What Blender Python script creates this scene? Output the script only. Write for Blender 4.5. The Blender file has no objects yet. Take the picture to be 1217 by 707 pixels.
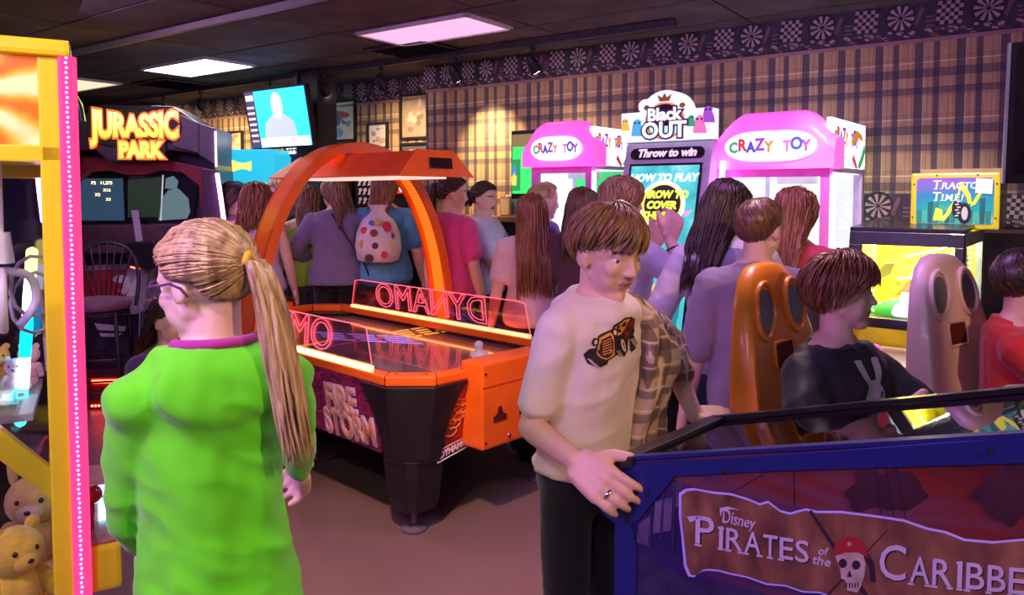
import bpy, bmesh, math, random
import numpy as np
from mathutils import Vector, Matrix, noise
from mathutils.bvhtree import BVHTree
PI = math.pi
R = math.radians
random.seed(7)
S = bpy.context.scene
COL = S.collection
V = Vector

# ------------------------------------------------------------------ camera
F, CH, HZ, PITCH = 900.0, 1.60, 230.0, R(3)
cam = bpy.data.cameras.new('camera')
cam.sensor_width = 36
cam.lens = 36 * F / 1217
cam.shift_y = (HZ + F * math.tan(PITCH) - 353.5) / 1217
cam.clip_start = 0.02
camo = bpy.data.objects.new('camera', cam)
COL.objects.link(camo)
camo.location = (0, 0, CH)
camo.rotation_euler = (PI / 2 - PITCH, 0, 0)
S.camera = camo

def px(u, v, D):
    """world point at depth D seen at photograph pixel u, v (used for planning where things stand)"""
    dx, dy = u - 608.5, v - (HZ + F * math.tan(PITCH))
    c, s = math.cos(PITCH), math.sin(PITCH)
    d = V((dx, F * c - dy * s, -F * s - dy * c))
    d *= D / d.y
    return V((d.x, d.y, d.z + CH))

# ------------------------------------------------------------------ world and exposure
W = bpy.data.worlds.new('world')
S.world = W
W.use_nodes = True
W.node_tree.nodes['Background'].inputs[0].default_value = (0.32, 0.16, 0.6, 1)
W.node_tree.nodes['Background'].inputs[1].default_value = 0.10
S.view_settings.view_transform = 'Standard'
S.view_settings.look = 'None'
S.view_settings.gamma = 1
S.view_settings.use_curve_mapping = False
S.view_settings.exposure = 0.55

def area(name, loc, target, size, power, color, spread=180):
    l = bpy.data.lights.new(name, 'AREA')
    l.shape = 'RECTANGLE'
    l.size, l.size_y = size
    l.energy, l.color = power, color
    l.spread = R(spread)
    o = bpy.data.objects.new(name, l)
    COL.objects.link(o)
    o.location = loc
    o.rotation_euler = (V(target) - V(loc)).to_track_quat('-Z', 'Y').to_euler()
    return o

def spot(name, loc, target, power, color, angle=60, blend=0.6, radius=0.03):
    l = bpy.data.lights.new(name, 'SPOT')
    l.energy, l.color, l.spot_size, l.spot_blend, l.shadow_soft_size = power, color, R(angle), blend, radius
    o = bpy.data.objects.new(name, l)
    COL.objects.link(o)
    o.location = loc
    o.rotation_euler = (V(target) - V(loc)).to_track_quat('-Z', 'Y').to_euler()
    return o

HC = 2.71      # ceiling height
# overhead lamps without fixtures, out of view: inferred sources and added fills
spot('unseen_ceiling_spot', (-1.0, 0.5, HC - 0.12), (-1.05, 1.9, 1.3), 42, (1.0, 0.86, 0.68), 75, 0.7, 0.06)  # added spot, brightens the yellow claw machine
spot('unseen_ceiling_spot', (-0.55, 1.9, HC - 0.12), (-0.35, 3.1, 0.0), 190, (1.0, 0.54, 0.38), 54, 0.6, 0.06)  # added spot, puts warm light on the floor
spot('unseen_ceiling_spot', (1.75, -0.3, HC - 0.12), (0.0, 2.3, 0.3), 120, (1.0, 0.55, 0.26), 78, 0.5, 0.06)
spot('unseen_ceiling_spot', (0.95, 3.2, HC - 0.1), (0.45, 1.9, 1.2), 42, (1.0, 0.72, 0.42), 62, 0.7, 0.05)
area('unseen_area_light', (-1.9, 0.3, HC - 0.1), (-0.6, 2.6, 0.7), (0.5, 1.1), 66, (0.58, 0.22, 1.0))
area('unseen_area_light', (-0.5, -0.6, HC - 0.1), (-0.5, 1.6, 0.9), (0.5, 1.1), 15, (0.85, 0.72, 0.9))
area('unseen_area_light', (0.9, 2.9, HC - 0.06), (0.9, 3.1, 0), (0.9, 0.5), 13, (0.66, 0.34, 1.0))  # added purple fill near the papered wall
area('unseen_area_light', (-2.6, 4.2, HC - 0.06), (-2.0, 4.6, 0), (0.9, 0.5), 18, (0.8, 0.45, 1.0))  # added purple fill over the left side

# ------------------------------------------------------------------ materials
MATS = {}
def mat(name, col=(.5, .5, .5), rough=.5, metal=0.0, emit=None, estr=1.0, var=.10, vscale=12.0, bump=0.0, bscale=80.0,
        alpha=1.0, trans=0.0, ior=1.45, coat=0.0, spec=.5, sheen=0.0):
    if name in MATS:
        return MATS[name]
    m = bpy.data.materials.new(name)
    m.use_nodes = True
    nt = m.node_tree
    b = nt.nodes['Principled BSDF']
    b.inputs['Roughness'].default_value = rough
    b.inputs['Metallic'].default_value = metal
    b.inputs['IOR'].default_value = ior
    b.inputs['Alpha'].default_value = alpha
    b.inputs['Transmission Weight'].default_value = trans
    b.inputs['Coat Weight'].default_value = coat
    b.inputs['Specular IOR Level'].default_value = spec
    b.inputs['Sheen Weight'].default_value = sheen
    tc = nt.nodes.new('ShaderNodeTexCoord')
    n = nt.nodes.new('ShaderNodeTexNoise')
    n.inputs['Scale'].default_value = vscale
    n.inputs['Detail'].default_value = 3
    nt.links.new(tc.outputs['Object'], n.inputs['Vector'])
    r = nt.nodes.new('ShaderNodeValToRGB')
    r.color_ramp.elements[0].position = .3
    r.color_ramp.elements[1].position = .7
    lo = [max(0, c * (1 - var)) for c in col]
    hi = [min(1, c * (1 + var)) for c in col]
    r.color_ramp.elements[0].color = (*lo, 1)
    r.color_ramp.elements[1].color = (*hi, 1)
    nt.links.new(n.outputs['Fac'], r.inputs['Fac'])
    nt.links.new(r.outputs['Color'], b.inputs['Base Color'])
    if emit is not None:
        b.inputs['Emission Color'].default_value = (*emit, 1)
        b.inputs['Emission Strength'].default_value = estr
    if bump:
        n2 = nt.nodes.new('ShaderNodeTexNoise')
        n2.inputs['Scale'].default_value = bscale
        nt.links.new(tc.outputs['Object'], n2.inputs['Vector'])
        bp = nt.nodes.new('ShaderNodeBump')
        bp.inputs['Strength'].default_value = bump
        bp.inputs['Distance'].default_value = .01
        nt.links.new(n2.outputs['Fac'], bp.inputs['Height'])
        nt.links.new(bp.outputs['Normal'], b.inputs['Normal'])
    MATS[name] = m
    return m

def glow(name, col=(1, 1, 1), s=1.0):
    return mat(name, tuple(c * .4 for c in col), .5, emit=col, estr=s, var=.02)

def glass(name, col=(1, 1, 1), refl=.10, rough=.02):
    """thin pane: mostly clear, tinted, with a mirror reflection that grows at grazing angles"""
    if name in MATS:
        return MATS[name]
    m = bpy.data.materials.new(name)
    m.use_nodes = True
    nt = m.node_tree
    nt.nodes.remove(nt.nodes['Principled BSDF'])
    out = nt.nodes['Material Output']
    t = nt.nodes.new('ShaderNodeBsdfTransparent')
    t.inputs[0].default_value = (*col, 1)
    g = nt.nodes.new('ShaderNodeBsdfGlossy')
    g.inputs['Roughness'].default_value = rough
    lw = nt.nodes.new('ShaderNodeLayerWeight')
    lw.inputs['Blend'].default_value = .25
    mr = nt.nodes.new('ShaderNodeMapRange')
    mr.inputs['To Min'].default_value = refl * .5
    mr.inputs['To Max'].default_value = min(1, refl * 6)
    nt.links.new(lw.outputs['Fresnel'], mr.inputs['Value'])
    mx = nt.nodes.new('ShaderNodeMixShader')
    nt.links.new(mr.outputs[0], mx.inputs[0])
    nt.links.new(t.outputs[0], mx.inputs[1])
    nt.links.new(g.outputs[0], mx.inputs[2])
    nt.links.new(mx.outputs[0], out.inputs['Surface'])
    MATS[name] = m
    return m

class NB:
    """small helper for node materials built by hand"""
    def __init__(s, name, rough=.5):
        s.m = bpy.data.materials.new(name)
        s.m.use_nodes = True
        s.nt = s.m.node_tree
        s.b = s.nt.nodes['Principled BSDF']
        s.b.inputs['Roughness'].default_value = rough
        s.tc = s.nt.nodes.new('ShaderNodeTexCoord')
        MATS[name] = s.m
    def link(s, a, b):
        s.nt.links.new(a, b)
    def put(s, sock, v):
        if isinstance(v, (int, float)):
            sock.default_value = v
        elif isinstance(v, (tuple, list)):
            sock.default_value = (*v, 1) if len(v) == 3 and sock.type == 'RGBA' else v
        else:
            s.link(v, sock)
    def node(s, typ, **kw):
        n = s.nt.nodes.new('ShaderNode' + typ)
        for k, v in kw.items():
            setattr(n, k, v)
        return n
    def sep(s, vec=None):
        n = s.node('SeparateXYZ')
        s.link(vec or s.tc.outputs['Object'], n.inputs[0])
        return n.outputs[0], n.outputs[1], n.outputs[2]
    def math(s, op, a, b=0.0, c=None, clamp=False):
        n = s.node('Math', operation=op, use_clamp=clamp)
        s.put(n.inputs[0], a)
        s.put(n.inputs[1], b)
        if c is not None:
            s.put(n.inputs[2], c)
        return n.outputs[0]
    def mix(s, f, a, b):
        n = s.node('Mix', data_type='RGBA')
        s.put(n.inputs[0], f)
        s.put(n.inputs[6], a)
        s.put(n.inputs[7], b)
        return n.outputs[2]
    def stripe(s, x, period, width, phase=0.0):
        """1 inside a stripe of the given width, repeating"""
        a = s.math('ADD', s.math('DIVIDE', x, period), phase)
        f = s.math('FRACT', a)
        return s.math('LESS_THAN', f, width / period)
    def noise(s, scale, detail=3, vec=None, stretch=None, dist=0.0):
        n = s.node('TexNoise')
        n.inputs['Scale'].default_value = scale
        n.inputs['Detail'].default_value = detail
        n.inputs['Distortion'].default_value = dist
        v = vec or s.tc.outputs['Object']
        if stretch:
            mp = s.node('Mapping')
            mp.inputs['Scale'].default_value = stretch
            s.link(v, mp.inputs[0])
            v = mp.outputs[0]
        s.link(v, n.inputs['Vector'])
        return n.outputs['Fac']
    def ramp(s, f, stops):
        n = s.node('ValToRGB')
        while len(n.color_ramp.elements) < len(stops):
            n.color_ramp.elements.new(.5)
        for e, (p, c) in zip(n.color_ramp.elements, stops):
            e.position = p
            e.color = (*c, 1)
        s.link(f, n.inputs[0])
        return n.outputs[0]
    def base(s, c):
        s.put(s.b.inputs['Base Color'], c)
        return s
    def emit(s, c, k):
        s.put(s.b.inputs['Emission Color'], c)
        s.b.inputs['Emission Strength'].default_value = k
        return s
    def bump(s, h, k, dist=.01):
        n = s.node('Bump')
        n.inputs['Strength'].default_value = k
        n.inputs['Distance'].default_value = dist
        s.link(h, n.inputs['Height'])
        s.link(n.outputs[0], s.b.inputs['Normal'])
        return s

# ------------------------------------------------------------------ mesh builder
def rotz(a):
    return Matrix.Rotation(a, 3, 'Z')

class MB:
    def __init__(s):
        s.v, s.f, s.mi, s.cur = [], [], [], 0
    def mat(s, i):
        s.cur = i
        return s
    def add(s, vs, fs):
        o = len(s.v)
        s.v += [tuple(p) for p in vs]
        s.f += [tuple(i + o for i in f) for f in fs]
        s.mi += [s.cur] * len(fs)
        return s
    def box(s, c, size, rot=None):
        c = V(c)
        hx, hy, hz = [k / 2 for k in size]
        vs = [V((x, y, z)) for x in (-hx, hx) for y in (-hy, hy) for z in (-hz, hz)]
        if rot is not None:
            vs = [rot @ p for p in vs]
        return s.add([p + c for p in vs], [(0, 1, 3, 2), (4, 6, 7, 5), (0, 4, 5, 1), (2, 3, 7, 6), (0, 2, 6, 4), (1, 5, 7, 3)])
    def bb(s, a, b):
        """box from corner a to corner b"""
        a, b = V(a), V(b)
        return s.box((a + b) / 2, [abs(k) for k in (b - a)])
    def prism(s, poly, ext):
        """closed polygon (3-D points) pushed along ext"""
        n = len(poly)
        ext = V(ext)
        vs = [V(p) for p in poly] + [V(p) + ext for p in poly]
        return s.add(vs, [tuple(range(n - 1, -1, -1)), tuple(range(n, 2 * n))] + [(i, (i + 1) % n, n + (i + 1) % n, n + i) for i in range(n)])
    def cone(s, p, q, r1, r2, n=14, caps=True):
        p, q = V(p), V(q)
        ax = (q - p).normalized()
        u = ax.orthogonal().normalized()
        w = ax.cross(u)
        vs = []
        for c, r in ((p, r1), (q, r2)):
            vs += [c + (u * math.cos(2 * PI * i / n) + w * math.sin(2 * PI * i / n)) * r for i in range(n)]
        fs = [(i, (i + 1) % n, n + (i + 1) % n, n + i) for i in range(n)]
        if caps:
            fs += [tuple(range(n - 1, -1, -1)), tuple(range(n, 2 * n))]
        return s.add(vs, fs)
    def tube(s, pts, r, n=8, closed=False, flat=1.0, up=None):
        pts = [V(p) for p in pts]
        k = len(pts)
        rs = r if isinstance(r, (list, tuple)) else [r] * k
        vs = []
        prev = V(up) if up else None
        for i, p in enumerate(pts):
            if closed:
                t = pts[(i + 1) % k] - pts[i - 1]
            else:
                t = pts[min(i + 1, k - 1)] - pts[max(i - 1, 0)]
            t = t.normalized() if t.length > 1e-9 else V((0, 0, 1))
            u = prev - t * prev.dot(t) if prev is not None else t.orthogonal()
            if u.length < 1e-6:
                u = t.orthogonal()
            u.normalize()
            w = t.cross(u)
            prev = u
            vs += [p + (u * math.cos(2 * PI * j / n) + w * math.sin(2 * PI * j / n) * flat) * rs[i] for j in range(n)]
        fs = []
        for i in range(k if closed else k - 1):
            a, b = i * n, ((i + 1) % k) * n
            fs += [(a + j, a + (j + 1) % n, b + (j + 1) % n, b + j) for j in range(n)]
        if not closed:
            fs += [tuple(range(n - 1, -1, -1)), tuple(range((k - 1) * n, k * n))]
        return s.add(vs, fs)
    def sph(s, c, r, n=12, m=8, rot=None):
        c = V(c)
        r = (r, r, r) if isinstance(r, (int, float)) else r
        vs = [V((0, 0, -r[2]))]
        for i in range(1, m):
            th = PI * i / m
            for j in range(n):
                a = 2 * PI * j / n
                vs.append(V((r[0] * math.sin(th) * math.cos(a), r[1] * math.sin(th) * math.sin(a), -r[2] * math.cos(th))))
        vs.append(V((0, 0, r[2])))
        fs = [(0, 1 + (j + 1) % n, 1 + j) for j in range(n)]
        for i in range(m - 2):
            a, b = 1 + i * n, 1 + (i + 1) * n
            fs += [(a + j, a + (j + 1) % n, b + (j + 1) % n, b + j) for j in range(n)]
        a = 1 + (m - 2) * n
        fs += [(a + j, a + (j + 1) % n, len(vs) - 1) for j in range(n)]
        if rot is not None:
            vs = [rot @ p for p in vs]
        return s.add([p + c for p in vs], fs)
    def lathe(s, prof, c=(0, 0, 0), n=20):
        c = V(c)
        vs, fs = [], []
        for r, z in prof:
            vs += [c + V((r * math.cos(2 * PI * j / n), r * math.sin(2 * PI * j / n), z)) for j in range(n)]
        for i in range(len(prof) - 1):
            a, b = i * n, (i + 1) * n
            fs += [(a + j, a + (j + 1) % n, b + (j + 1) % n, b + j) for j in range(n)]
        fs += [tuple(range(n - 1, -1, -1)), tuple(range((len(prof) - 1) * n, len(prof) * n))]
        return s.add(vs, fs)
    def loft(s, rings, cap=True):
        n = len(rings[0])
        vs = [p for r in rings for p in r]
        fs = []
        for i in range(len(rings) - 1):
            a, b = i * n, (i + 1) * n
            fs += [(a + j, a + (j + 1) % n, b + (j + 1) % n, b + j) for j in range(n)]
        if cap:
            fs += [tuple(range(n - 1, -1, -1)), tuple(range((len(rings) - 1) * n, len(rings) * n))]
        return s.add(vs, fs)
    def rc(s, p, q, r1, r2, n=10):
        """round cone: limb between two joints"""
        p, q = V(p), V(q)
        ax = q - p
        L = ax.length
        if L < 1e-6:
            return s.sph(p, max(r1, r2), n, 6)
        ax /= L
        u = ax.orthogonal().normalized()
        w = ax.cross(u)
        rings = []
        for c, r, ths in ((p, r1, (-80, -50, -20)), (p.lerp(q, .5), (r1 + r2) / 2, (0,)), (q, r2, (20, 50, 80))):
            for th in ths:
                t = R(th)
                rings.append([c + ax * r * math.sin(t) + (u * math.cos(2 * PI * i / n) + w * math.sin(2 * PI * i / n)) * r * math.cos(t) for i in range(n)])
        return s.loft(rings)
    def mesh(s, name):
        me = bpy.data.meshes.new(name)
        me.from_pydata(s.v, [], s.f)
        return me
    def build(s, name, mats, parent=None, smooth=None, bevel=0.0, loc=None, rot=None, kind=None):
        me = s.mesh(name)
        for m in (mats if isinstance(mats, (list, tuple)) else [mats]):
            me.materials.append(m)
        if s.mi:
            me.polygons.foreach_set('material_index', s.mi)
        bm = bmesh.new()
        bm.from_mesh(me)
        bmesh.ops.recalc_face_normals(bm, faces=bm.faces)
        if bevel:
            es = [e for e in bm.edges if len(e.link_faces) == 2 and e.calc_face_angle(0) > R(30)]
            bmesh.ops.bevel(bm, geom=es, offset=bevel, segments=2, affect='EDGES', profile=.6, clamp_overlap=True)
        bm.to_mesh(me)
        bm.free()
        return put(name, me, parent, smooth, loc, rot, kind)

def put(name, me, parent=None, smooth=None, loc=None, rot=None, kind=None):
    if smooth:
        me.polygons.foreach_set('use_smooth', [True] * len(me.polygons))
        me.set_sharp_from_angle(angle=R(smooth if smooth > 1 else 40))
    o = bpy.data.objects.new(name, me)
    COL.objects.link(o)
    if parent:
        o.parent = parent
    if loc:
        o.location = loc
    if rot:
        o.rotation_euler = rot
    if kind:
        o['kind'] = kind
    return o

def thing(name, label, cat, loc=(0, 0, 0), rz=0.0, group=None):
    o = bpy.data.objects.new(name, None)
    o.empty_display_size = .1
    COL.objects.link(o)
    o.location = loc
    o.rotation_euler = (0, 0, rz)
    return tag(o, label, cat, group)

def tag(o, label, cat=None, group=None):
    o['label'] = label
    if cat:
        o['category'] = cat
    if group:
        o['group'] = group
    return o

def dup(root, loc, rz, label, group=None, scale=None):
    r = root.copy()
    COL.objects.link(r)
    r.location = loc
    r.rotation_euler = (0, 0, rz) if isinstance(rz, (int, float)) else rz
    if scale:
        r.scale = (scale,) * 3
    tag(r, label, None, group)
    for ch in list(root.children):
        c = ch.copy()
        COL.objects.link(c)
        c.parent = r
        for g in ch.children:
            d = g.copy()
            COL.objects.link(d)
            d.parent = c
    return r

def smoothpath(pts, n=6):
    """Catmull-Rom through the points"""
    pts = [V(p) for p in pts]
    out = []
    for i in range(len(pts) - 1):
        p0, p1, p2, p3 = pts[max(i - 1, 0)], pts[i], pts[i + 1], pts[min(i + 2, len(pts) - 1)]
        for k in range(n):
            t = k / n
            out.append(.5 * ((2 * p1) + (p2 - p0) * t + (2 * p0 - 5 * p1 + 4 * p2 - p3) * t * t + (3 * p1 - p0 - 3 * p2 + p3) * t ** 3))
    return out + [pts[-1]]

def fuse(mb, name, voxel, smooth=3, factor=.5):
    """voxel-union all the primitives of a builder into one continuous skin"""
    me = mb.mesh('raw')
    bm = bmesh.new()
    bm.from_mesh(me)
    bmesh.ops.recalc_face_normals(bm, faces=bm.faces)
    bm.to_mesh(me)
    bm.free()
    o = bpy.data.objects.new('raw', me)
    COL.objects.link(o)
    m = o.modifiers.new('remesh', 'REMESH')
    m.mode = 'VOXEL'
    m.voxel_size = voxel
    if smooth:
        m2 = o.modifiers.new('smooth', 'SMOOTH')
        m2.factor = factor
        m2.iterations = smooth
    dg = bpy.context.evaluated_depsgraph_get()
    out = bpy.data.meshes.new_from_object(o.evaluated_get(dg))
    out.name = name
    bpy.data.objects.remove(o)
    bpy.data.meshes.remove(me)
    out.polygons.foreach_set('use_smooth', [True] * len(out.polygons))
    return out

# ------------------------------------------------------------------ lettering
def letters(txt, size, name='lettering', mats=None, parent=None, M=None, ext=.004, bold=0.0, shear=0.0, space=1.0, align='CENTER',
            sx=1.0, outline=0.0, warp=None, kind=None):
    """raised lettering; text lies in local x (right) / z (up), facing -y, mapped by M"""
    c = bpy.data.curves.new(name, 'FONT')
    c.body = txt
    c.size = size
    c.align_x = align
    c.align_y = 'CENTER'
    c.shear = shear
    c.space_character = space
    c.resolution_u = 3
    c.offset = bold
    if outline:
        c.fill_mode = 'NONE'
        c.bevel_depth = outline
        c.bevel_resolution = 1
    else:
        c.extrude = ext / 2
    o = bpy.data.objects.new(name, c)
    COL.objects.link(o)
    dg = bpy.context.evaluated_depsgraph_get()
    me = bpy.data.meshes.new_from_object(o.evaluated_get(dg))
    bpy.data.objects.remove(o)
    me.name = name
    M = M or Matrix.Identity(4)
    for v in me.vertices:
        x, y, z = v.co
        x *= sx
        if warp:
            x, y = warp(x, y)
        v.co = M @ V((x, -z, y))
    me.materials.clear()
    for m in (mats if isinstance(mats, (list, tuple)) else [mats]):
        me.materials.append(m)
    return put(name, me, parent, kind=kind)

def at(loc, rz=0.0, rx=0.0, ry=0.0):
    return Matrix.Translation(V(loc)) @ Matrix.Rotation(rz, 4, 'Z') @ Matrix.Rotation(rx, 4, 'X') @ Matrix.Rotation(ry, 4, 'Y')

def flat2d(mb, poly, M, ext=.003):
    """flat piece of print: 2-D outline in x/z mapped by M, a little thick"""
    pts = [M @ V((x, 0, z)) for x, z in poly]
    e = (M.to_3x3() @ V((0, -ext, 0)))
    mb.prism(pts, e)

def arcpts(cx, cz, r, a0, a1, n=12, rz=None):
    rz = rz or r
    return [(cx + r * math.cos(R(a0 + (a1 - a0) * i / n)), cz + rz * math.sin(R(a0 + (a1 - a0) * i / n))) for i in range(n + 1)]
# ================================================================== SETTING
TW = R(-35.6)                      # the long papered wall runs away to the left
DX, NIN = V((math.cos(TW), math.sin(TW), 0)), V((math.sin(TW), -math.cos(TW), 0))
WA = V((1.84, 4.85, 0))            # a point on the right-hand wall

def pz(u, v, z):
    p = px(u, v, 1.0) - V((0, 0, CH))
    return V((0, 0, CH)) + p * ((z - CH) / p.z)

def plaid(name):
    b = NB(name, .75)
    x, y, z = b.sep()
    tan = b.ramp(b.noise(30, 2, stretch=(1, 1, .15)), [(.3, (.44, .29, .13)), (.7, (.57, .40, .20))])
    navy = (.035, .035, .075)
    c = tan
    sv = b.math('ADD', b.stripe(x, .212, .046, .0), b.stripe(x, .212, .030, .53))
    sh = b.math('ADD', b.stripe(z, .33, .050, .10), b.stripe(z, .33, .040, .40))
    thin = b.math('ADD', b.stripe(x, .106, .006, .36), b.stripe(x, .106, .006, .12))
    thinh = b.math('ADD', b.stripe(z, .11, .006, .3), b.stripe(z, .165, .005, .6))
    c = b.mix(b.math('MULTIPLY', thin, .55), c, (.22, .12, .07))
    c = b.mix(b.math('MULTIPLY', thinh, .5), c, (.22, .12, .07))
    c = b.mix(b.math('MULTIPLY', b.stripe(x, .212, .008, .80), .6), c, (.72, .62, .42))
    c = b.mix(b.math('MULTIPLY', b.stripe(z, .33, .007, .85), .6), c, (.95, .85, .6))
    c = b.mix(b.math('MULTIPLY', sv, .80), c, navy)
    c = b.mix(b.math('MULTIPLY', sh, .62), c, navy)
    b.base(c)
    return b.m

M_PLAID = plaid('plaid_wallpaper')

# floor: speckled dark mauve sheet floor, half glossy
b = NB('speckled_floor', .3)
spk = b.ramp(b.noise(420, 2), [(.42, (.16, .105, .10)), (.58, (.27, .18, .16))])
big = b.noise(1.3, 3)
b.base(b.mix(b.math('MULTIPLY', big, .35), spk, (.14, .09, .10)))
b.put(b.b.inputs['Roughness'], b.math('ADD', b.math('MULTIPLY', b.noise(3, 3), .16), .26))
b.bump(b.noise(300, 2), .05, .002)
fl = MB().bb((-9, -3, -.06), (7, 14, 0)).build('floor', MATS['speckled_floor'], kind='structure')

# ceiling: dark lay-in tiles
M_TILE = mat('dark_ceiling_tile', (.10, .08, .085), .85, var=.35, vscale=3, bump=.4, bscale=160)
M_GRID = mat('black_ceiling_grid', (.02, .017, .018), .6)
ce = MB().bb((-9, -3, HC + .03), (7, 14, HC + .08)).build('ceiling', M_GRID, kind='structure')
tm = MB().box((0, 0, .012), (1.205, .595, .024)).mesh('ceiling_tile')
tm.materials.append(M_TILE)
PC = V((-.54, 5.2, 0))             # a lamp panel sits in one cell of the grid
for i in range(-6, 5):
    for j in range(-5, 6):
        c = PC - DX * (i * 1.22) - NIN * (j * .61)
        if not (3.2 < c.y < 12 and -7.5 < c.x < 3.5):
            continue
        if (c - WA).dot(NIN) < -.2:
            continue
        o = put('ceiling_tile', tm, ce, loc=(c.x, c.y, HC + random.uniform(0, .004)), rot=(0, 0, TW))

# walls
def wall_at(name, local_box, off=0.0, m=M_PLAID):
    a, c = local_box
    o = MB().bb(a, c).build(name, m, kind='structure')
    o.location = WA - NIN * off
    o.rotation_euler = (0, 0, TW)
    return o

wall_r = wall_at('wall_right', ((-3.164, 0, 0), (4.6, .1, HC + .03)))
wall_b = wall_at('wall_back', ((-11, 0, 0), (-3.10, .1, HC + .03)), .3)
pil = wall_at('trim_1', ((-3.164, -.03, 0), (-2.893, 0, HC)))
MB().bb((-9, 12.0, 0), (-6, 12.1, HC + .03)).build('wall_left', M_PLAID, kind='structure')

# wallpaper border with its printed boards
M_BORDER = mat('border_paper', (.05, .042, .06), .7, var=.4, vscale=9)
M_BCREAM = mat('border_cream_print', (.44, .34, .32), .7, var=.25, vscale=40)
M_BDARK = mat('border_dark_print', (.03, .025, .04), .7)
M_BRED = mat('border_brown_print', (.20, .10, .10), .7, var=.3)
M_BLINE = mat('border_edge_print', (.36, .22, .20), .7)

def motif():
    m = MB()
    I = Matrix.Identity(4)
    # dartboard
    m.mat(1)
    flat2d(m, arcpts(.1, .025, .088, 0, 360, 24)[:-1], at((0, -.001, 0)), .0006)
    for k in range(20):
        a = 360 / 20 * k
        m.mat(0 if k % 2 else 1)
        p = arcpts(.1, .025, .072, a, a + 18, 2) + arcpts(.1, .025, .012, a + 18, a, 1)
        flat2d(m, p, at((0, -.0018, 0)), .0006)
    # chess board, tilted
    for i in range(6):
        for j in range(6):
            m.mat(0 if (i + j) % 2 else 1)
            x, z = -.16 + i * .022 + j * .002, -.035 + j * .022 - i * .001
            flat2d(m, [(x, z), (x + .022, z - .001), (x + .024, z + .021), (x + .002, z + .022)], at((0, -.0016, 0)), .0005)
    # shelves and bars left of the board
    m.mat(2)
    for k in range(3):
        flat2d(m, [(-.205, -.04 + k * .025), (-.165, -.04 + k * .025), (-.165, -.03 + k * .025), (-.205, -.03 + k * .025)], at((0, -.0014, 0)), .0005)
    flat2d(m, [(.17, -.02), (.205, .08), (.225, .07), (.19, -.03)], at((0, -.0014, 0)), .0005)
    rnd = random.Random(3)
    # cards, cues and flowers along the foot
    for k in range(26):
        m.mat(0 if rnd.random() < .6 else 2)
        x, z = rnd.uniform(-.21, .2), rnd.uniform(-.098, -.052)
        a, w, h = rnd.uniform(-.5, .5), rnd.uniform(.012, .034), rnd.uniform(.006, .016)
        c, s = math.cos(a), math.sin(a)
        flat2d(m, [(x + c * i * w / 2 - s * j * h / 2, z + s * i * w / 2 + c * j * h / 2) for i, j in ((-1, -1), (1, -1), (1.1, .6), (0, 1.2), (-1, 1))], at((0, -.0022 - k * .00005, 0)), .0005)
    me = m.mesh('border_print')
    for q in (M_BCREAM, M_BDARK, M_BRED):
        me.materials.append(q)
    me.polygons.foreach_set('material_index', m.mi)
    return me

MOTIF = motif()
def border(wall, x0, x1, z0, z1, y=0.0, ph=0.0):
    m = MB().bb((x0, y - .004, z0), (x1, y, z1))
    m.build('border_strip', M_BORDER, wall)
    MB().bb((x0, y - .012, z0 - .022), (x1, y, z0)).build('border_edge', M_BLINE, wall)
    zc = (z0 + z1) / 2
    k = 0
    x = x0 + .22 + ph
    while x < x1 - .2:
        put('border_print', MOTIF, wall, loc=(x, y - .0042, zc))
        x += .44

border(wall_r, -2.893, 2.4, 2.50, 2.71, ph=.05)
border(pil, -3.164, -2.893, 2.50, 2.71, -.03)
put('border_print', MOTIF, pil, loc=(-3.03, -.0342, 2.605))
border(wall_b, -8.6, -3.10, 2.50, 2.71)
border(wall_r, -.9, 2.4, 1.40, 1.60, ph=.16)
M_WAINS = mat('dark_wainscot', (.06, .045, .05), .6, var=.3)
MB().bb((-.9, -.015, 0), (4.6, 0, 1.38)).build('wainscot', M_WAINS, wall_r, bevel=.003)

# dark column by the television
col = MB().box((0, 0, HC / 2), (.30, .22, HC)).build('trim_2', mat('dark_column', (.03, .028, .04), .7, var=.3), kind='structure')
col.location = px(376, 150, 6.95) * V((1, 1, 0))[0] if False else (px(376, 150, 6.95).x, 6.95, 0)
col.rotation_euler = (0, 0, TW)

# ------------------------------------------------------------------ ceiling fixtures
M_WHITE_METAL = mat('white_metal', (.75, .73, .74), .4)
def panel(label, c, e):
    t = thing('ceiling_panel_light', label, 'ceiling light', (c[0], c[1], HC), TW, 'ceiling panel lights')
    m = MB()
    w, d = 1.0, .5
    for a, bb_ in (((-w / 2, -d / 2), (w / 2, -d / 2 + .025)), ((-w / 2, d / 2 - .025), (w / 2, d / 2)), ((-w / 2, -d / 2), (-w / 2 + .025, d / 2)), ((w / 2 - .025, -d / 2), (w / 2, d / 2))):
        m.bb((*a, -.022), (*bb_, 0))
    m.build('frame', M_WHITE_METAL, t)
    MB().bb((-w / 2 + .024, -d / 2 + .024, -.014), (w / 2 - .024, d / 2 - .024, -.002)).build('diffuser', e, t)
    return t
E_WHITE = glow('white_tube_glow', (1.0, .96, .92), 7)
E_PINK = glow('pinkish_tube_glow', (.95, .50, .82), .72)
E_CREAM = glow('cream_tube_glow', (1.0, .78, .55), .75)
panel('pinkish dim ceiling panel light above the air hockey table', (-.54, 5.2), E_PINK)
panel('bright white ceiling panel light near the top left', (-2.75, 6.68), E_WHITE)
panel('dim cream ceiling panel light half hidden behind the yellow claw machine', (-4.45, 7.75), E_CREAM)

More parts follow.
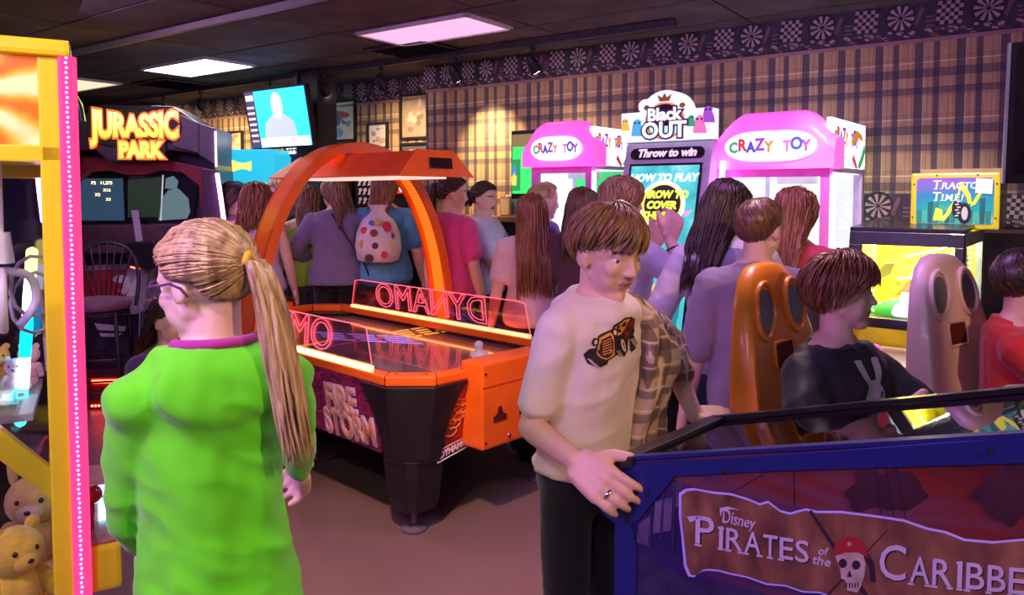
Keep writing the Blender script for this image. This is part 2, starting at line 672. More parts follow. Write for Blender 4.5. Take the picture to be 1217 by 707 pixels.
M_VENT = mat('black_vent_metal', (.025, .022, .025), .5)
def vent(label, u, v):
    p = pz(u, v, HC)
    t = thing('ceiling_vent', label, 'vent', (p.x, p.y, HC), TW, 'ceiling vents')
    m = MB()
    for s in (-1, 1):
        m.bb((-.3, s * .3 - .02, -.015), (.3, s * .3 + .02, 0))
        m.bb((s * .3 - .02, -.3, -.015), (s * .3 + .02, .3, 0))
    m.build('frame', M_VENT, t)
    for k in range(8):
        MB().box((0, -.25 + k * .07, -.008), (.56, .045, .006), Matrix.Rotation(.5, 3, 'X')).build('slat', M_VENT, t)
vent('black square ceiling vent right behind the pinkish panel light', 500, 60)
vent('black square ceiling vent left of the bright white panel light', 210, 100)

def bar_between(name, label, cat, a, c, w, h, m):
    a, c = V(a), V(c)
    L = (c - a).length
    o = MB().box((0, 0, 0), (L, w, h)).build(name, m)
    o.location = (a + c) / 2
    o.rotation_euler = (0, 0, math.atan2((c - a).y, (c - a).x))
    return tag(o, label, cat)
ZT = HC - .03
M_RAIL = mat('grey_ceiling_rail', (.22, .19, .18), .5)
a_, c_ = pz(85, 64, ZT), pz(395, -6, ZT)
bar_between('ceiling_rail', 'thin grey rail crossing the ceiling above the claw machine', 'rail', a_, c_, .035, .04, M_RAIL)
a_, c_ = pz(803, 27, ZT), pz(240, 106, ZT)
far_ = a_ + (c_ - a_) * 1.35
M_TRACK = mat('black_track', (.05, .045, .05), .45)
bar_between('lighting_track', 'long black lighting track carrying small spotlights before the papered wall', 'track', a_, far_, .035, .04, M_TRACK)

M_BLACK = mat('black_metal', (.015, .015, .017), .4)
E_LAMP = glow('halogen_glow', (1.0, .85, .6), 25)
tdir = (c_ - a_).normalized()
def track_head(u, label, aim, power, lit=True, ang=80):
    # where the track passes over column u
    k = (u - 608.5) / F
    s = (k * a_.y - a_.x) / (tdir.x - k * tdir.y)
    p = a_ + tdir * s
    t = thing('track_spotlight', label, 'spotlight', (p.x, p.y, ZT - .02), 0, 'spotlights on the lighting track')
    tgt = V(aim)
    base = V((0, 0, -.13))
    d = (tgt - (p + base)).normalized()
    MB().cone((0, 0, .01), (0, 0, -.035), .022, .022, 10).cone((0, 0, -.03), (0, 0, -.1), .008, .008, 8).build('stem', M_BLACK, t, 40)
    m = MB().cone(base - d * .07, base - d * .02, .022, .04, 14).cone(base - d * .02, base + d * .06, .04, .045, 14)
    m.build('housing', M_BLACK, t, 40)
    MB().cone(base + d * .058, base + d * .063, .036, .036, 14).build('lens', E_LAMP if lit else M_BLACK, t)
    if power:
        spot('track_lamp', p + V((0, 0, -.02)) + base + d * .07, tgt, power, (1.0, .68, .33), ang, .8, .03)

def wallpt(x, z, off=0.0):
    return WA + DX * x - NIN * off + V((0, 0, z))
track_head(633, 'black track spotlight farthest right, below the track end', wallpt(-1.6, 1.9), 10, True, 70)
track_head(541, 'lit track spotlight shining beside the wall corner', wallpt(-2.45, 1.9), 85, True, 75)
track_head(454, 'black track spotlight left of the wall corner, over the framed pictures', wallpt(-3.7, 1.9, .3), 70, True, 85)
track_head(387, 'track spotlight beside the dark column right of the television', wallpt(-4.5, 2.0, .3), 80, True, 85)
track_head(322, 'track spotlight hanging right in front of the television top', wallpt(-5.6, 2.0, .3), 70, True, 80)
track_head(241, 'track spotlight left of the television', wallpt(-6.6, 2.0, .3), 70, True, 80)
track_head(198, 'farthest left track spotlight above the dinosaur shooter cabinet', wallpt(-7.6, 2.0, .3), 60, True, 80)

# ------------------------------------------------------------------ television
M_BEZEL = mat('black_plastic', (.012, .012, .014), .3, coat=.3)
def emitmat(name, col=(1, 1, 1), s=1.0):
    return mat(name, tuple(.3 * c for c in col), .4, emit=col, estr=s, var=.03)
pt = px(332, 140, 6.75)
tv = thing('television', 'wall television showing a man in a suit on blue, tilted down under the ceiling', 'television', (pt.x, pt.y, pt.z), TW)
TM = Matrix.Rotation(R(10), 4, 'X')
def tvbox(name, a, c, m, lab=None):
    bm_ = MB().bb(a, c)
    bm_.v = [tuple(TM @ V(p)) for p in bm_.v]
    o = bm_.build(name, m, tv)
    if lab:
        o['label'] = lab
    return o
tvbox('case', (-.43, -.02, -.27), (.43, .03, .27), M_BEZEL)
tvbox('screen', (-.41, -.024, -.25), (.41, -.018, .25), emitmat('tv_blue', (.02, .42, .95), 2.2))
def tvflat(name, polys, m):
    q = MB()
    for i, p in enumerate(polys):
        flat2d(q, p, TM @ at((0, -.0245 - .0004 * i, 0)), .0006)
    q.build(name, m, tv)
tvflat('ticker_panel', [[(-.41, -.25), (-.28, -.25), (-.28, .25), (-.41, .25)]], emitmat('tv_dark', (.05, .05, .12), 1))
tvflat('ticker_rows', [[(-.40, z), (-.30, z), (-.30, z + .02), (-.40, z + .02)] for z in (-.20, -.15, -.10, -.05, 0, .05, .10)] + [[(-.40, .17), (-.29, .17), (-.29, .22), (-.40, .22)]], emitmat('tv_red_white', (.95, .45, .45), 1.4))
tvflat('shoulders', [[(-.2, -.17), (.24, -.17), (.22, -.04), (.08, .04), (-.04, .04), (-.17, -.04)]], emitmat('tv_suit', (.42, .46, .66), 1.1))
tvflat('face', [arcpts(.02, .11, .075, 0, 360, 18, .115)[:-1], [(-.02, 0), (.06, 0), (.05, .06), (-.01, .06)]], emitmat('tv_face', (1.0, .80, .70), 1.25))
tvflat('banner', [[(-.27, -.25), (.40, -.25), (.40, -.17), (-.27, -.17)]], emitmat('tv_banner', (.9, .95, 1.0), 2.2))
MB().cone((0, .02, 0), (0, .2, .1), .03, .03).cone((0, .2, .1), (0, .2, HC - pt.z - .001), .025, .025).build('bracket', M_BLACK, tv)

# ------------------------------------------------------------------ framed pictures
M_FRAME = mat('black_picture_frame', (.02, .017, .015), .35)
def picture(label, x, z, w, h, paper, blobs, seed=0, frame=M_FRAME):
    p = wallpt(x, z, .3)
    t = thing('framed_picture', label, 'picture', p, TW, 'framed pictures on the back wall')
    m = MB()
    f = .022
    m.bb((-w / 2 - f, -.03, -h / 2 - f), (w / 2 + f, -.001, -h / 2)).bb((-w / 2 - f, -.03, h / 2), (w / 2 + f, -.001, h / 2 + f))
    m.bb((-w / 2 - f, -.03, -h / 2), (-w / 2, -.001, h / 2)).bb((w / 2, -.03, -h / 2), (w / 2 + f, -.001, h / 2))
    m.build('frame', frame, t)
    MB().bb((-w / 2, -.012, -h / 2), (w / 2, -.002, h / 2)).build('print', paper, t)
    rnd = random.Random(seed)
    for col_ in blobs:
        q = MB()
        for k in range(5):
            cx, cz = rnd.uniform(-.3, .3) * w, rnd.uniform(-.36, .36) * h
            rx, rz_ = rnd.uniform(.05, .16) * w, rnd.uniform(.03, .12) * h
            flat2d(q, [(cx + rx * math.cos(a) * (1 + .3 * rnd.random()), cz + rz_ * math.sin(a) * (1 + .3 * rnd.random())) for a in [2 * PI * i / 9 for i in range(9)]], at((0, -.0125 - .0003 * k, 0)), .0004)
        q.build('print_colour', mat('poster_ink_%d_%d_%d' % tuple(int(c * 99) for c in col_), col_, .6), t)
    return t
def wall_xz(u, v, off=.3):
    """along-wall position and height of a pixel on the back wall"""
    k = (u - 608.5) / F
    o = WA - NIN * off
    x = (k * o.y - o.x) / (DX.x - k * DX.y)
    q = o + DX * x
    return x, px(u, v, q.y).z
def picpx(label, u0, v0, u1, v1, paper, blobs, seed):
    xa, za = wall_xz(u0, v0)
    xb, zb = wall_xz(u1, v1)
    um, vm = (u0 + u1) / 2, (v0 + v1) / 2
    xm, zm = wall_xz(um, vm)
    h = (v1 - v0) / F * px(um, vm, 1).y * ((WA - NIN * .3 + DX * xm).y)
    return picture(label, xm, zm, abs(xb - xa) - .04, h - .04, paper, blobs, seed)
PAPER = mat('poster_paper', (.72, .70, .68), .6)
DUSKP = mat('poster_tan', (.34, .27, .20), .6)
ORNGP = mat('poster_sunset', (.62, .42, .30), .6, var=.5, vscale=5)
picpx('framed colour poster right of the dark column', 391, 120, 425, 168, PAPER, [(.55, .12, .12), (.1, .2, .5), (.2, .4, .6)], 1)
picpx('small framed white print between the two large framed pictures', 439, 146, 463, 177, PAPER, [(.6, .4, .3), (.3, .3, .4)], 2)
picpx('framed brown sketch poster nearest the wall corner', 478, 112, 511, 165, DUSKP, [(.5, .42, .33), (.2, .16, .13)], 3)
picpx('framed dark grey poster below the brown sketch poster', 478, 170, 511, 200, mat('poster_dark', (.10, .10, .12), .5), [(.6, .2, .15), (.4, .4, .45)], 4)
picpx('framed sunset landscape picture left of the television', 257, 157, 291, 181, ORNGP, [(.75, .6, .5), (.3, .2, .18)], 5)
picpx('framed white picture just above the dinosaur cabinet', 213, 138, 234, 158, PAPER, [(.3, .5, .6)], 6)

# black-edged television hung at the far right
pr = px(1222, 130, 3.1)
t = thing('wall_screen', 'black wall screen with a thin silver edge, cut by the right edge of the picture', 'television', (pr.x, pr.y, pr.z), R(-28))
sm = Matrix.Rotation(R(8), 4, 'X')
def skew(bm_):
    bm_.v = [tuple(sm @ V(p)) for p in bm_.v]
    return bm_
skew(MB().bb((-.07, -.02, -.3), (.75, .04, .27))).build('case', M_BEZEL, t)
skew(MB().bb((-.08, -.025, -.3), (-.07, .02, .27))).build('silver_edge', mat('silver_trim', (.6, .58, .62), .3, metal=.8), t)
skew(MB().bb((-.05, -.024, -.26), (.72, -.019, .25))).build('screen', mat('dark_screen', (.02, .012, .012), .12), t)
# ================================================================== PEOPLE: builder
def skinmat(name, col):
    if name in MATS:
        return MATS[name]
    b = NB(name, .5)
    n = b.noise(14, 3)
    lo = tuple(c * .93 for c in col)
    b.base(b.ramp(n, [(.35, lo), (.65, col)]))
    b.b.inputs['Subsurface Weight'].default_value = .12
    b.b.inputs['Subsurface Radius'].default_value = (.02, .008, .005)
    b.b.inputs['Subsurface Scale'].default_value = .4
    b.bump(b.noise(220, 2), .04, .002)
    return b.m

def hairmat(name, a, c, rough=.38):
    if name in MATS:
        return MATS[name]
    b = NB(name, rough)
    n = b.noise(60, 3, stretch=(1, 1, .12))
    b.base(b.ramp(n, [(.3, a), (.7, c)]))
    b.b.inputs['Specular IOR Level'].default_value = .6
    b.bump(b.noise(110, 2, stretch=(1, 1, .08)), .35, .004)
    return b.m

def cloth(name, col=(.5, .5, .5), rough=.85, var=.12, weave=500, sheen=.25):
    return mat(name, col, rough, var=var, vscale=7, bump=.12, bscale=weave, sheen=sheen)

TOR = [  # along the spine (of H, from the pelvis): half width, half depth, shift back/forward
    (-.055, .062, .055, .0), (-.02, .090, .068, -.004), (.03, .094, .068, -.004), (.10, .078, .055, .0), (.16, .085, .060, .004),
    (.215, .097, .066, .004), (.25, .103, .063, .0), (.278, .094, .052, -.004), (.297, .065, .042, -.006), (.312, .040, .036, -.006)]

def tor(s, fem):
    t = TOR
    for i in range(len(t) - 1):
        if t[i][0] <= s <= t[i + 1][0]:
            break
    else:
        i = 0 if s < t[0][0] else len(t) - 2
    k = min(1, max(0, (s - t[i][0]) / (t[i + 1][0] - t[i][0])))
    k = k * k * (3 - 2 * k)
    a = [t[i][j] + (t[i + 1][j] - t[i][j]) * k for j in (1, 2, 3)]
    if fem:
        a[0] *= 1 + .07 * math.exp(-((s - .0) / .05) ** 2) - .05 * math.exp(-((s - .11) / .05) ** 2)
        b_ = .018 * math.exp(-((s - .205) / .035) ** 2)
        a[1] += b_ * .6
        a[2] += b_ * .5
    return a

def ik(Sx, T, a, b_, pole):
    d = T - Sx
    L = min(d.length, (a + b_) * .995)
    d.normalize()
    x = (a * a - b_ * b_ + L * L) / (2 * L)
    h = math.sqrt(max(0, a * a - x * x))
    p = V(pole)
    p = p - d * p.dot(d)
    p.normalize()
    return Sx + d * x + p * h, Sx + d * L

def add_hand(mb, wr, d, n, side, H, curl=25, spread=1.0, thumb=None, thick=1.0):
    """palm, four fingers of unequal length with bent knuckles, thumb from the side of the palm. d: pointing direction, n: back of the hand,
    side: +1/-1 which way the thumb lies along d x n"""
    d = V(d).normalized()
    n = V(n)
    n = (n - d * n.dot(d)).normalized()
    s = d.cross(n) * side            # towards the thumb
    L = .108 * H
    w = L * .23
    a = wr + d * L * .10
    for k in (-1.35, -.45, .45, 1.35):     # palm: four metacarpal bars fused together
        mb.rc(a + s * w * .55 * k * .8, wr + d * L * .5 + s * w * .62 * k, L * .125 * thick, L * .105 * thick, 8)
    tips = []
    for i, (k, ln) in enumerate(((1.45, .44), (.5, .50), (-.45, .46), (-1.4, .36))):
        p = wr + d * L * .53 + s * w * .62 * k
        dd = (d + s * .10 * spread * k).normalized()
        c = R(curl * (1 + .12 * i))
        r = L * .078 * thick
        k0 = None
        for seg, (fr, bend) in enumerate(((.45, .55), (.30, 1.0), (.25, .8))):
            c_ = c * bend
            ax = s
            dd = (Matrix.Rotation(-c_ * side * 1, 3, ax) @ dd)
            if dd.dot(-n) < 0 and curl > 0 and seg == 0:
                dd = (Matrix.Rotation(2 * c_ * side, 3, ax) @ dd)
            q = p + dd * L * ln * fr
            mb.rc(p, q, r, r * .9, 7)
            if seg == 0:
                k0 = (p.copy(), q.copy(), r)
            p, r = q, r * .9
        tips.append((p, dd, r, k0))
    tp = wr + d * L * .20 + s * w * .95
    td = V(thumb).normalized() if thumb is not None else (d * .75 + s * .62 - n * .25).normalized()
    m1 = tp + td * L * .24
    mb.rc(tp - s * w * .3, m1, L * .12 * thick, L * .095 * thick, 8)
    td2 = (td * .9 + d * .35).normalized()
    mb.rc(m1, m1 + td2 * L * .22, L * .09 * thick, L * .075 * thick, 8)
    return tips

CRC, CRR = V((0, -.06, .12)), V((.335, .42, .375))
def scalp(th, ph, off=0.0):
    """point on the skull: th from the crown in degrees, ph azimuth (0 = face, +90 = its right)"""
    t, p = R(th), R(ph)
    e = V((math.sin(t) * math.sin(p), math.sin(t) * math.cos(p), math.cos(t)))
    return CRC + V((e.x * CRR.x, e.y * CRR.y, e.z * CRR.z)) + e * off

def hairline(ph, front=58, side=96, back=135):
    a = abs((ph + 180) % 360 - 180)
    pts = [(0, front), (35, front + 3), (62, side - 18), (80, side), (100, side + 6), (125, back - 8), (180, back)]
    for (a0, v0), (a1, v1) in zip(pts, pts[1:]):
        if a <= a1:
            return v0 + (v1 - v0) * (a - a0) / (a1 - a0)
    return back

def add_head(mb, M, hh, ear=True, mouth=0.0):
    """head modelled in head units (height 1), mapped by M"""
    def E(c, r):
        q = MB().sph(c, r, 18, 12)
        mb.add([M @ V(p) for p in q.v], q.f)
    def C(p, q, a, b_):
        t = MB().rc(p, q, a, b_, 10)
        mb.add([M @ V(k) for k in t.v], t.f)
    E(CRC, CRR)
    E((0, .075, -.08), (.265, .275, .37))
    E((0, .10, -.26), (.235, .205, .20))
    C((-.17, .02, -.22), (-.05, .21, -.42), .10, .075)
    C((.17, .02, -.22), (.05, .21, -.42), .10, .075)
    E((0, .245, -.425), (.075, .07, .065))
    C((0, .335, .03), (0, .395, -.115), .030, .038)
    E((0, .395, -.125), (.044, .048, .040))
    for s in (-1, 1):
        E((s * .048, .358, -.138), (.032, .045, .030))
        E((s * .15, .225, -.10), (.11, .095, .10))
        E((s * .12, .175, -.21), (.125, .12, .15))
        C((s * .07, .300, .085), (s * .215, .235, .075), .045, .042)
        # eyelids around the eyeball
        for a in range(-2, 3):
            x = s * .145 + a * .028
            y = .307 - .045 * (a * s * .5 + .3) ** 2 - .006 * abs(a)
            E((x, y + .001, .040 - .008 * a * a * .5), (.024, .026, .021))
            E((x, y - .008, -.036 + .006 * a * a * .5), (.023, .022, .017))
        if ear:
            E((s * .335, -.055, -.035), (.035, .085, .125))
            E((s * .315, -.02, -.10), (.04, .05, .06))
    C((-.075, .312, -.237), (0, .332, -.228), .022, .027)
    C((.075, .312, -.237), (0, .332, -.228), .022, .027)
    C((-.055, .308, -.285 - mouth), (.055, .308, -.285 - mouth), .028, .028)

class Locks:
    def __init__(s, seed=1, fine=True):
        s.fine = fine
        s.mb = MB()
        s.r = random.Random(seed)
    def lock(s, pts, w, flat=.5, n=5, sub=3, up=None):
        p = smoothpath(pts, sub if s.fine else 2)
        n = n if s.fine else 4
        k = len(p)
        rs = [w * (0.55 + .45 * min(1, i / (k * .25))) * (1.0 if i < k * .6 else max(.06, 1 - (i - k * .6) / (k * .4))) for i in range(k)]
        s.mb.tube(p, rs, n, flat=flat, up=up)
    def cap(s, off=.045, front=58, side=96, back=135, nph=32, nth=9):
        vs, fs = [], []
        for j in range(nph):
            ph = -180 + 360 * j / nph
            tm_ = hairline(ph, front, side, back)
            for i in range(nth + 1):
                th = tm_ * i / nth
                o = off * (1 - .9 * (i / nth) ** 3)
                vs.append(scalp(max(th, .5), ph, o))
        m = nth + 1
        for j in range(nph):
            a, b_ = j * m, ((j + 1) % nph) * m
            fs += [(a + i, a + i + 1, b_ + i + 1, b_ + i) for i in range(nth)]
        s.mb.add(vs, fs)
    # ---- styles (all in head units)
    def short(s, n=160, ln=50, off=.07, fringe=78, whorl=-25, w=.03, over=8, front=58, side=108, back=153):
        s.cap(min(.05, off), front, side, back)
        r = s.r
        for i in range(n):
            ph = r.uniform(-180, 180)
            a = abs(ph)
            tmax = (fringe if a < 60 else (fringe + side) / 2 if a < 85 else hairline(ph, front, side, back)) + r.uniform(-6, over)
            t1 = r.uniform(.35, 1) * tmax if i % 3 else tmax
            t0 = max(2, t1 - ln * r.uniform(.7, 1.2))
            dr = whorl * r.uniform(.4, 1.2)
            o = off * r.uniform(.75, 1.25)
            pts = [scalp(t0 + (t1 - t0) * k / 4, ph + dr * (k / 4 - 1), o * (.7 + .1 * k) * (1 if k < 4 else .85) * (1 if a < 60 else 1 - .8 * (t0 + (t1 - t0) * k / 4) / tmax)) for k in range(5)]
            s.lock(pts, w * r.uniform(.8, 1.3))
    def swept(s, n=220, fringe=86, side=122, back=150, w=.036, off=.08, lift=0.0, sweep=70):
        """longish boy's hair: combed from the crown forward and to one side, over the ears"""
        s.cap(.04, 62, 104, 138)
        r = s.r
        for i in range(n):
            ph = r.uniform(-180, 180)
            a = abs(ph)
            tm_ = (fringe if a < 50 else fringe + (side - fringe) * (a - 50) / 40 if a < 90 else side + (back - side) * min(1, (a - 90) / 50))
            t1 = tm_ * (1 if i % 2 else r.uniform(.5, 1)) + r.uniform(-13, 11)
            t0 = max(3, t1 - r.uniform(45, 85))
            dr = sweep * r.uniform(.5, 1.1) * (1 if a < 70 else .35)
            o = off * r.uniform(.7, 1.35) * (1 if a < 95 else .75)
            pts = []
            for k in range(6):
                f = k / 5
                pts.append(scalp(t0 + (t1 - t0) * f, ph + dr * (f - 1) * .8, o * (.8 + .5 * math.sin(f * PI) + lift * f) * (1 if k < 5 else r.uniform(.6, 1.5)) ))
            s.lock(pts, w * r.uniform(.7, 1.3))
    def long(s, n=200, length=1.9, w=.036, off=.06, part=0.0, wave=0.0, y_end=-.56, half=.42, taper=.75, side=98, fwd=0.0, phmin=52):
        s.cap(.055, 62, 92, 140)
        r = s.r
        for i in range(n):
            sgn = 1 if r.random() < .5 else -1
            ph1 = sgn * r.uniform(phmin, 180)
            st = r.uniform(0, 1)
            p0 = V((part + sgn * .015, .26 - .62 * st, 0))
            a0 = scalp(8 + 46 * abs(1 - 2 * st * .8), 0 if st < .55 else 180, off)
            a0.x += part + sgn * .02
            b1 = scalp(side + r.uniform(-8, 8), ph1, off * r.uniform(.8, 1.3))
            mid = (a0 + b1) / 2
            e = V(((mid.x - CRC.x) / CRR.x, (mid.y - CRC.y) / CRR.y, (mid.z - CRC.z) / CRR.z))
            e.normalize()
            mid = CRC + V((e.x * CRR.x, e.y * CRR.y, e.z * CRR.z)) + e * off * r.uniform(1, 1.4)
            ends = [a0, mid, b1]
            L = length * r.uniform(.82, 1.0)
            x, y = b1.x, b1.y
            k_ = 5
            pw = r.uniform(0, 6.28)
            for k in range(1, k_ + 1):
                f = k / k_
                yy = y + (y_end + r.uniform(-.03, .06) - y) * min(1, f * 1.9) + fwd * f
                xx = max(-half, min(half, x * (1 - (1 - taper) * f))) + wave * math.sin(pw + f * 9) * .6
                ends.append(V((xx, yy + wave * math.cos(pw * 2 + f * 8) * .5, b1.z - L * f)))
            s.lock(ends, w * r.uniform(.8, 1.3), .45)
    def pony(s, n=150, tie=(0, -.50, .16), length=1.5, w=.028, tail=90, drift=(0, -.02), spread=.12, off=.05, wave=.0, tw=.026):
        s.cap(.04, 60, 97, 140)
        r = s.r
        T = V(tie)
        for i in range(n):
            ph = r.uniform(-180, 180)
            t0 = hairline(ph, 59, 97, 140) - (0 if i % 2 else r.uniform(0, 45))
            a0 = scalp(t0, ph, .015 if i % 2 == 0 else .03)
            pts = [a0]
            for k in (.25, .5, .75):
                q = a0.lerp(T, k)
                e = V(((q.x - CRC.x) / CRR.x, (q.y - CRC.y) / CRR.y, (q.z - CRC.z) / CRR.z))
                e.normalize()
                pts.append(CRC + V((e.x * CRR.x, e.y * CRR.y, e.z * CRR.z)) + e * off * r.uniform(.85, 1.15))
            pts.append(T + V((r.uniform(-.03, .03), .02, r.uniform(-.03, .03))))
            s.lock(pts, w * r.uniform(.8, 1.3), .4)
        for i in range(tail):
            a = r.uniform(0, 2 * PI)
            q = math.sqrt(r.random())
            ox, oy = math.cos(a) * q, math.sin(a) * q
            L = length * (1 - .35 * r.random() ** 2)
            pw = r.uniform(0, 6.28)
            pts = [T + V((ox * .03, 0.0, oy * .04))]
            for f, out in ((.06, .09), (.18, .14), (.38, .15), (.6, .14), (.8, .13), (1, .12)):
                sp = spread * (.75 + .5 * math.sin(min(1, f * 1.3) * PI * .6))
                pts.append(T + V((drift[0] * f + ox * sp + wave * math.sin(pw + f * 8), -out + drift[1] * f + oy * sp * .8, .03 - L * f + oy * .02 + (.05 if f < .1 else 0))))
            s.lock(pts, tw * r.uniform(.8, 1.4), .6)

def person(label, at_, yaw, H, w=1.0, fem=False, head=(0, 0, 0), lean=0.0, side=0.0, twist=0.0, arms=(None, None), sit=None, skin=None,
           hair=None, top=None, bottom=None, shoes=None, lod=.008, under=None, seed=1, group=None, hh=None, mouth=0.0, z0=0.0, eye=(.12, .2, .3),
           leg_spread=1.0, hood=False):
    root = thing('person', label, 'person', (at_[0], at_[1], z0), R(yaw), group)
    H = H * 1.012
    rnd = random.Random(seed)
    hh = (hh or .142) * H
    zp = sit['z'] if sit else .525 * H
    Rl = Matrix.Rotation(R(-lean), 3, 'X') @ Matrix.Rotation(R(side), 3, 'Y')
    up = Rl @ V((0, 0, 1))
    Xr = Rl @ Matrix.Rotation(R(twist), 3, 'Z') @ V((1, 0, 0))
    Fw = up.cross(Xr)
    X0 = V((1, 0, 0))
    pel = V((0, 0, zp))
    def sp(s):
        return pel + up * s * H * (1.0 if s < .1 else 1.0 + .045 * min(1, (s - .1) / .12))
    def ring(s, grow=0.0, k=1.0, n=22):
        a, d, sh = tor(s, fem)
        f = min(1, max(0, s / .25))
        xr = (X0 * (1 - f) + Xr * f).normalized()
        fw = up.cross(xr)
        c = sp(s) + fw * sh * H
        a, d = a * H * w * k + grow, d * H * (w * .6 + .4) * k + grow
        out = []
        for j in range(n):
            t = 2 * PI * j / n
            cx, sx_ = math.cos(t), math.sin(t)
            out.append(c + xr * a * math.copysign(abs(cx) ** .85, cx) + fw * d * math.copysign(abs(sx_) ** .85, sx_))
        return out
    # ---- joints
    nb = sp(.295)
    Rh = Matrix.Rotation(R(head[0]), 3, 'Z') @ Matrix.Rotation(R(-head[1]), 3, 'X') @ Matrix.Rotation(R(head[2]), 3, 'Y')
    upn = (up * .75 + V((0, 0, .25)))
    hc = nb + upn * (.475 * H - .320 * H - hh * .5 + .0) + Rh @ V((0, .10 * hh, 0)) - V((0, .03 * hh, 0))
    hc += Rh @ V((0, 0, 0))
    MH = Matrix.Translation(hc) @ (Rh.to_4x4()) @ Matrix.Diagonal((hh, hh, hh, 1))
    sh = {s: sp(.250) + Xr * s * .098 * H * w - Fw * .006 * H for s in (-1, 1)}
    el, wr = {}, {}
    ua, fa = .168 * H, .142 * H
    Wm = rotz(-R(yaw))
    arms = [dict(a) if a else {} for a in arms]
    for a in arms:
        for k_ in ('dir', 'back', 'pole', 'thumb'):
            if 'w' + k_ in a:
                a[k_] = Wm @ V(a['w' + k_])
    for s, a in zip((1, -1), arms):
        T = (Wm @ (V(a['world']) - V((at_[0], at_[1], z0)))) if 'world' in a else V(a.get('wrist', (s * .155 * w, .03, .475))) * H
        el[s], wr[s] = ik(sh[s], T, ua, fa, a.get('pole', (s * .35, -1, -.1)))
    legs = {}
    for s in (-1, 1):
        hp = pel + V((s * .050 * H * w, 0, -.015 * H))
        if sit:
            kn = hp + V((s * .05 * H, .235 * H, sit.get('knee', .02) * H))
            an = kn + V((0, sit.get('shin', .12) * H, -.22 * H))
        else:
            kn = V((s * .054 * H * leg_spread, .012 * H, .280 * H))
            an = V((s * .058 * H * leg_spread, -.014 * H, .045 * H))
        legs[s] = (hp, kn, an)
    # ---- the body: one continuous skin
    mb = MB()
    mb.loft([ring(s, 0, .88) for s in (-.05, -.02, .03, .10, .16, .215, .25, .278, .297, .312)])
    mb.rc(nb - upn * .03 * H, hc + (MH.to_3x3() @ V((0, -.10, -.22))), hh * .235, hh * .215, 14)
    mb.rc(nb - upn * .035 * H, nb + upn * .012 * H, hh * .28, hh * .22, 14)
    add_head(mb, MH, hh, mouth=mouth)
    tips = {}
    for s, a in zip((1, -1), arms):
        a = a or {}
        mb.rc(sp(.270) + Xr * s * .045 * H, sh[s], .029 * H, .030 * H, 12)
        mb.rc(sh[s], el[s], .029 * H * (w * .6 + .4), .024 * H * (w * .6 + .4), 12)
        mid = el[s].lerp(wr[s], .3)
        mb.rc(el[s], mid, .0235 * H * (w * .5 + .5), .0245 * H * (w * .5 + .5), 12)
        mb.rc(mid, wr[s], .0245 * H * (w * .5 + .5), .0155 * H, 12)
        d = a.get('dir')
        d = V(d) if d is not None else (wr[s] - el[s]).normalized()
        n = a.get('back')
        n = V(n) if n is not None else V((s * 1, 0.1, .2))
        tips[s] = add_hand(mb, wr[s], d, n, a.get('thumb_side', -s), H, a.get('curl', 25), a.get('spread', 1), a.get('thumb'), 1.0 if lod < .0065 else 1.05)
    for s in (-1, 1):
        hp, kn, an = legs[s]
        q = .84 if bottom and bottom.get('kind') != 'shorts' else .95
        mb.rc(hp, kn, .052 * H * w * q, .033 * H * q, 12)
        m_ = kn.lerp(an, .3) - V((0, .008 * H, 0))
        mb.rc(kn, m_, .033 * H * q, .034 * H * q, 12)
        mb.rc(m_, an, .034 * H * q, .021 * H, 12)
        mb.rc(an, an + V((0, .08 * H, -.028 * H)), .021 * H, .014 * H, 8)
    me = fuse(mb, 'body', lod, 3 if lod > .006 else 7)
    nf = len(me.polygons)
    co = np.empty(nf * 3)
    me.polygons.foreach_get('center', co)
    co = co.reshape(-1, 3)
    Mi = np.array(MH.inverted())
    h = co @ Mi[:3, :3].T + Mi[:3, 3]
    mi = np.zeros(nf, int)
    lip = (np.abs(h[:, 0]) < .10 - .5 * np.abs(h[:, 2] + .255)) & (h[:, 2] > -.315 - mouth) & (h[:, 2] < -.207) & (h[:, 1] > .29)
    mi[lip] = 1
    bz = h[:, 2] - (.105 - .55 * (np.abs(h[:, 0]) - .13) ** 2 * 4)
    mi[(np.abs(h[:, 0]) > .055) & (np.abs(h[:, 0]) < .235) & (np.abs(bz) < .018) & (h[:, 1] > .18)] = 2
    slit = (np.abs(h[:, 0]) < .085) & (np.abs(h[:, 2] + .258 + mouth * .5) < .008 + mouth * .55) & (h[:, 1] > .27)
    mi[slit] = 3
    me.polygons.foreach_set('material_index', mi.astype(np.int32))
    sk = skin or skinmat('fair_skin', (.74, .47, .36))
    for m in (sk, mat('lip_skin', (.55, .24, .22), .4), hair['brow'] if hair and 'brow' in hair else mat('brow_hair', (.10, .055, .03), .7), mat('mouth_line', (.16, .05, .05), .6)):
        me.materials.append(m)
    body = put('body', me, root)
    # eyes
    for s in (-1, 1):
        e = MB()
        c = MH @ V((s * .145, .240, .003))
        e.sph((0, 0, 0), .062 * hh, 14, 10, Matrix.Rotation(-PI / 2, 3, 'X'))
        me2 = e.mesh('eye')
        for m in (mat('eye_white', (.80, .76, .74), .25), mat('iris_%d_%d_%d' % tuple(int(k * 99) for k in eye), eye, .25), mat('pupil', (.01, .01, .01), .2)):
            me2.materials.append(m)
        for p in me2.polygons:
            q = p.center.normalized().y
            p.material_index = 2 if q > .965 else 1 if q > .84 else 0
        o = put('eye', me2, root, 60)
        o.matrix_local = Matrix.Translation(c) @ Rh.to_4x4()
